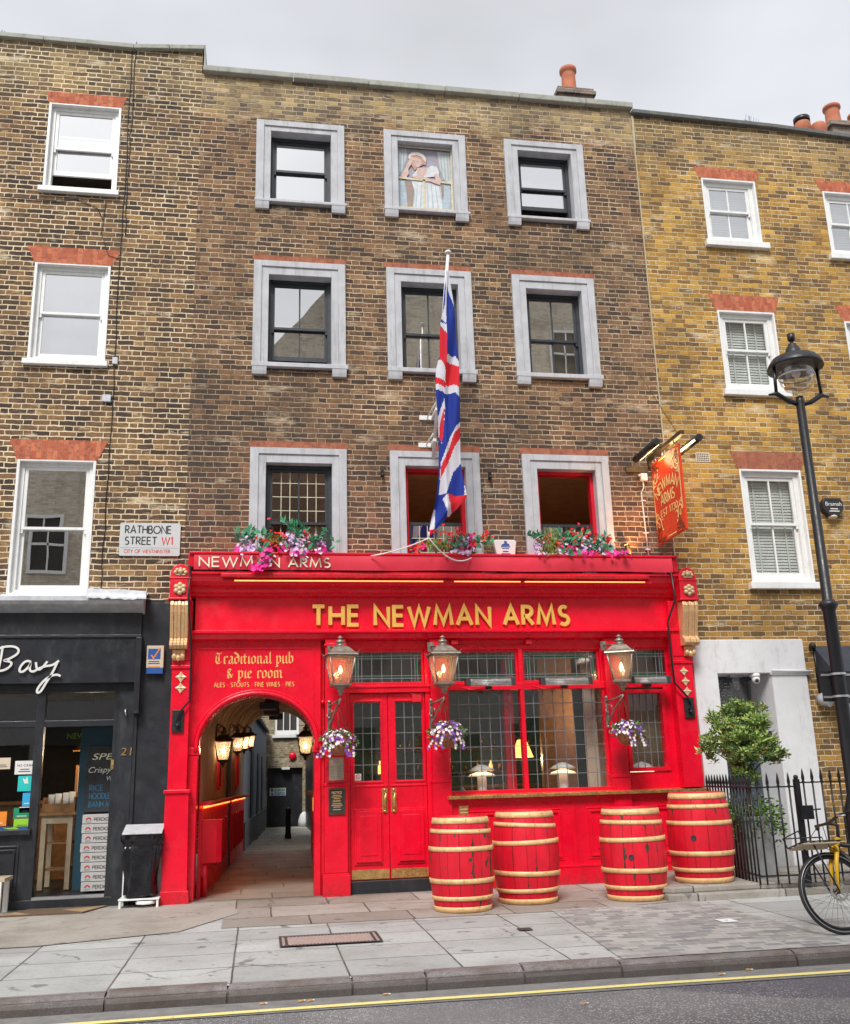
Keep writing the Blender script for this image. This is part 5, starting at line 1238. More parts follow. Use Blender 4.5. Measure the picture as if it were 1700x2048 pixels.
# lanterns inside the passage
PG = "lanterns under the passage vault"
for lab, px, Y in (("amber passage lantern nearest the street on the panelled left wall", 448, 2.4), ("dim passage lantern second along the left wall", 476, 4.4), ("amber passage lantern third along the left wall", 489, 6.1), ("amber passage lantern furthest along the left wall", 501, 7.9), ("amber passage lantern on the right hand wall under the arch edge", 611, 3.6)):
    x, z = at(px, 1455 if px != 611 else 1448, Y)
    o = wall_lantern(x, Y, z, .0, lab, PG, .72 if px in (448, 611) else .6, M_LANTD, (1.5 if px == 476 else 3.8), bracket=False)
    wx = PX(Y)[0 if px < 600 else 1]; zz = z-.02
    b = MB(); b.tube([(wx, Y, zz+.05), ((wx+x)/2, Y, zz+.07), (x, Y, zz)], .012, 6); b.box(wx-.01, wx+.02, Y-.03, Y+.03, zz-.18, zz+.12)
    s_ = 1 if px < 600 else -1; b.tube([(wx+s_*(.08+.06*math.cos(a)*(1-a*.08)), Y, zz-.02+.06*math.sin(a)*(1-a*.08)) for a in [i*.6 for i in range(12)]], .008, 5); b.build("bracket", M_LANTD, o)
# projectors under the vault
for lab, px, py, Y in (("black projector box hanging nearest the street under the vault", 537, 1412, 2.0), ("black projector box hanging second along the vault", 543, 1424, 3.8), ("small black projector box hanging deepest under the vault", 552, 1433, 6.0)):
    x, z = at(px, py, Y); o = thing("ceiling_projector", lab, "projector", (x, Y, z), "projectors under the passage vault")
    MB().box(x-.13, x+.13, Y-.12, Y+.12, z-.05, z+.05).build("housing", M_BLACKP, o, .01); MB().box(x-.115, x+.115, Y-.1, Y+.1, z-.056, z-.051).build("grille", M_LEAD, o)
    MB().box(x-.05, x+.05, Y-.04, Y+.04, z+.05, 2.86).build("drop_arm", M_BLACKP, o)
# electrics box in the passage
o = thing("electric_cabinet", "red painted electric cabinet on the left passage wall with a pipe below", "cabinet", (-.6, .5, 0))
MB().prism([(-.735, .36), (-.52, .50), (-.46, .56), (-.46, .72), (-.735, .66)], 'z', .40, .92).build("cabinet", M_REDD, o, .008)
MB().tube([(-.66, .47, .40), (-.66, .47, .0)], .035, 10).build("pipe", M_REDD, o)
MB().tube([(-.745, .33, .92), (-.745, .33, 2.1)], .012, 6).build("conduit", M_REDD, o)

# hanging baskets
def petals(mb, c, r, n=5, up=(0, -1, .3), mi=None):
    c = Vector(c); u = Vector(up).normalized(); a = u.orthogonal().normalized(); b = u.cross(a); ph = random.random()*6
    for k in range(n):
        t0 = ph+2*PI*k/n; d = a*math.cos(t0)+b*math.sin(t0); e = a*math.cos(t0+1.57)+b*math.sin(t0+1.57)
        mb.face((c, c+d*r*.6+e*r*.42+u*r*.12, c+d*r+u*r*.05, c+d*r*.6-e*r*.42+u*r*.12), mi)
def hanging_basket(x, y, z, lab, hang, seed, big=1.0):
    random.seed(seed); o = thing("hanging_basket", lab, "flower basket", (x, y, z), "flower baskets under the lanterns")
    n = 9; MB().lathe([(.001, -.155)]+[(.15*math.sin(PI/2*i/n)**.8, -.155*math.cos(PI/2*i/n)) for i in range(1, n+1)]+[(.155, .012), (.14, .012)], (x, y, z), 24, caps=False).build("basket", M_WICK, o)
    c = MB()
    for k in range(3): a = 2*PI*k/3+.5; c.tube([(x+.15*math.cos(a), y+.15*math.sin(a), z+.01), hang], .005, 4)
    c.build("chain", M_LANTD, o)
    L, Wt, P = MB(), MB(), MB()
    for k in range(420):
        a = random.uniform(0, 2*PI); e = random.uniform(-.35, 1.2); R = random.uniform(.12, .205)*big
        p = Vector((x+R*math.cos(a)*math.cos(e)*1.12, y+R*math.sin(a)*math.cos(e), z+.0+R*math.sin(e)*.82)); d = (p-Vector((x, y, z-.05))).normalized()
        if e < 0 and random.random() < .55: continue
        if k < 190: L.leaf(p, d+Vector((random.uniform(-.6, .6), random.uniform(-.6, .6), random.uniform(-.8, .2))), .028, .055)
        else: petals(Wt if random.random() < .62 else P, p+d*.015, random.uniform(.018, .028), 5, d)
    for tr in range(6):
        a = random.uniform(PI*.9, PI*2.1); pp = Vector((x+.17*math.cos(a), y+.17*math.sin(a), z))
        for q in range(10):
            pp = pp+Vector((random.uniform(-.012, .012)+.006*math.cos(a), .004*math.sin(a), -.016)); L.leaf(pp, (random.uniform(-1, 1), random.uniform(-1, .4), random.uniform(-.5, .5)), .025, .045)
            if q % 2: petals(Wt if random.random() < .6 else P, pp+Vector((0, -.012, 0)), .02, 5, (random.uniform(-.4, .4), -1, .2))
    L.build("foliage", M_LEAF, o, fixn=False); Wt.build("pale_blooms", M_FWHT, o, fixn=False); P.build("purple_blooms", M_FPUR, o, fixn=False)
hanging_basket(.96, -.47, 1.80, "basket of pink and purple flowers hanging above the framed menu by the passage", (.94, -.44, 2.33), 21)
hanging_basket(2.31, -.47, 1.86, "round basket of purple and white flowers hanging between red doors and large window", (2.28, -.44, 2.33), 22, 1.08)
hanging_basket(4.69, -.47, 1.84, "lopsided basket with bare wicker showing, hanging beside the narrow side window", (4.66, -.44, 2.36), 23, .98)

# flowers along the top of the shopfront
def flower_box(x0, x1, lab, seed, clumps, trail=None):
    random.seed(seed); y = -.28; z0 = 4.20; o = thing("flower_box", lab, "flower box", ((x0+x1)/2, y, z0), "silk flowers along the top of the awning")
    MB().box(x0, x1, -.2, -.06, 4.02, 4.22).build("trough", M_BLACKP, o)
    parts = {'teal_leaves': (MB(), M_LEAFB), 'green_sprigs': (MB(), M_LEAFY), 'lilac_blooms': (MB(), M_FLIL), 'magenta_blooms': (MB(), M_FMAG), 'white_blooms': (MB(), M_FWHT), 'red_blooms': (MB(), M_FRED)}
    for kind, px, py, w, h, n in clumps:
        for q in range(n):
            u, v = random.gauss(0, .36), random.gauss(0, .36); X, Z = at(px+u*w, py+v*h, y); Yv = (y if Z > 4.24 else -.44)+random.uniform(-.09, .05); c = Vector((X, Yv, Z))
            dn = Vector((random.uniform(-.7, .7), random.uniform(-1, -.2), random.uniform(-.3, .8)))
            if kind == 'leaf':
                d = Vector((random.uniform(-1, 1), random.uniform(-.6, .2), random.uniform(.1, 1)))
                for s_ in range(2): parts['teal_leaves'][0].leaf(c, d+Vector((random.uniform(-.6, .6), 0, random.uniform(-.4, .4))), .05, .115)
            elif kind == 'fern':
                for s_ in range(4): parts['green_sprigs'][0].leaf(c, (random.uniform(-.7, .7), random.uniform(-.4, .2), random.uniform(.3, 1)), .012, .10)
            else: petals(parts[{'lil': 'lilac_blooms', 'mag': 'magenta_blooms', 'wht': 'white_blooms', 'red': 'red_blooms'}[kind]][0], c, {'lil': .027, 'mag': .035, 'wht': .025, 'red': .027}[kind]*random.uniform(.8, 1.2), 5, dn)
        if kind == 'red':
            for q in range(6):
                u = random.uniform(-.5, .5); a = at(px+u*w, py+random.uniform(-.4, .2)*h, y); b_ = at(px+u*w*.4, 1104, y); parts['green_sprigs'][0].tube([(a[0], y, a[1]), (b_[0], y+.03, b_[1])], .004, 4)
    for nm, (mb, mt) in parts.items(): mb.build(nm, mt, o, fixn=False)
flower_box(-.2, 1.05, "silk flowers with lilac sprays and a trailing stem, left window box above the awning name", 31,
  [('leaf', 495, 1072, 26, 26, 26), ('leaf', 590, 1068, 30, 34, 30), ('leaf', 640, 1084, 30, 22, 20), ('leaf', 545, 1085, 40, 26, 14), ('fern', 553, 1092, 26, 20, 26), ('lil', 490, 1090, 18, 26, 34), ('lil', 502, 1096, 14, 26, 28), ('lil', 578, 1082, 22, 28, 50), ('lil', 592, 1096, 20, 30, 52), ('lil', 610, 1092, 18, 24, 34), ('lil', 640, 1088, 24, 22, 50), ('red', 530, 1082, 24, 22, 16), ('red', 552, 1080, 26, 32, 44), ('red', 616, 1078, 16, 22, 20),
   ('mag', 535, 1105, 20, 14, 18), ('mag', 568, 1098, 18, 12, 16), ('mag', 592, 1112, 14, 10, 10), ('mag', 645, 1103, 34, 14, 24), ('wht', 600, 1098, 60, 26, 34), ('leaf', 610, 1098, 60, 26, 22), ('red', 570, 1088, 40, 24, 22), ('leaf', 527, 1115, 14, 30, 12), ('mag', 528, 1124, 14, 22, 20), ('mag', 516, 1140, 14, 10, 20), ('lil', 533, 1126, 10, 16, 8), ('mag', 478, 1102, 8, 5, 4)])
flower_box(1.85, 3.1, "red and lilac silk flowers with tall red sprigs, window box behind the flag tip", 32,
  [('red', 905, 1078, 40, 46, 60), ('red', 832, 1098, 26, 14, 22), ('red', 968, 1074, 34, 14, 18), ('red', 948, 1086, 22, 14, 10), ('leaf', 905, 1092, 36, 20, 16), ('leaf', 970, 1082, 24, 20, 8), ('fern', 870, 1098, 44, 14, 50), ('lil', 918, 1098, 28, 24, 70), ('mag', 940, 1090, 18, 20, 16), ('wht', 915, 1092, 30, 20, 18), ('leaf', 930, 1098, 50, 20, 14), ('mag', 846, 1095, 8, 8, 5), ('lil', 930, 1084, 16, 14, 20)])
flower_box(3.75, 5.1, "pink magenta and red silk flowers, right window box below the open window", 33,
  [('lil', 1077, 1096, 14, 24, 46), ('fern', 1103, 1092, 36, 34, 80), ('leaf', 1070, 1078, 20, 16, 10), ('leaf', 1145, 1080, 40, 30, 24), ('leaf', 1200, 1092, 40, 30, 24), ('red', 1160, 1076, 46, 34, 60), ('red', 1085, 1080, 20, 14, 14), ('red', 1215, 1080, 26, 16, 16), ('mag', 1145, 1100, 30, 20, 36), ('mag', 1180, 1104, 28, 18, 26), ('red', 1120, 1086, 30, 24, 24), ('wht', 1190, 1096, 40, 22, 30), ('leaf', 1165, 1098, 60, 26, 26), ('mag', 1230, 1110, 24, 12, 22), ('lil', 1170, 1094, 34, 24, 64), ('lil', 1128, 1106, 18, 16, 26), ('lil', 1200, 1098, 22, 22, 30)])

# awning
aw = thing("roller_awning", "rolled red canvas awning lettered along its front edge above the shop name", "awning", (2.35, -.3, 4.0))
MB().box(-.92, 5.64, -.40, -.04, 4.185, 4.215).box(-.93, -.86, -.37, -.04, 4.02, 4.19).box(5.58, 5.64, -.37, -.04, 3.99, 4.19).build("cassette", M_RED, aw, .006)
mb = MB(); nx = 130; rows = [(-.385, 4.185), (-.392, 4.13), (-.39, 4.06), (-.378, 3.985)]
random.seed(5); ph = [random.uniform(0, 6) for _ in range(6)]
def wv(x, k): return (.009*math.sin(x*3.1+ph[0])+.007*math.sin(x*7.3+ph[1])+.004*math.sin(x*15+ph[2]))*k*(1 if x > .95 else .15)
vv = [[mb.b.verts.new((-.86+6.42*i/nx, y_-wv(-.86+6.42*i/nx, k/3), z_-(.006*math.sin(i*.15+1)*k/3 if i > 36 else 0))) for k, (y_, z_) in enumerate(rows)] for i in range(nx+1)]
for i in range(nx):
    for k in range(3): mb.b.faces.new((vv[i][k], vv[i+1][k], vv[i+1][k+1], vv[i][k+1])).smooth = True
mb.build("valance", M_REDA, aw, fixn=False)
mb = MB(); text(mb, "NEWMAN", frame_wall(-.79, 4.022, -.397), .118, .0185, .003, .25, width=1.0); text(mb, "ARMS", frame_wall(.33, 4.018, -.397), .118, .0185, .003, .25, width=.53); mb.build("lettering", M_CREAML, aw)
MB().tube([(-.6, -.22, 4.06), (5.4, -.22, 4.05)], .06, 12).build("canvas_roll", M_REDA, aw)
MB().box(-.52, 5.2, -.40, -.345, 3.885, 3.935).build("front_rail", M_RED, aw, .008)
mb = MB()
for x in (-.45, .2, 2.9, 4.3, 5.3): mb.box(x, x+.2, -.30, -.1, 3.975, 4.0)
mb.build("folding_arm", M_ALU, aw)
o = thing("neon_strip", "glowing orange light strip under the awning along the cornice", "strip light", (2.4, -.35, 3.9))
for a, b in ((-.35, 2.35), (2.5, 3.4), (3.46, 5.15)): MB().tube([(a, -.365, 3.845), (b, -.365, 3.845)], .008, 8).build("tube", E_STRIP, o)
MB().box(-.5, 5.25, -.352, -.335, 3.83, 3.86).build("channel", M_RED, o)
# cranks that wind the awning
def crank(lab, pts, plate):
    o = thing("awning_crank", lab, "awning crank", (pts[0][0], -.36, pts[0][1]), "awning winding rods")
    MB().tube([(x, y, z) for x, z, y in pts], .014, 6).build("rod", M_IRON, o); x, z = plate
    MB().box(x-.07, x+.07, -.21, -.18, z-.15, z+.12).build("gearbox_plate", M_BLACKP, o, .004); MB().box(x-.025, x+.03, -.26, -.2, z-.08, z-.02).ball((x, -.24, z-.07), .03, 8).build("gearbox", M_IRON, o)
crank("black awning rod running down the left pilaster", [(-.905, 4.03, -.37), (-.91, 3.6, -.40), (-.87, 3.1, -.32), (-.86, 2.9, -.25), (-.865, 2.36, -.22), (-.98, 2.22, -.25), (-1.01, 2.1, -.25)], (-1.0, 2.13))
crank("black awning rod running down the right pilaster", [(5.53, 4.0, -.38), (5.57, 3.62, -.36), (5.45, 3.3, -.3), (5.47, 2.9, -.27), (5.49, 2.5, -.25), (5.66, 2.3, -.25), (5.70, 2.2, -.25)], (5.69, 2.18))

# patio heaters over the windows
for lab, x0, x1 in (("slim chrome heater above the left pane of the large window", 2.62, 3.28), ("slim chrome heater above the right pane of the large window", 3.62, 4.33), ("slim chrome heater above the narrow side window behind the lantern", 4.85, 5.42)):
    o = thing("bar_heater", lab, "heater", ((x0+x1)/2, -.2, 2.53), "bar heaters over the windows"); z = 2.53; y = -.24; xm = (x0+x1)/2
    MB().prism([(y-.07, z-.035), (y-.055, z-.05), (y+.05, z-.02), (y+.05, z+.05), (y-.05, z+.045)], 'x', x0+.06, x1-.06).build("reflector", M_SILVER, o)
    mb = MB()
    for a, b in ((x0, x0+.06), (x1-.06, x1)): mb.prism([(y-.08, z-.045), (y+.055, z-.03), (y+.055, z+.06), (y-.06, z+.055)], 'x', a, b)
    mb.build("end_cap", M_BLACKP, o, .006)
    mb = MB()
    for k in range(3): mb.tube([(x0+.06, y-.074, z-.025+.02*k), (x1-.06, y-.074, z-.025+.02*k)], .004, 4)
    mb.build("guard_wire", M_ALU, o)
    MB().box(xm-.03, xm+.03, y+.05, -.03, z-.02, z+.03).box(xm-.06, xm+.02, y-.02, y+.03, z-.085, z-.04).build("bracket", M_BLACKP, o)
    MB().tube([(xm-.04, y, z-.08), (x0+.1, -.06, z-.07), (x0-.05, -.05, z-.03)], .006, 5).build("cable", M_REDD, o)

# menu case, notice, no smoking sticker, vent, small sensors
o = thing("menu_case", "red framed glass menu case on the post beside the doors", "menu case", (.945, -.19, 1.48))
mb = MB(); ringbox(mb, .825, 1.07, 1.33, 1.66, .028, -.20, -.165); mb.box(.815, 1.08, -.215, -.165, 1.655, 1.672); mb.build("frame", M_RED, o, .003)
MB().box(.85, 1.045, -.176, -.17, 1.355, 1.635).build("menu_sheet", M_CURT, o)
mb = MB(); random.seed(2)
for k in range(13):
    z = 1.60-k*.018
    if k == 3: continue
    mb.box(.872 if k > 2 else .91, .872+random.uniform(.04, .06) if k > 2 else .985, -.1775, -.176, z, z+.005)
    if k > 3: mb.box(.955, .955+random.uniform(.04, .06), -.1775, -.176, z, z+.005)
mb.build("menu_print", M_LEAD, o)
pane("pane", GL_CLEAR, o, .853, 1.042, 1.358, 1.632, -.186)
o = thing("notice_plaque", "small black framed notice under the menu case", "plaque", (.95, -.18, 1.11))
mb = MB(); ringbox(mb, .85, 1.06, .95, 1.265, .022, -.185, -.162); mb.build("frame", M_LANTD, o); MB().box(.872, 1.038, -.172, -.163, .972, 1.243).build("board", M_INK, o)
mb = MB(); text(mb, "NOTICE", frame_wall(.893, 1.198, -.1725), .026, .0045, .001, .2, width=.125); text(mb, "QUARTET", frame_wall(.905, 1.10, -.1725), .018, .003, .001, .2, width=.10)
for k, (a, b) in enumerate(((.905, 1.005), (.89, 1.02), (.915, .995), (.90, 1.01), (.885, 1.025), (.91, 1.0), (.905, 1.005))): z = [1.175, 1.155, 1.135, 1.075, 1.055, 1.035, 1.005][k]; mb.box(a, b, -.1735, -.1725, z, z+.006)
mb.build("lettering", M_GOLDP, o)
o = thing("no_smoking_sticker", "white no smoking sticker low on the left door glass", "sticker", (1.24, .035, 1.38))
MB().box(1.20, 1.28, .034, .036, 1.345, 1.43).build("sheet", M_PAPER, o)
mb = MB(); stroke(mb, arc(1.24, 1.393, .026, .026, 90, 448, 16), .007, (Vector((0, .0335, 0)), Vector((1, 0, 0)), Vector((0, 0, 1)), Vector((0, -1, 0))), 0, .001); stroke(mb, [(1.222, 1.411), (1.258, 1.375)], .006, (Vector((0, .0325, 0)), Vector((1, 0, 0)), Vector((0, 0, 1)), Vector((0, -1, 0))), 0, .001); mb.build("red_ring", M_RINK, o)
o = thing("door_closer", "small red painted fitting at the top of the right door leaf", "door fitting", (2.0, 0, 2.36)); MB().box(1.95, 2.07, -.05, .02, 2.31, 2.40).build("box", M_REDD, o, .005); MB().tube([(1.93, -.04, 2.42), (2.0, -.05, 2.405), (2.08, -.04, 2.42)], .006, 5).build("arm", M_RED, o)
o = thing("wall_vent", "pale brass vent grille on the red wall behind the nearest barrels", "vent", (2.53, -.125, .82))
MB().box(2.50, 2.62, -.128, -.10, .66, 1.0).build("grille", M_BRASS, o)
for k in range(8): MB().box(2.51, 2.61, -.133, -.128, .69+k*.037, .705+k*.037).build("slat", M_CREAMP, o)
o = thing("security_sensor", "small red painted box under the lower moulding above the large window", "sensor", (3.55, -.1, 3.08)); MB().box(3.5, 3.58, -.12, -.03, 3.05, 3.11).build("box", M_REDD, o, .005); MB().tube([(3.5, -.05, 3.06), (3.0, -.045, 3.035), (2.5, -.045, 3.06)], .006, 5).build("cable", M_REDD, o)
o = thing("security_sensor", "small red painted box under the lower moulding just right of the second lantern", "sensor", (2.52, -.1, 3.08)); MB().box(2.48, 2.57, -.12, -.03, 3.05, 3.11).build("box", M_REDD, o, .005)

# interior table lamps and the wall sconce
for lab, px in (("two tier white table lamp in the left pane of the large window", 963), ("two tier white table lamp in the right pane of the large window", 1126), ("white table lamp shade low behind the narrow side window", 1284)):
    x, _ = at(px, 1540, .27); y = .27; z = 1.10; dz = 0 if px < 1200 else -.02
    o = thing("table_lamp", lab, "table lamp", (x, y, z), "mushroom table lamps on the window shelf")
    MB().lathe([(.07, 0), (.062, .02), (.06, .24), (.055, .25)], (x, y, z+dz), 20).build("stem", M_PAPER, o)
    MB().lathe([(.185, .255), (.15, .285), (.06, .31), (.06, .30), (.15, .275)], (x, y, z+dz), 28).build("lower_shade", E_SHADE, o)
    MB().lathe([(.185, .325), (.13, .36), (.06, .395), (.002, .41)], (x, y, z+dz), 28).build("upper_shade", M_PAPER, o); lamp("lamp_light", o, (x, y, z+.32), .8)
o = thing("wall_sconce", "lit brass wall sconce seen through the narrow side window", "wall light", (5.12, 1.2, 2.2))
MB().lathe([(.05, 0), (.02, .03), (.015, .1)], (5.05, 1.2, 2.08), 10).box(5.0, 5.24, 1.27, 1.3, 1.98, 2.22).build("bracket", M_IRON, o); MB().lathe([(.022, .1), (.036, .14), (.03, .19), (.01, .24)], (5.05, 1.2, 2.08), 12).build("bulb", E_BULB, o)
MB().lathe([(.06, 0), (.06, .01)], (0, 0, 0), 16).xf(Matrix.Translation((5.2, 1.26, 2.26)) @ Matrix.Rotation(PI/2, 4, 'X')).build("backplate", M_REDIN, o); lamp("sconce_light", o, (5.05, 1.1, 2.3), 9)
o = thing("pendant_lamp", "cone shaped gold pendant lamp glowing inside the bar", "pendant lamp", (4.0, 2.2, 1.7))
MB().lathe([(.17, 0), (.07, .26), (.02, .27)], (3.98, 2.2, 1.62), 20, caps=False).build("shade", E_AMBER, o); MB().tube([(3.98, 2.2, 1.89), (3.98, 2.2, 3.1)], .008, 5).build("cord", M_IRON, o); lamp("pendant_light", o, (3.98, 2.0, 1.58), 10)
o = thing("bar_counter", "dim wooden bar counter with glasses inside the pub", "bar", (3.4, 3.6, 0)); MB().box(1.6, 4.9, 3.4, 3.9, .12, 1.18).build("front", M_WOOD, o); MB().box(1.5, 5.0, 3.3, 3.95, 1.18, 1.23).build("top", M_LANTD, o)
random.seed(9)
for k in range(26):
    x = 2.1+k*.11+random.uniform(-.03, .03); h = random.uniform(.18, .3)
    b_ = tag(MB().lathe([(.035, 0), (.035, h*.6), (.014, h*.75), (.014, h)], (x, 4.9, 1.45+.4*(k % 2)), 8).build("bottle", [M_BRASS, M_LEAF, M_WOOD, E_AMBER][0 if k % 9 else 3], None), "glinting bottle on the dim shelves behind the bar", "bottle", "bottles behind the bar")  # every ninth bottle glows, its glint put in as emission
o = thing("bar_shelf", "dark shelving behind the bar counter holding bottles", "shelf", (3.4, 4.95, 1.4)); MB().box(1.9, 5.0, 4.8, 5.1, 1.42, 1.45).box(1.9, 5.0, 4.8, 5.1, 1.82, 1.85).build("board", M_WOOD, o)
o = thing("reed_diffuser", "small glass reed bottle standing left of the first table lamp in the window", "diffuser", (2.62, .22, 1.1)); MB().lathe([(.045, 0), (.045, .09), (.02, .11), (.02, .13)], (2.62, .22, 1.1), 12).build("bottle", M_GREYALL, o)
mb = MB()
for k in range(4): mb.tube([(2.62, .22, 1.2), (2.58+k*.027, .22, 1.42)], .004, 4)
mb.build("reeds", M_LEAD, o)

# flag and pole
fp = thing("flagpole", "white flagpole leaning out from two wall brackets over the awning", "flagpole", (2.31, -.1, 5.85))
B0, T0 = Vector((2.305, -.16, 5.60)), Vector((at(896, 508, -.95)[0], -.95, at(896, 508, -.95)[1]))
MB().tube([B0, T0], .022, 12).build("pole", M_WHITE, fp); MB().lathe([(.02, 0), (.042, .01), (.048, .03), (.03, .05), (.002, .055)], T0, 16).build("finial", M_WHITE, fp)
for z in (5.86, 6.27):
    t_ = (z-B0.z)/(T0.z-B0.z); p = B0+(T0-B0)*t_
    mb = MB(); mb.box(p.x-.19, p.x+.03, -.02, .0, z-.03, z+.035); mb.box(p.x-.022, p.x+.022, p.y-.025, 0, z-.022, z+.022); mb.tube([(p.x-.08, -.03, z), (p.x-.01, p.y, z+.1)], .01, 6); mb.build("bracket", M_WHITE, fp)
FY = -.98
flag = thing("flag", "union flag hanging limp in long folds from the white pole", "flag", (2.35, FY, 6.4))
def pip(p, poly):
    x, y = p; r = False; j = len(poly)-1
    for i in range(len(poly)):
        xi, yi = poly[i]; xj, yj = poly[j]
        if (yi > y) != (yj > y) and x < (xj-xi)*(y-yi)/(yj-yi+1e-12)+xi: r = not r
        j = i
    return r
LE = [(236, 165), (222, 290), (209, 440), (196, 520), (192, 720), (169, 810), (164, 900), (166, 1000), (178, 1130), (186, 1290), (184, 1500), (165, 1680), (140, 1780), (120, 1888)]
RE = [(252, 165), (268, 300), (296, 500), (315, 760), (322, 960), (328, 1160), (330, 1400), (345, 1520), (368, 1640), (300, 1720), (240, 1775), (160, 1860), (130, 1890)]
WH = [[(225, 160), (260, 160), (292, 440), (262, 340), (240, 265), (229, 520), (200, 480), (222, 400), (230, 280)], [(196, 500), (232, 530), (232, 592), (196, 515)], [(168, 760), (196, 740), (230, 840), (228, 965), (163, 945), (160, 850)], [(226, 728), (300, 716), (318, 770), (318, 990), (285, 962), (222, 972)],
      [(222, 1000), (226, 1060), (213, 1240), (205, 1290), (176, 1230), (178, 1130), (200, 1060)], [(335, 1140), (335, 1415), (280, 1480), (230, 1622), (190, 1622), (197, 1420), (255, 1262), (290, 1190)], [(210, 1650), (245, 1622), (275, 1740), (240, 1775)], [(146, 1715), (168, 1720), (158, 1860), (118, 1890)], [(345, 1500), (360, 1560), (372, 1640), (350, 1640), (352, 1560)]]
RD = [[(190, 512), (232, 592), (230, 832), (194, 740)], [(160, 856), (228, 900), (228, 934), (160, 904)], [(226, 776), (275, 764), (320, 800), (324, 938), (280, 906), (226, 922)], [(223, 1055), (214, 1240), (205, 1288), (190, 1262), (190, 1190), (205, 1110)], [(335, 1168), (335, 1245), (290, 1310), (250, 1410), (196, 1525), (196, 1450), (250, 1330), (285, 1226)], [(243, 1625), (372, 1628), (372, 1650), (272, 1742)], [(110, 1850), (170, 1850), (150, 1895), (110, 1895)]]
def edge(E_, y):
    for (x0, y0), (x1, y1) in zip(E_, E_[1:]):
        if y0 <= y <= y1: return x0+(x1-x0)*(y-y0)/(y1-y0)
    return E_[-1][0]
mb = MB(); NR, NC = 220, 34; grid = []
for i in range(NR+1):
    cy = 166+(1888-166)*i/NR; l, r = edge(LE, cy), edge(RE, cy); row = []
    for j in range(NC+1):
        f = j/NC; cx = l+(r-l)*f; X, Z = at(820+cx/3.25, 490+cy/3.25, FY)
        fold = .07*math.exp(-((cx-228)/22)**2)*min(1, i/40)*(-1)+.03*math.sin((cx-l)*.055+cy*.004)*min(1, i/60)+.02*math.sin(f*7+cy*.011)
        row.append((mb.b.verts.new((X, FY+fold*min(1, (1888-cy)/200+.3), Z)), cx, cy))
    grid.append(row)
for i in range(NR):
    for j in range(NC):
        q = [grid[i][j], grid[i][j+1], grid[i+1][j+1], grid[i+1][j]]; c = (sum(a[1] for a in q)/4, sum(a[2] for a in q)/4)
        f = mb.b.faces.new([a[0] for a in q]); f.smooth = True; f.material_index = 2 if any(pip(c, p) for p in RD) else 1 if any(pip(c, p) for p in WH) else 0
def cloth(n, c):
    s = T(n); s.base(c, .75, 0, .2)
    tl = s.n.new('ShaderNodeBsdfTranslucent'); s.put(tl, 0, c); m_ = s.n.new('ShaderNodeMixShader'); m_.inputs[0].default_value = .25
    s.l(s.p.outputs[0], m_.inputs[1]); s.l(tl.outputs[0], m_.inputs[2]); s.l(m_.outputs[0], s.out.inputs[0]); return s.m
fl = mb.build("cloth", [cloth("flag_blue", (.025, .05, .33)), cloth("flag_white", (.72, .73, .80)), cloth("flag_red", (.74, .03, .045))], flag, fixn=False)
p0 = at(858, 1076, FY); mb = MB(); pa, pb = at(742, 1112, -.42), at(942, 1116, -.42)
def sag(a, b, s_, n=10): return [tuple(Vector(a)*(1-i/n)+Vector(b)*(i/n)+Vector((0, 0, -s_*4*(i/n)*(1-i/n)))) for i in range(n+1)]
mb.tube(sag((pa[0], -.42, pa[1]), (p0[0], FY, p0[1]), .03), .009, 6); mb.tube(sag((p0[0], FY, p0[1]), (pb[0], -.42, pb[1]), .14), .009, 6); mb.tube([(p0[0], FY, p0[1]), (p0[0], FY, p0[1]+.08)], .008, 6)
mb.build("halyard", M_WHITE, flag)

# hanging sign
SX = 5.52; sg = thing("hanging_sign", "red and gold hanging pub sign projecting on a lit iron bracket", "pub sign", (SX, -.6, 5.0))
Y0, Y1, Z0, Z1 = -.10, -1.06, 4.43, 5.62
MB().box(SX-.015, SX+.015, Y1, Y0, Z0, Z1).build("board", paint("sign_red", (.76, .05, .012), .35, var=.06), sg)
frs = (Vector((SX-.016, Y0, Z0)), Vector((0, -1, 0)), Vector((0, 0, 1)), Vector((-1, 0, 0)))
mb = MB(); SWd, SH = .96, 1.19
stroke(mb, [(.03, .22), (.03, SH-.25)], .012, frs, .001, .002); stroke(mb, [(SWd-.03, .3), (SWd-.03, SH-.05)], .012, frs, .001, .002); stroke(mb, [(.28, SH-.035), (.55, SH-.035)], .016, frs, .001, .002); stroke(mb, [(.38, .035), (.66, .035)], .016, frs, .001, .002); stroke(mb, [(SWd-.05, .35), (SWd-.05, SH-.3)], .006, frs, .001, .002)
for fx, fz in ((0, 0), (1, 0), (0, 1), (1, 1)):
    def F(p): p = (p[0]*.86, p[1]*(.78 if fz else .9)); return ((SWd-p[0]) if fx else p[0], (SH-p[1]) if fz else p[1])
    for k, st in enumerate(([(.05, .32), (.09, .40), (.18, .40), (.23, .33), (.24, .22), (.29, .17)], [(.06, .42), (.11, .47), (.16, .45), (.13, .41)], [(.05, .36), (.12, .33), (.17, .27), (.13, .24), (.10, .29)], [(.23, .30), (.27, .36), (.32, .33)], [(.08, .5), (.07, .44)])):
        stroke(mb, [F(p) for p in smooth(st)], .020 if k == 0 else .013, frs, .001+.0006*k, .002)
def bend(p): a = math.radians(125-70*(p[0]/.72)); rr = .586+p[1]; return (SWd/2+rr*math.cos(a), .145+rr*math.sin(a))
text(mb, "NEWMAN", frs, .135, .022, .002, .2, width=.72, h=.004, path=bend)
text(mb, "ARMS", (frs[0]+frs[1]*.25+frs[2]*.505, frs[1], frs[2], frs[3]), .145, .022, .002, .2, width=.46, h=.004)
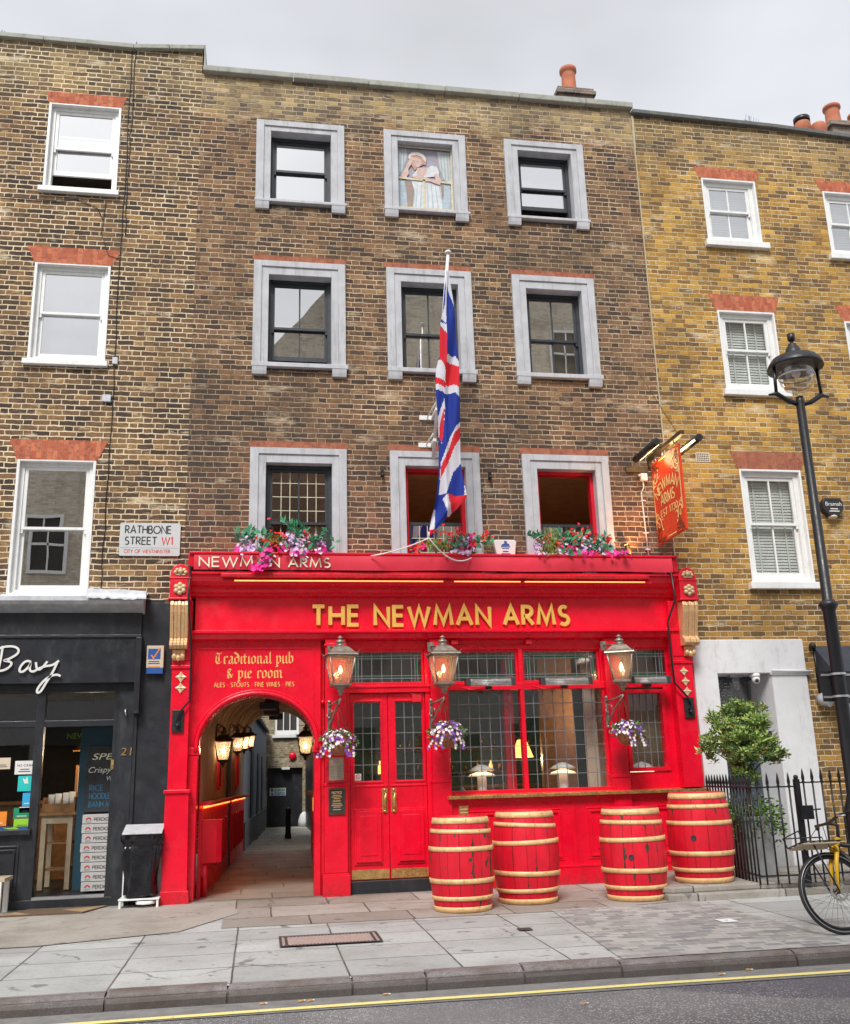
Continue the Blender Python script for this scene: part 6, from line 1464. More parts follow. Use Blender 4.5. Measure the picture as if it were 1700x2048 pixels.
text(mb, "EST 1730", (frs[0]+frs[1]*.22+frs[2]*.345, frs[1], frs[2], frs[3]), .092, .013, .002, .24, width=.56, h=.004)
mb.build("gilded_lettering", paint("sign_gold", (.92, .72, .28), .5), sg)
mb = MB(); random.seed(8)
for fx, fz in ((0, 0), (1, 0), (0, 1), (1, 1)):
    for q in range(9):
        a = random.uniform(0, 1.4); p = Vector((.03+.02*random.random(), .03)); pl = [tuple(p)]
        for _ in range(4): a += random.uniform(-.5, .5); p = p+Vector((math.cos(a), math.sin(a)))*.065; pl.append((min(.3, max(.01, p.x)), min(.36, max(.01, p.y))))
        stroke(mb, [((SWd-x) if fx else x, (SH-y) if fz else y) for x, y in pl], .012, frs, .0005+.0003*q, .001)
mb.build("dark_tracery", paint("sign_dark_brown", (.16, .05, .015), .5), sg)  # dark brown line ornament in the board corners
MB().box(SX-.03, SX+.03, -1.20, .0, 5.70, 5.76).box(SX-.36, SX-.03, -.025, .0, 5.53, 5.62).box(SX-.02, SX+.02, -.06, 0, 5.6, 5.7).build("beam", M_LANTD, sg, .004)
mb = MB()
for y in (-.25, -.5, -.9): mb.tube([(SX, y, 5.62), (SX, y, 5.70)], .008, 5)
mb.build("hook", M_ALU, sg)
for s_, nm in ((-1, 0), (1, 1)):
    xx = SX+s_*.26; a, b = (-.16, -.94) if s_ < 0 else (-.30, -1.16)
    mb = MB(); mb.tube([(xx, a, 5.68), (xx, b, 5.68)], .05, 12); mb.tube([(xx, (a+b)/2, 5.7), (SX, (a+b)/2, 5.745)], .009, 5); tl_ = mb.build("trough_light", M_BLACKP, sg)
    MB().tube([(xx-s_*.040, a-.05, 5.660), (xx-s_*.040, b+.06, 5.660)], .015, 8).build("lit_tube", E_TUBE, tl_)
    lamp("sign_light", sg, (xx-s_*.12, (a+b)/2, 5.60), 5 if s_ > 0 else 3, (1, .7, .35), .15)
mb = MB(); ca, cb = Vector((at(1282, 752, 0)[0], 0, at(1282, 752, 0)[1])), Vector((SX, -1.05, 5.76))
for k in range(40):
    p = ca+(cb-ca)*(k+.5)/40; d = (cb-ca).normalized(); s2 = d.orthogonal().normalized(); s2 = Matrix.Rotation(PI/2*(k % 2), 3, d) @ s2
    mb.tube([p+d*.022*math.cos(a)+s2*.009*math.sin(a) for a in [i*PI/4 for i in range(9)]], .0035, 4, caps=False)
mb.build("stay_chain", M_LANTD, sg)
o = thing("junction_box", "white junction box with a white conduit on the brick below the sign bracket", "junction box", (5.40, -.03, 5.46))
MB().box(5.36, 5.46, -.06, .0, 5.40, 5.51).box(5.33, 5.36, -.05, -.01, 5.47, 5.5).build("box", M_WHITE, o, .006); MB().tube([(5.40, -.02, 5.40), (5.40, -.02, 5.3), (5.36, -.02, 5.22), (5.385, -.02, 4.2)], .011, 6).build("conduit", M_WHITE, o)
for k in range(4): MB().box(5.345, 5.41, -.035, 0, 5.1-k*.24, 5.115-k*.24).build("clip", M_WHITE, o)
o = thing("spotlight", "small brass spotlight glowing on the brick at the right end of the awning", "spotlight", (5.05, -.12, 4.35)); MB().tube([(5.09, -.12, 4.24), (5.02, -.14, 4.42)], .035, 10).build("barrel", M_LANTD, o); MB().tube([(5.018, -.141, 4.422), (5.015, -.142, 4.43)], .03, 10).build("lens", E_AMBER, o)
l = bpy.data.lights.new("spot_light", 'SPOT'); l.energy = 26; l.color = (1, .42, .12); l.spot_size = 1.5; l.spot_blend = .8; l.shadow_soft_size = .03
lo = bpy.data.objects.new("spot_light", l); COL.objects.link(lo); lo.parent = o; lo.location = Vector((5.06, -.30, 4.22))-WL[o.name]; lo.rotation_euler = Vector((-.02, -.35, -.62)).to_track_quat('Z', 'Y').to_euler()

# alarms, nameplate and wall fixings
o = thing("alarm_box", "white alarm box with a blue emblem above the awning", "alarm box", (3.3, -.05, 4.4))
MB().prism([(3.17, 4.25), (3.42, 4.25), (3.44, 4.40), (3.45, 4.47), (3.42, 4.49), (3.16, 4.49), (3.13, 4.47), (3.14, 4.40)], 'y', -.09, 0).build("case", M_PAPER, o, .01); MB().prism([(3.175, 4.21), (3.41, 4.21), (3.42, 4.25), (3.17, 4.25)], 'y', -.088, 0).build("base", M_BLUEP, o)
mb = MB(); mb.prism([(3.23, 4.40), (3.35, 4.40), (3.34, 4.43), (3.315, 4.435), (3.31, 4.465), (3.285, 4.475), (3.27, 4.46), (3.28, 4.44), (3.24, 4.42)], 'y', -.094, -.091); mb.box(3.225, 3.355, -.093, -.091, 4.382, 4.392); mb.box(3.24, 3.34, -.093, -.091, 4.36, 4.37); text(mb, "SAFE", frame_wall(3.25, 4.315, -.091), .022, .004, .001, width=.08) if False else None
mb.box(3.25, 3.33, -.093, -.091, 4.315, 4.33); mb.box(3.225, 3.355, -.093, -.091, 4.285, 4.297); mb.build("emblem", M_BLUEP, o)
o = thing("street_nameplate", "white street nameplate fixed to the brick left of the awning", "street sign", (-1.45, -.02, 4.46))
MB().prism([(-1.835, 4.25), (-1.82, 4.235), (-1.085, 4.235), (-1.07, 4.25), (-1.07, 4.66), (-1.085, 4.675), (-1.82, 4.675), (-1.835, 4.66)], 'y', -.03, -.005).build("plate", paint('enamel_grey_white', (.55, .57, .57), .45, var=.04), o)
mb = MB(); text(mb, "RATHBONE", frame_wall(-1.765, 4.535, -.0301), .098, .0155, .001, .2, width=.575); text(mb, "STREET", frame_wall(-1.765, 4.385, -.0301), .098, .0155, .001, .2, width=.40); mb.box(-1.82, -1.085, -.0306, -.03, 4.338, 4.341); mb.build("black_lettering", M_INK, o)
mb = MB(); text(mb, "W1", frame_wall(-1.30, 4.385, -.0301), .098, .016, .001, .2, width=.14); text(mb, "CITY OF WESTMINSTER", frame_wall(-1.77, 4.272, -.0301), .044, .0075, .001, .22, width=.575); mb.build("red_lettering", M_RINK, o)
o = thing("alarm_box", "black six sided alarm box on the yellow brick behind the lamp post", "alarm box", (8.25, -.06, 5.02))
mb = MB(); mb.prism([(8.13, 5.12), (8.17, 5.18), (8.42, 5.18), (8.46, 5.12), (8.45, 5.0), (8.37, 4.91), (8.21, 4.91), (8.13, 5.02)], 'y', -.1, 0); mb.build("case", M_BLACKP, o, .01); mb = MB(); bfont(mb, "Bramah", frame_wall(8.165, 5.06, -.1005), .085, .002, width=.255); mb.box(8.24, 8.36, -.103, -.1, 5.005, 5.02); mb.box(8.22, 8.38, -.103, -.1, 4.97, 4.985); mb.build("lettering", M_PAPER, o); MB().ball((8.29, -.05, 4.90), .07, 10, sz=.5).build("strobe", M_CURT, o)
o = thing("alarm_box", "white and blue alarm box with an orange tick on the black shopfront side", "alarm box", (-1.31, -.06, 2.9))
MB().box(-1.42, -1.21, -.10, -.021, 2.78, 3.06).build("case", M_CURT, o, .008); MB().box(-1.415, -1.215, -.098, -.021, 2.71, 2.78).build("base", M_BLUEP, o); MB().box(-1.40, -1.25, -.103, -.1, 2.89, 3.02).build("blue_panel", M_BLUEP, o)
mb = MB(); stroke(mb, [(-1.36, 2.945), (-1.335, 2.90), (-1.255, 3.03)], .016, frame_wall(0, 0, -.1035), 0, .001); mb.box(-1.395, -1.25, -.102, -.1, 2.79, 2.80); mb.build("orange_tick", M_ORANGEP, o); mb = MB(); text(mb, "0207 444", frame_wall(-1.395, 2.83, -.1005), .035, .006, .001, width=.14) if False else mb.box(-1.395, -1.255, -.102, -.1, 2.83, 2.842).box(-1.39, -1.26, -.102, -.1, 2.855, 2.867); mb.build("printed_lines", M_BLUEP, o)
o = thing("security_camera", "white dome camera under the lintel of the pale doorway", "camera", (6.80, .0, 2.57)); MB().lathe([(.075, 0), (.075, -.04), (.055, -.06)], (6.80, .02, 2.63), 16).build("mount", M_WHITE, o); MB().ball((6.80, .0, 2.545), .058, 14).build("dome", M_WHITE, o); MB().ball((6.79, -.045, 2.53), .028, 10).build("lens", M_INK, o)
o = thing("bulkhead_lamp", "glass jar lamp hanging inside the top of the pale doorway", "lamp", (6.60, .2, 2.5)); MB().lathe([(.05, .12), (.055, .02), (.045, -.06), (.02, -.09), (.001, -.095)], (6.60, .2, 2.50), 14).build("glass", GL_CLEAR, o); MB().box(6.5, 6.7, .15, .25, 2.60, 2.629).build("fitting", M_ALU, o)
o = thing("vent_hood", "grey metal vent hood on the narrow brick strip beside the dark awning", "vent", (7.75, -.12, 2.27)); MB().tube([(7.74, 0, 2.26), (7.74, -.08, 2.26), (7.79, -.16, 2.24)], [.085, .09, .1], 14).build("hood", M_LEADSH, o); MB().tube([(7.72, -.03, 3.0), (7.72, -.03, 2.35)], .015, 6).ball((7.69, -.05, 3.0), .05, 8).build("cable_drop", M_IRON, o)
for lab, x, z in (("small dark fixing on the brick just right of the left flower window", 1.61, 5.42), ("small dark fixing on the brick between flag and right flower window", 3.13, 5.42)):
    o = thing("wall_camera", lab, "wall fixing", (x, -.05, z), "small wall fixings between the first floor windows"); MB().box(x-.02, x+.02, -.06, 0, z-.03, z+.05).ball((x, -.07, z-.03), .026, 8).build("body", M_IRON, o)
o = thing("facade_cables", "black cables running down the brown brick house beside its windows", "cables", (-2.0, -.02, 9))
mb = MB(); random.seed(4)
for x0, z1, z0 in ((-2.04, 12.1, 7.0), (-2.0, 12.15, 8.9), (-2.03, 7.0, 3.75)): mb.tube([(x0+random.uniform(-.012, .012)+.0*i, -.015, z1+(z0-z1)*i/16) for i in range(17)], .0065, 5)
mb.tube([(-4, -.015, 9.38), (-3.0, -.015, 9.36), (-2.7, -.015, 9.42), (-2.4, -.015, 9.3), (-2.3, -.015, 9.1)], .006, 5); mb.tube([(-2.28, -.015, 9.4), (-2.32, -.015, 8.9), (-2.2, -.015, 8.55), (-2.04, -.015, 8.5)], .005, 5); mb.build("cable", M_IRON, o)
for lab, x, z, w in (("small grey box on the brown brick between the two upper floors", -2.16, 6.4, .11), ("small dark clip box beside the middle white window", -2.06, 6.95, .07)):
    o = thing("cable_box", lab, "cable box", (x, -.03, z)); MB().box(x, x+w, -.045, 0, z-.05, z+.05).build("case", M_LEADSH, o, .005)
o = thing("roof_aerial", "thin metal aerial on the roof above the yellow brick house", "aerial", (8.0, 2, 12)); x, z = at(1500, 243, 2); mb = MB(); mb.tube([(x, 2, 11), (x, 2, z+.12)], .008, 5)
for k in range(6): mb.tube([(x-.1+k*.05, 2, z-.03-.015*k), (x-.06+k*.05, 2, z+.16-.02*k)], .004, 4)
mb.tube([(x-.12, 2, z+.03), (x+.2, 2, z-.05)], .005, 4); mb.build("rods", M_LEAD, o)
o = thing("roof_aerial", "thin metal aerial on the roof at the far left edge", "aerial", (-4, 2, 13)); x, z = at(8, 72, 2); mb = MB(); mb.tube([(x, 2, 11), (x, 2, z+.1)], .01, 5)
for k in range(5): mb.tube([(x-.15+k*.07, 2, z+.08-.04*k), (x-.1+k*.07, 2, z+.16-.045*k)], .005, 4)
mb.tube([(x-.2, 2, z+.12), (x+.2, 2, z-.06)], .006, 4); mb.build("rods", M_LEAD, o)
# ------------------------------------------------------------------ street furniture, doorway, pavement things
lp = thing("street_lamp", "tall black street lamp with a wide hood and clear glass bowl", "street lamp", (6.48, -2.5, 0))
x, y = 6.48, -2.5
MB().lathe([(.13, -.05), (.13, .9), (.10, .98), (.082, 1.05), (.072, 3.08), (.09, 3.12), (.115, 3.155), (.09, 3.19), (.060, 3.22), (.052, 5.68), (.046, 5.74)], (x, y, 0), 20).build("post", M_IRON, lp)
mb = MB()
for s in (-1, 1):
    mb.tube([(x, y, 5.64), (x+s*.15, y, 5.68), (x+s*.30, y, 5.775), (x+s*.40, y, 5.755)], [.035, .03, .03, .012], 8); mb.tube([(x+s*.30, y, 5.77), (x+s*.285, y, 6.14)], .021, 8)
mb.build("yoke", M_IRON, lp)
MB().lathe([(.335, 6.115), (.33, 6.15), (.31, 6.19), (.27, 6.245), (.2, 6.275), (.115, 6.29), (.10, 6.33), (.075, 6.40), (.05, 6.43), (.05, 6.445), (.02, 6.455), (.02, 6.48), (.03, 6.485), (.046, 6.50), (.046, 6.585), (.03, 6.59)], (x, y, 0), 32).build("hood", M_IRON, lp)
MB().lathe([(.33, 6.118), (.26, 6.15), (.02, 6.16)], (x, y, 0), 32, caps=False).build("reflector", M_RENDER, lp)
MB().lathe([(.215, 6.13), (.212, 6.0), (.195, 5.93), (.15, 5.85), (.08, 5.805), (.001, 5.795)], (x, y, 0), 28, caps=False).build("glass_bowl", GL_CLEAR, lp); MB().lathe([(.217, 6.02), (.219, 6.01), (.217, 6.0)], (x, y, 0), 28, caps=False).build("bowl_ring", M_RENDER, lp); MB().lathe([(.05, 6.15), (.05, 6.03), (.03, 6.0)], (x, y, 0), 12).build("bulb", M_PAPER, lp)
mb = MB(); mb.box(x-.16, x+.36, y+.09, y+.105, 2.06, 2.40); pl = mb.build("sign_plate", M_BLACKP, lp)
mb = MB()
for z in (2.11, 2.36): mb.lathe([(.09, -.012), (.09, .012)], (x, y, z), 16, caps=False); mb.box(x-.16, x+.36, y+.08, y+.091, z-.012, z+.012)
mb.build("sign_clip", M_ALU, lp)

# step, railings and gate
st = MB(); st.prism([(4.42, -2.0), (4.78, -2.06), (5.62, -2.02), (8.8, -2.02), (8.8, -.06), (4.55, -.1)], 'z', -.06, .05); st.prism([(4.38, -1.84), (4.50, -1.95), (5.55, -1.92), (5.55, -.1), (4.46, -.1)], 'z', .05, .115).prism([(5.55, -1.95), (8.8, -1.95), (8.8, -.06), (5.55, -.1)], 'z', .05, .10)
struct(st.build("stone_step", M_PAVEIN, None, .015))
def spear(h=1.22, r=.0105):
    mb = MB(); mb.tube([(0, 0, 0), (0, 0, h-.16)], r, 6); mb.lathe([(.012, h-.16), (.02, h-.15), (.013, h-.14), (.018, h-.12), (.019, h-.10), (.009, h-.03), (.001, h)], (0, 0, 0), 8); return mb
def railing(nm, lab, cat, pts, z0, h, step, posts=(), extra=None):
    o = thing(nm, lab, cat, (pts[0][0], pts[0][1], z0)); first = None
    for (xa, ya), (xb, yb) in zip(pts, pts[1:]):
        d = Vector((xb-xa, yb-ya, 0)); n = max(1, int(d.length/step)); rl = MB()
        for zz in (.09, h-.16): rl.obox((Vector((xa, ya, z0+zz))+Vector((xb, yb, z0+zz)))/2, d/2, d.normalized().cross(Vector((0, 0, 1)))*.016, (0, 0, .008))
        rl.build("rail", M_IRON, o)
        for k in range(n):
            p = Vector((xa, ya, z0))+d*(k+.5)/n
            if first is None: first = spear(h).xf(Matrix.Translation(Vector(WL[o.name]))).build("bar", M_IRON, o); first.location = p-WL[o.name]
            else: inst(first, o, p-WL[o.name])
    for (px_, py_) in posts:
        MB().box(px_-.028, px_+.028, py_-.028, py_+.028, z0-.0, z0+h-.12).ball((px_, py_, z0+h-.1), .03, 8).build("post", M_IRON, o)
    return o
railing("iron_railing", "black spiked iron railing round the tall planter beside the pub", "railing", [(5.81, -.2), (5.53, -2.0), (6.04, -2.03)], .10, 1.20, .118)
gt = railing("iron_gate", "black spiked iron gate and post behind the yellow bicycle", "gate", [(6.10, -2.03), (7.05, -1.96)], .10, 1.24, .115, [(6.07, -2.03)])
MB().box(6.05, 6.20, -2.10, -2.05, .78, .93).tube([(6.2, -2.08, .88), (6.3, -2.08, .885)], .009, 6).build("latch", M_IRON, gt)
railing("iron_railing", "black spiked iron railing running on past the gate at the right edge", "railing", [(7.1, -1.96), (8.7, -1.96)], .10, 1.26, .115, [(7.08, -1.96)])
pl = thing("tall_planter", "tall tapered grey stone planter holding trailing green foliage behind the railing", "planter", (5.87, -1.15, .1))
cx, cy = 5.87, -1.2
MB().lathe([(.17*1.414, .10), (.205*1.414, .74), (.225*1.414, .75), (.225*1.414, .80), (.19*1.414, .80), (.19*1.414, .74)], (cx, cy, 0), 4, phase=PI/4, smooth=False).build("pot", paint("planter_stone", (.30, .31, .315), .8, var=.2, dirt=(.12, .13, .12), bump=.004), pl, .01)
random.seed(41); mb = MB()
for k in range(1300):
    a = random.uniform(0, 2*PI); r = .10+.30*random.random()**.7; p = Vector((cx+r*math.cos(a), cy+r*math.sin(a)*.8, .86+random.gauss(0, .09)-max(0, r-.2)*random.uniform(.2, 1.5)))
    mb.leaf(p, (math.cos(a)+random.uniform(-.6, .6), math.sin(a)-.5+random.uniform(-.5, .5), random.uniform(-.6, .6)), .03, .055, 0 if random.random() < .6 else 1)
mb.build("foliage", [M_LEAF, M_LEAFY], pl, fixn=False)
tr = thing("shrub_tree", "small bushy evergreen tree with pale new leaves rising from the tall planter", "tree", (5.86, -1.2, .8))
mb = MB(); mb.tube([(cx, cy, .78), (cx+.02, cy, 1.1), (cx-.01, cy, 1.35), (cx+.0, cy, 1.6)], [.026, .022, .02, .014], 8)
LB = [(-.34, -.02, 1.70), (.34, 0, 1.66), (-.12, .2, 1.95), (.14, -.18, 1.9), (0, 0, 2.08), (.26, .12, 1.82), (-.3, .1, 1.56), (.1, -.25, 1.55), (.4, -.05, 1.5), (-.12, -.2, 1.5), (.2, .05, 2.02), (-.2, -.05, 1.85), (.02, .1, 1.35), (-.05, -.1, 1.25), (0, -.18, 1.74), (.1, -.16, 1.68), (-.14, -.14, 1.7)]
for dx, dy, z in LB: mb.tube([(cx, cy, 1.2+random.uniform(0, .2)), (cx+dx*.5, cy+dy*.5, 1.25+(z-1.25)*.6), (cx+dx, cy+dy, z)], [.013, .009, .004], 6)
mb.build("trunk", M_BARK, tr)
mb = MB()
for dx, dy, z in LB:
    R = random.uniform(.13, .19)
    for tw in range(54):
        t0 = Vector((random.gauss(0, 1), random.gauss(0, 1), random.gauss(0, .8))).normalized()*R*random.random()**.4; c = Vector((cx+dx, cy+dy, z))+t0*Vector((1.05, 1, .75)).length*.62
        c = Vector((cx+dx+t0.x*1.15, cy+dy+t0.y, z+t0.z*.75)); up = (t0.normalized()+Vector((0, 0, .9)))
        tip = random.random()
        for q in range(9):
            d = up.normalized()*.4+Vector((random.uniform(-1, 1), random.uniform(-1, 1), random.uniform(-.3, .7))); mb.leaf(c+Vector((random.gauss(0, .015), random.gauss(0, .015), random.gauss(0, .012))), d, random.uniform(.016, .03), random.uniform(.035, .085), 1 if (tip > .42 and t0.z > -.04) else (2 if random.random() < .05 else 0))
mb.build("crown", [paint("leaf_olive", (.12, .21, .045), .5, var=.3, bump=0), paint("leaf_lime", (.34, .46, .12), .5, var=.25, bump=0), paint("leaf_bronze", (.3, .12, .04), .5, bump=0)], tr, fixn=False)

# bicycle
by = thing("bicycle", "black and yellow bicycle with a front tray rack leaning at the right edge", "bicycle", (5.6, -4.42, 0))
BY = -4.42; zg = gz(BY); WL[by.name] = Vector((5.6, -4.42, zg)); R = .345; WX = 5.02
def bwheel(wx):
    o = MB(); o.tube([(wx+(R-.02)*math.cos(a), BY, zg+R+(R-.02)*math.sin(a)) for a in [2*PI*i/56 for i in range(57)]], .02, 10, caps=False); w = o.build("wheel", M_RUB, by)
    MB().tube([(wx+(R-.05)*math.cos(a), BY, zg+R+(R-.05)*math.sin(a)) for a in [2*PI*i/48 for i in range(49)]], .012, 6, caps=False).build("rim", M_IRON, w)
    for s in (-1, 1): MB().tube([(wx+(R-.022)*math.cos(a), BY+s*.018, zg+R+(R-.022)*math.sin(a)) for a in [2*PI*i/48 for i in range(49)]], .003, 4, caps=False).build("reflective_band", M_ALU, w)
    mb = MB(); mb.tube([(wx, BY-.05, zg+R), (wx, BY+.05, zg+R)], .02, 10)
    mb.build("hub", M_IRON, w); sp = MB()
    for k in range(28): a = 2*PI*k/28; b2 = a+(.5 if k % 2 else -.5); s = -.03 if k % 4 < 2 else .03; sp.tube([(wx+.02*math.cos(b2), BY+s, zg+R+.02*math.sin(b2)), (wx+(R-.05)*math.cos(a), BY, zg+R+(R-.05)*math.sin(a))], .0018, 4, caps=False)
    sp.build("spokes", M_LEAD, w); d = MB(); stroke(d, arc(wx, zg+R, .072, .072, 0, 360, 26), .022, (Vector((0, BY-.058, 0)), Vector((1, 0, 0)), Vector((0, 0, 1)), Vector((0, -1, 0))), 0, .003)
    for k in range(6): a = k*PI/3; stroke(d, [(wx+.02*math.cos(a), zg+R+.02*math.sin(a)), (wx+.066*math.cos(a+.5), zg+R+.066*math.sin(a+.5))], .009, (Vector((0, BY-.056, 0)), Vector((1, 0, 0)), Vector((0, 0, 1)), Vector((0, -1, 0))), 0, .003)
    d.build("brake_disc", M_SILVER, w)
bwheel(WX); bwheel(WX+1.08)
H0 = Vector((WX, BY, zg+R)); HT = Vector((WX+.165, BY, zg+.80))
mb = MB()
for s in (-1, 1): mb.tube([H0+Vector((0, s*.055, 0)), H0+Vector((.055, s*.052, .25)), H0+Vector((.10, s*.04, .36)), H0+Vector((.115, 0, .42))], [.013, .02, .022, .02], 8)
mb.build("fork", M_YEL, by); MB().tube([H0+Vector((.115, 0, .39)), HT], .028, 12).build("head_tube", M_YEL, by)
BB = Vector((WX+.60, BY, zg+.28)); ST = Vector((WX+.48, BY, zg+.80)); RH = Vector((WX+1.08, BY, zg+R))
mb = MB(); mb.tube([HT-Vector((.02, 0, .12)), BB], .026, 10).tube([HT-Vector((.01, 0, .05)), ST-Vector((0, 0, .1))], .02, 10).tube([BB, ST], .018, 10)
for s in (-1, 1): mb.tube([BB+Vector((0, s*.03, 0)), RH+Vector((0, s*.06, 0))], .011, 8).tube([ST-Vector((0, -s*.01, .1)), RH+Vector((0, s*.06, 0))], .009, 8)
mb.build("frame", M_BLACKP, by)
MB().tube([HT, HT+Vector((.03, 0, .12)), HT+Vector((-.05, 0, .14))], .017, 8).build("stem", M_BLACKP, by)
S = HT+Vector((-.05, 0, .14)); mb = MB(); mb.tube([S+Vector((.06, .30, .03)), S+Vector((-.02, .2, .02)), S, S+Vector((-.02, -.2, .02)), S+Vector((.06, -.30, .03))], .013, 8); hb = mb.build("handlebar", M_BLACKP, by)
for s in (-1, 1): MB().tube([S+Vector((.03, s*.26, .026)), S+Vector((.10, s*.38, .035))], .02, 8).build("grip", M_RUB, hb)
MB().tube([S+Vector((0, -.2, .03)), S+Vector((-.07, -.27, .0)), S+Vector((-.03, -.34, -.01))], .006, 6).build("brake_lever", M_ALU, hb)
mb = MB(); TR = zg+R*2+.07; a0, a1 = WX-.27, WX+.10
for s in (-.14, -.05, .05, .14): mb.tube([(a0, BY+s, TR), (a1, BY+s, TR)], .006, 6)
for q in (0, .33, .66, 1): mb.tube([(a0+(a1-a0)*q, BY-.14, TR), (a0+(a1-a0)*q, BY+.14, TR)], .006, 6)
mb.tube([(a0, BY-.14, TR), (a0-.02, BY-.15, TR+.09), (a0-.02, BY+.15, TR+.09), (a0, BY+.14, TR)], .006, 6); mb.tube([(a0-.02, BY+.15, TR+.09), (a1, BY+.15, TR+.09), (a1, BY+.14, TR)], .006, 6)
for s in (-1, 1): mb.tube([(WX, BY+s*.07, zg+R), (a0+.12, BY+s*.09, TR)], .007, 6)
rk = mb.build("front_rack", M_IRON, by); MB().box(a0+.01, a1-.02, BY-.135, BY+.135, TR-.022, TR-.008).build("wooden_tray", M_WOODL, rk)
mb = MB(); mb.tube([S+Vector((-.02, -.2, .0)), S+Vector((-.2, -.22, -.05)), S+Vector((-.12, -.1, -.22)), HT+Vector((.0, -.03, -.15))], .004, 5).tube([S+Vector((-.02, .2, .0)), S+Vector((-.16, .15, -.12)), HT+Vector((-.03, .02, -.12)), H0+Vector((.08, -.06, .3)), H0+Vector((.02, -.07, .06))], .004, 5); mb.build("brake_cable", M_IRON, by)
MB().box(WX+.43, WX+.70, BY-.06, BY+.06, zg+.93, zg+.98).build("saddle", M_RUB, by, .02); MB().tube([ST-Vector((0, 0, .02)), ST+Vector((.04, 0, .15))], .013, 8).build("seat_post", M_ALU, by)
MB().tube([BB+Vector((0, -.08, 0)), BB+Vector((-.12, -.08, -.12))], .012, 6).tube([BB+Vector((0, .08, 0)), BB+Vector((.12, .08, .12))], .012, 6).lathe([(.09, -.004), (.09, .004)], BB, 20).build("crank", M_IRON, by)

by.location.z = zg; by.rotation_euler.x = -.27
# bin, bench end, door mat
bn = thing("litter_bin", "black bin bag hung on a white frame between the two shopfronts", "bin", (-1.33, -.25, 0))
mb = MB()
for xx in (-1.56, -1.14):
    for yy in (-.36, -.10): mb.box(xx-.013, xx+.013, yy-.013, yy+.013, 0 if yy < -.2 else 0, .10 if yy < -.2 else .86)
mb.box(-1.58, -1.12, -.38, -.08, .085, .105); mb.box(-1.575, -1.125, -.10, -.085, .1, .86); mb.build("frame", M_WHITE, bn, .004)
MB().prism([(-.40, .81), (-.06, .90), (-.06, .915), (-.40, .825)], 'x', -1.57, -1.115).build("lid", M_SURR, bn, .004)
random.seed(17); mb = MB(); nz_, na = 26, 40; rings = []
for i in range(nz_+1):
    v = i/nz_; z = .11+(.80-.11)*v; w = .205*(.9+.12*v-.07*math.sin(v*PI*2)); d = .13*(1+.12*math.sin(v*3+1)); ring = []
    if v > .88: w += .02; d += .02
    for k in range(na):
        a = 2*PI*k/na; n_ = .012*math.sin(a*5+v*2.5)+.009*math.sin(a*9-v*4+1)+.004*math.sin(a*17+v*5)+(.010*math.sin(a*3-v*5) if v < .8 else .006*math.sin(a*13))-(.02*math.exp(-((v-.86)/.03)**2))
        sgn = lambda t: math.copysign(abs(t)**.55, t); rr = 1.0 if i else .75
        ring.append(mb.b.verts.new((-1.35+(w+n_)*sgn(math.cos(a))*rr, -.24+(d+n_)*sgn(math.sin(a))*rr, z+.012*math.sin(a*4)*(v < .1))))
    rings.append(ring)
for i in range(nz_):
    for k in range(na): f = mb.b.faces.new((rings[i][k], rings[i][(k+1) % na], rings[i+1][(k+1) % na], rings[i+1][k])); f.smooth = True
mb.b.faces.new(rings[0][::-1]); mb.build("bin_bag", M_BAG, bn, fixn=False)
MB().lathe([(.11, .0), (.115, .02), (.10, .035)], (-1.28, -.30, .04), 20, caps=False).build("loop", M_WHITE, bn)
be = thing("bench", "white wooden bench end at the left edge of the pavement", "bench", (-3.1, -.35, 0))
MB().box(-4.2, -2.80, -.52, -.12, .36, .40).build("seat", M_WOODL, be, .004)
for xx in (-2.86, -4.1):
    for yy in (-.5, -.16): MB().box(xx-.025, xx+.03, yy-.025, yy+.025, 0, .36).build("leg", M_WHITE, be, .003)
cu = thing("beige_bundle", "rounded beige cushion resting on the bench at the left edge", "bundle", (-3.2, -.32, .4)); MB().ball((-3.2, -.30, .50), .24, 18, sz=.42).build("cover", paint("bundle_beige", (.55, .38, .27), .9), cu)  # unidentified rounded beige shape, modelled as a plain bundle
mt = thing("door_mat", "brown door mat with paler triangle corners outside the black shop", "door mat", (-2.2, -.35, 0))
def dq(px, py):
    d = _fw*FPX+_r*(px-850)-_u*(py-1024); t_ = (.008-CAMP.z)/d.z; p = CAMP+d*t_; return (p.x, p.y)
MB().prism([(-2.86, -.62), (-1.92, -.62), (-1.72, -.07), (-2.60, -.07)], 'z', -.0, .018).build("pile", paint("mat_brown", (.13, .085, .055), .95, var=.3, scale=40, bump=.004, bscale=200), mt)
MB().prism([(-2.85, -.615), (-2.48, -.615), (-2.70, -.34)], 'z', .0182, .0196).prism([(-1.93, -.61), (-1.735, -.075), (-2.2, -.30)], 'z', .0182, .0196).build("triangle", paint("mat_tan", (.33, .22, .12), .95, var=.2, bump=.004, bscale=200), mt)

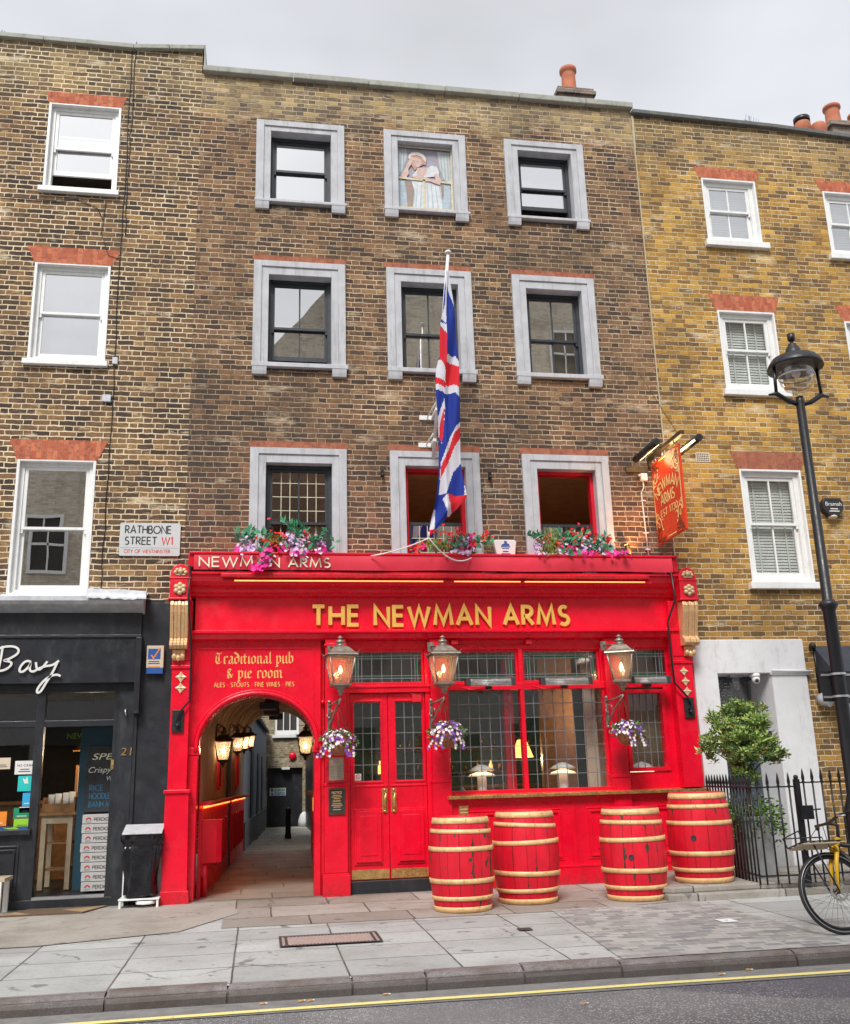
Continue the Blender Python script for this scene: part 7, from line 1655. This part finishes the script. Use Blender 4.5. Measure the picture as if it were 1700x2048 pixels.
# shop doorway contents
M_CARTON = paint('white_carton', (.50, .49, .48), .8, var=.1)
tb = thing("serving_table", "cream legged wooden side table with shelves just inside the shop door", "table", (-2.2, .9, .12))
for xx in (-2.68, -2.36):
    for yy in (.8, 1.25): MB().box(xx-.03, xx+.03, yy-.03, yy+.03, .14, 1.03).build("leg", M_WOODL, tb)
MB().box(-2.75, -2.29, .74, 1.3, 1.03, 1.065).build("tabletop", M_WOOD, tb); MB().box(-2.71, -2.33, .773, .80, .93, 1.03).build("apron", M_WOODL, tb)
for z in (.36, .68): MB().box(-2.66, -2.38, .82, 1.23, z, z+.02).build("shelf", M_WOOD, tb)
cr = thing("wooden_crate", "open wooden crate of paper cups on the serving table", "crate", (-2.25, .95, .94)); mb = MB(); mb.box(-2.72, -2.32, .80, .82, 1.067, 1.17).box(-2.72, -2.32, 1.15, 1.17, 1.067, 1.25).box(-2.72, -2.70, .82, 1.15, 1.067, 1.25).box(-2.34, -2.32, .82, 1.15, 1.067, 1.25).box(-2.70, -2.34, .82, 1.15, 1.067, 1.08); mb.build("box", M_WOOD, cr)
for k, xx in enumerate((-2.64, -2.56, -2.46, -2.39)):
    tag(MB().lathe([(.03, 0), (.042, .2+.01*k), (.04, .2)], (xx, .95+.02*(k % 2), 1.085), 14).build("cup_stack", M_PAPER, None), ["stack of white paper cups at the left end of the crate", "stack of white paper cups second from the left in the crate", "stack of white paper cups second from the right in the crate", "stack of white paper cups at the right end of the crate"][k], "cups", "paper cups in the crate")
lp2 = thing("copper_lamp", "wide copper pendant lampshade hanging inside the black shop", "pendant lamp", (-2.4, 2.0, 1.95)); MB().lathe([(.24, 0), (.18, .07), (.06, .15), (.03, .17)], (-2.35, 1.9, 1.86), 24, caps=False).build("shade", paint("copper", (.5, .25, .1), .3, .8), lp2); MB().tube([(-2.35, 1.9, 2.02), (-2.35, 1.9, 3.0)], .006, 5).build("cord", M_IRON, lp2); lamp("copper_light", lp2, (-2.35, 1.9, 1.85), 9)
cb = thing("order_clipboard", "paper order sheet pinned on a wooden board above the counter", "clipboard", (-2.4, 2.5, 1.4)); MB().box(-2.62, -2.2, 2.44, 2.46, 1.22, 1.68).build("board", M_WOOD, cb); MB().box(-2.58, -2.3, 2.425, 2.438, 1.3, 1.66).build("sheet", M_PAPER, cb)
bb = thing("menu_blackboard", "black specials board with chalk lettering on the teal open door", "blackboard", (-1.85, .5, 1.4))
ux = Vector((.112, -.99, 0)).normalized()
A0 = Vector((-1.845, 1.02, .0)); un = Vector((-ux.y, ux.x, 0)); un = -Vector((.99, .112, 0)).normalized(); off = un*.02
mb = MB(); P = [A0+off+Vector((0, 0, .98)), A0+ux*.78+off+Vector((0, 0, .98)), A0+ux*.78+off+Vector((0, 0, 1.72)), A0+off+Vector((0, 0, 1.72))]
bo_ = Vector((-1.99, .62, 0)); mb = MB(); mb.box(-2.18, -1.62, .60, .62, 1.06, 1.87); mb.build("board", M_INK, bb)
mb = MB(); bfont(mb, "SPECI", frame_wall(-2.12, 1.70, .599), .11, .001, width=.42, shear=.25); mb.build("yellow_chalk", M_CREAML, bb); mb = MB(); bfont(mb, "Crispy Roast", frame_wall(-2.16, 1.54, .599), .10, .001, width=.56, shear=.3); bfont(mb, "With", frame_wall(-1.93, 1.44, .599), .08, .001, width=.14, shear=.2); mb.build("white_chalk", M_PAPER, bb)
mb = MB(); text(mb, "RICE", frame_wall(-2.12, 1.32, .599), .065, .009, .001, width=.16); text(mb, "NOODLE", frame_wall(-2.12, 1.22, .599), .065, .009, .001, width=.25); text(mb, "BANH MI", frame_wall(-2.12, 1.12, .599), .065, .009, .001, width=.27); mb.build("blue_chalk", paint("blue_chalk", (.03, .17, .30), .9), bb)
MB().box(-2.27, -1.62, .63, .66, .14, 2.10).build("teal_panel", M_TEAL, bb)
random.seed(6)
for k in range(8):
    z = .145+k*.112; x0 = -2.12-.004*k+random.uniform(-.012, .012)*1; ord_ = ["at the bottom of the stack", "second from the bottom", "third from the bottom", "fourth from the bottom", "fourth from the top", "third from the top", "second from the top", "on top of the stack"][k]
    b_ = thing("carton", "white printed carton %s inside the shop door" % ord_, "carton", (x0+.2, .4, z), "cartons stacked in the doorway")
    MB().box(x0, -1.60, .33, .58, z, z+.105).build("box", M_CARTON, b_, .004); mb = MB(); text(mb, "PERDIGAO", frame_wall(x0+.14, z+.03, .329), .036, .006, .001, .2, width=.26); mb.build("lettering", M_INK, b_)
    mb = MB(); stroke(mb, arc(x0+.075, z+.04, .026, .026, 0, 180, 8), .016, frame_wall(0, 0, .329), 0, .001); mb.build("red_emblem", M_RINK, b_); mb = MB(); mb.box(x0+.04, x0+.11, .3282, .3292, z+.015, z+.03); mb.build("blue_emblem", M_GREYALL, b_)
lamp("shop_light", lp2, (-2.2, .9, 2.0), 5, (1, .8, .55), .1)
# stickers inside the shop window
def sticker(lab, px0, py0, px1, py1, mat, ink=None, lines=0, txt=None, grp="stickers on the shop window"):
    a, b = at(px0, py0, .02), at(px1, py1, .02); o = thing("window_sticker", lab, "sticker", ((a[0]+b[0])/2, .02, b[1]), grp); MB().box(a[0], b[0], .016, .02, b[1], a[1]).build("sheet", mat, o); mb = MB(); w = b[0]-a[0]; h = a[1]-b[1]
    if txt: text(mb, txt, frame_wall(a[0]+w*.12, a[1]-h*.42, .0155), h*.16, h*.026, .001, width=w*.76)
    for k in range(lines): mb.box(a[0]+w*(.2+.08*(k % 2)), b[0]-w*(.2+.06*(k % 2)), .0145, .0155, b[1]+h*(.18+.16*k), b[1]+h*(.24+.16*k))
    if not txt and not lines: mb.prism([(a[0]+w*.45, b[1]+h*.5), (a[0]+w*.3, b[1]+h*.85), (a[0]+w*.5, b[1]+h*.75), (a[0]+w*.62, b[1]+h*.95), (a[0]+w*.72, b[1]+h*.5)], 'y', .0145, .0155)
    mb.build("print", ink or M_INK, o)
sticker("white NO CASH notice taped to the shop window", 31, 1522, 68, 1548, M_PAPER, M_INK, 2, "NO CASH")
sticker("turquoise sticker with a white emblem below the no cash notice", 37, 1552, 64, 1582, M_TEALP, M_PAPER)
sticker("bright blue sticker with a pale mark on the shop window", 46, 1586, 62, 1612, M_CYANP, M_PAPER, 1)
sticker("white narrow label above the green stickers on the shop window", 39, 1614, 61, 1625, M_PAPER, M_INK, 2)
sticker("dark green sticker partly under the white label", 28, 1616, 60, 1636, M_GREENP, M_PAPER, 1)
sticker("lime green hygiene rating sticker low on the shop window", 28, 1638, 61, 1653, M_LIMEP, M_INK, 1)
sticker("orange delivery sticker at the left edge of the shop window", -20, 1624, 12, 1652, M_ORANGEP, M_PAPER, 1)
sticker("blue strip sticker along the bottom of the shop window", -20, 1655, 61, 1662, M_BLUEP, M_LIMEP, 0)
sticker("tan paper sheet taped inside the shop window at the left edge", -10, 1516, 20, 1538, M_CURT, M_INK, 2)

# pavement ironwork and litter
mg = thing("coal_grate", "long rusty cast iron cover set into the pavement slabs", "drain cover", (.65, -3.2, -.04))
za = gz(-3.2); M_RUST = paint("rusty_infill", (.36, .27, .24), .9, var=.2, scale=40, bump=.004, bscale=150); M_CAST = paint("cast_iron", (.06, .045, .042), .8, var=.3)
def flat(mb, x0, x1, y0, y1, lift): mb.face([(x0, y0, gz(y0)+lift), (x1, y0, gz(y0)+lift), (x1, y1, gz(y1)+lift), (x0, y1, gz(y1)+lift)])
mb = MB(); flat(mb, .22, 1.09, -3.48, -2.96, .010); mb.build("infill", M_RUST, mg, fixn=False)
mb = MB()
for a, b, c, d in ((.20, 1.11, -3.50, -3.46), (.20, 1.11, -2.98, -2.94), (.20, .225, -3.46, -2.98), (.25, .275, -3.43, -3.01), (1.035, 1.06, -3.43, -3.01), (1.085, 1.11, -3.46, -2.98)): flat(mb, a, b, c, d, .014)
for k in range(26): flat(mb, .24+k*.032, .258+k*.032, -3.455, -3.425, .013); flat(mb, .24+k*.032, .258+k*.032, -3.015, -2.985, .013)
mb.build("frame", M_CAST, mg, fixn=False)
o = thing("drain_cover", "small dark square drain in the slabs in front of the barrels", "drain cover", (2.47, -3.25, -.04)); mb = MB(); flat(mb, 2.40, 2.53, -3.33, -3.19, .011); mb.build("plate", M_CAST, o, fixn=False)
o = thing("water_cover", "small pale square cover plate set in the granite setts", "cover plate", (4.4, -3.4, -.04)); mb = MB(); flat(mb, 4.32, 4.48, -3.52, -3.32, .012); mb.build("plate", M_RENDER, o, fixn=False); mb = MB(); flat(mb, 4.385, 4.41, -3.43, -3.41, .0135); mb.build("key_hole", M_CAST, o, fixn=False)
M_BUTT = paint("butt_filter", (.7, .36, .1), .8); M_BUTW = paint("butt_paper", (.75, .73, .7), .8)
random.seed(77)
for px, py in ((602, 2003), (772, 1989), (1218, 1955), (1250, 1953), (1288, 1949), (1304, 1950), (1377, 1940), (1442, 1949), (1497, 1940), (1168, 2005), (525, 2008), (620, 2002)):
    d = _fw*FPX+_r*(px-850)-_u*(py-1024); zz = -.168; t_ = (zz-CAMP.z)/d.z; p = CAMP+d*t_; zz = gz(p.y)-.096; a = random.uniform(-.6, .6); v = Vector((math.cos(a), math.sin(a), 0))
    o = tag(MB().tube([p.xy.to_3d()+Vector((0, 0, zz))-v*.02, p.xy.to_3d()+Vector((0, 0, zz))+v*.02], .006, 6).tube([p.xy.to_3d()+Vector((0, 0, zz))+v*.0205, p.xy.to_3d()+Vector((0, 0, zz))+v*.035], .006, 6, mi=1).build("cigarette_butt", [M_BUTT, M_BUTW]), "discarded cigarette end lying in the gutter by the kerb", "cigarette end", "cigarette ends in the gutter")
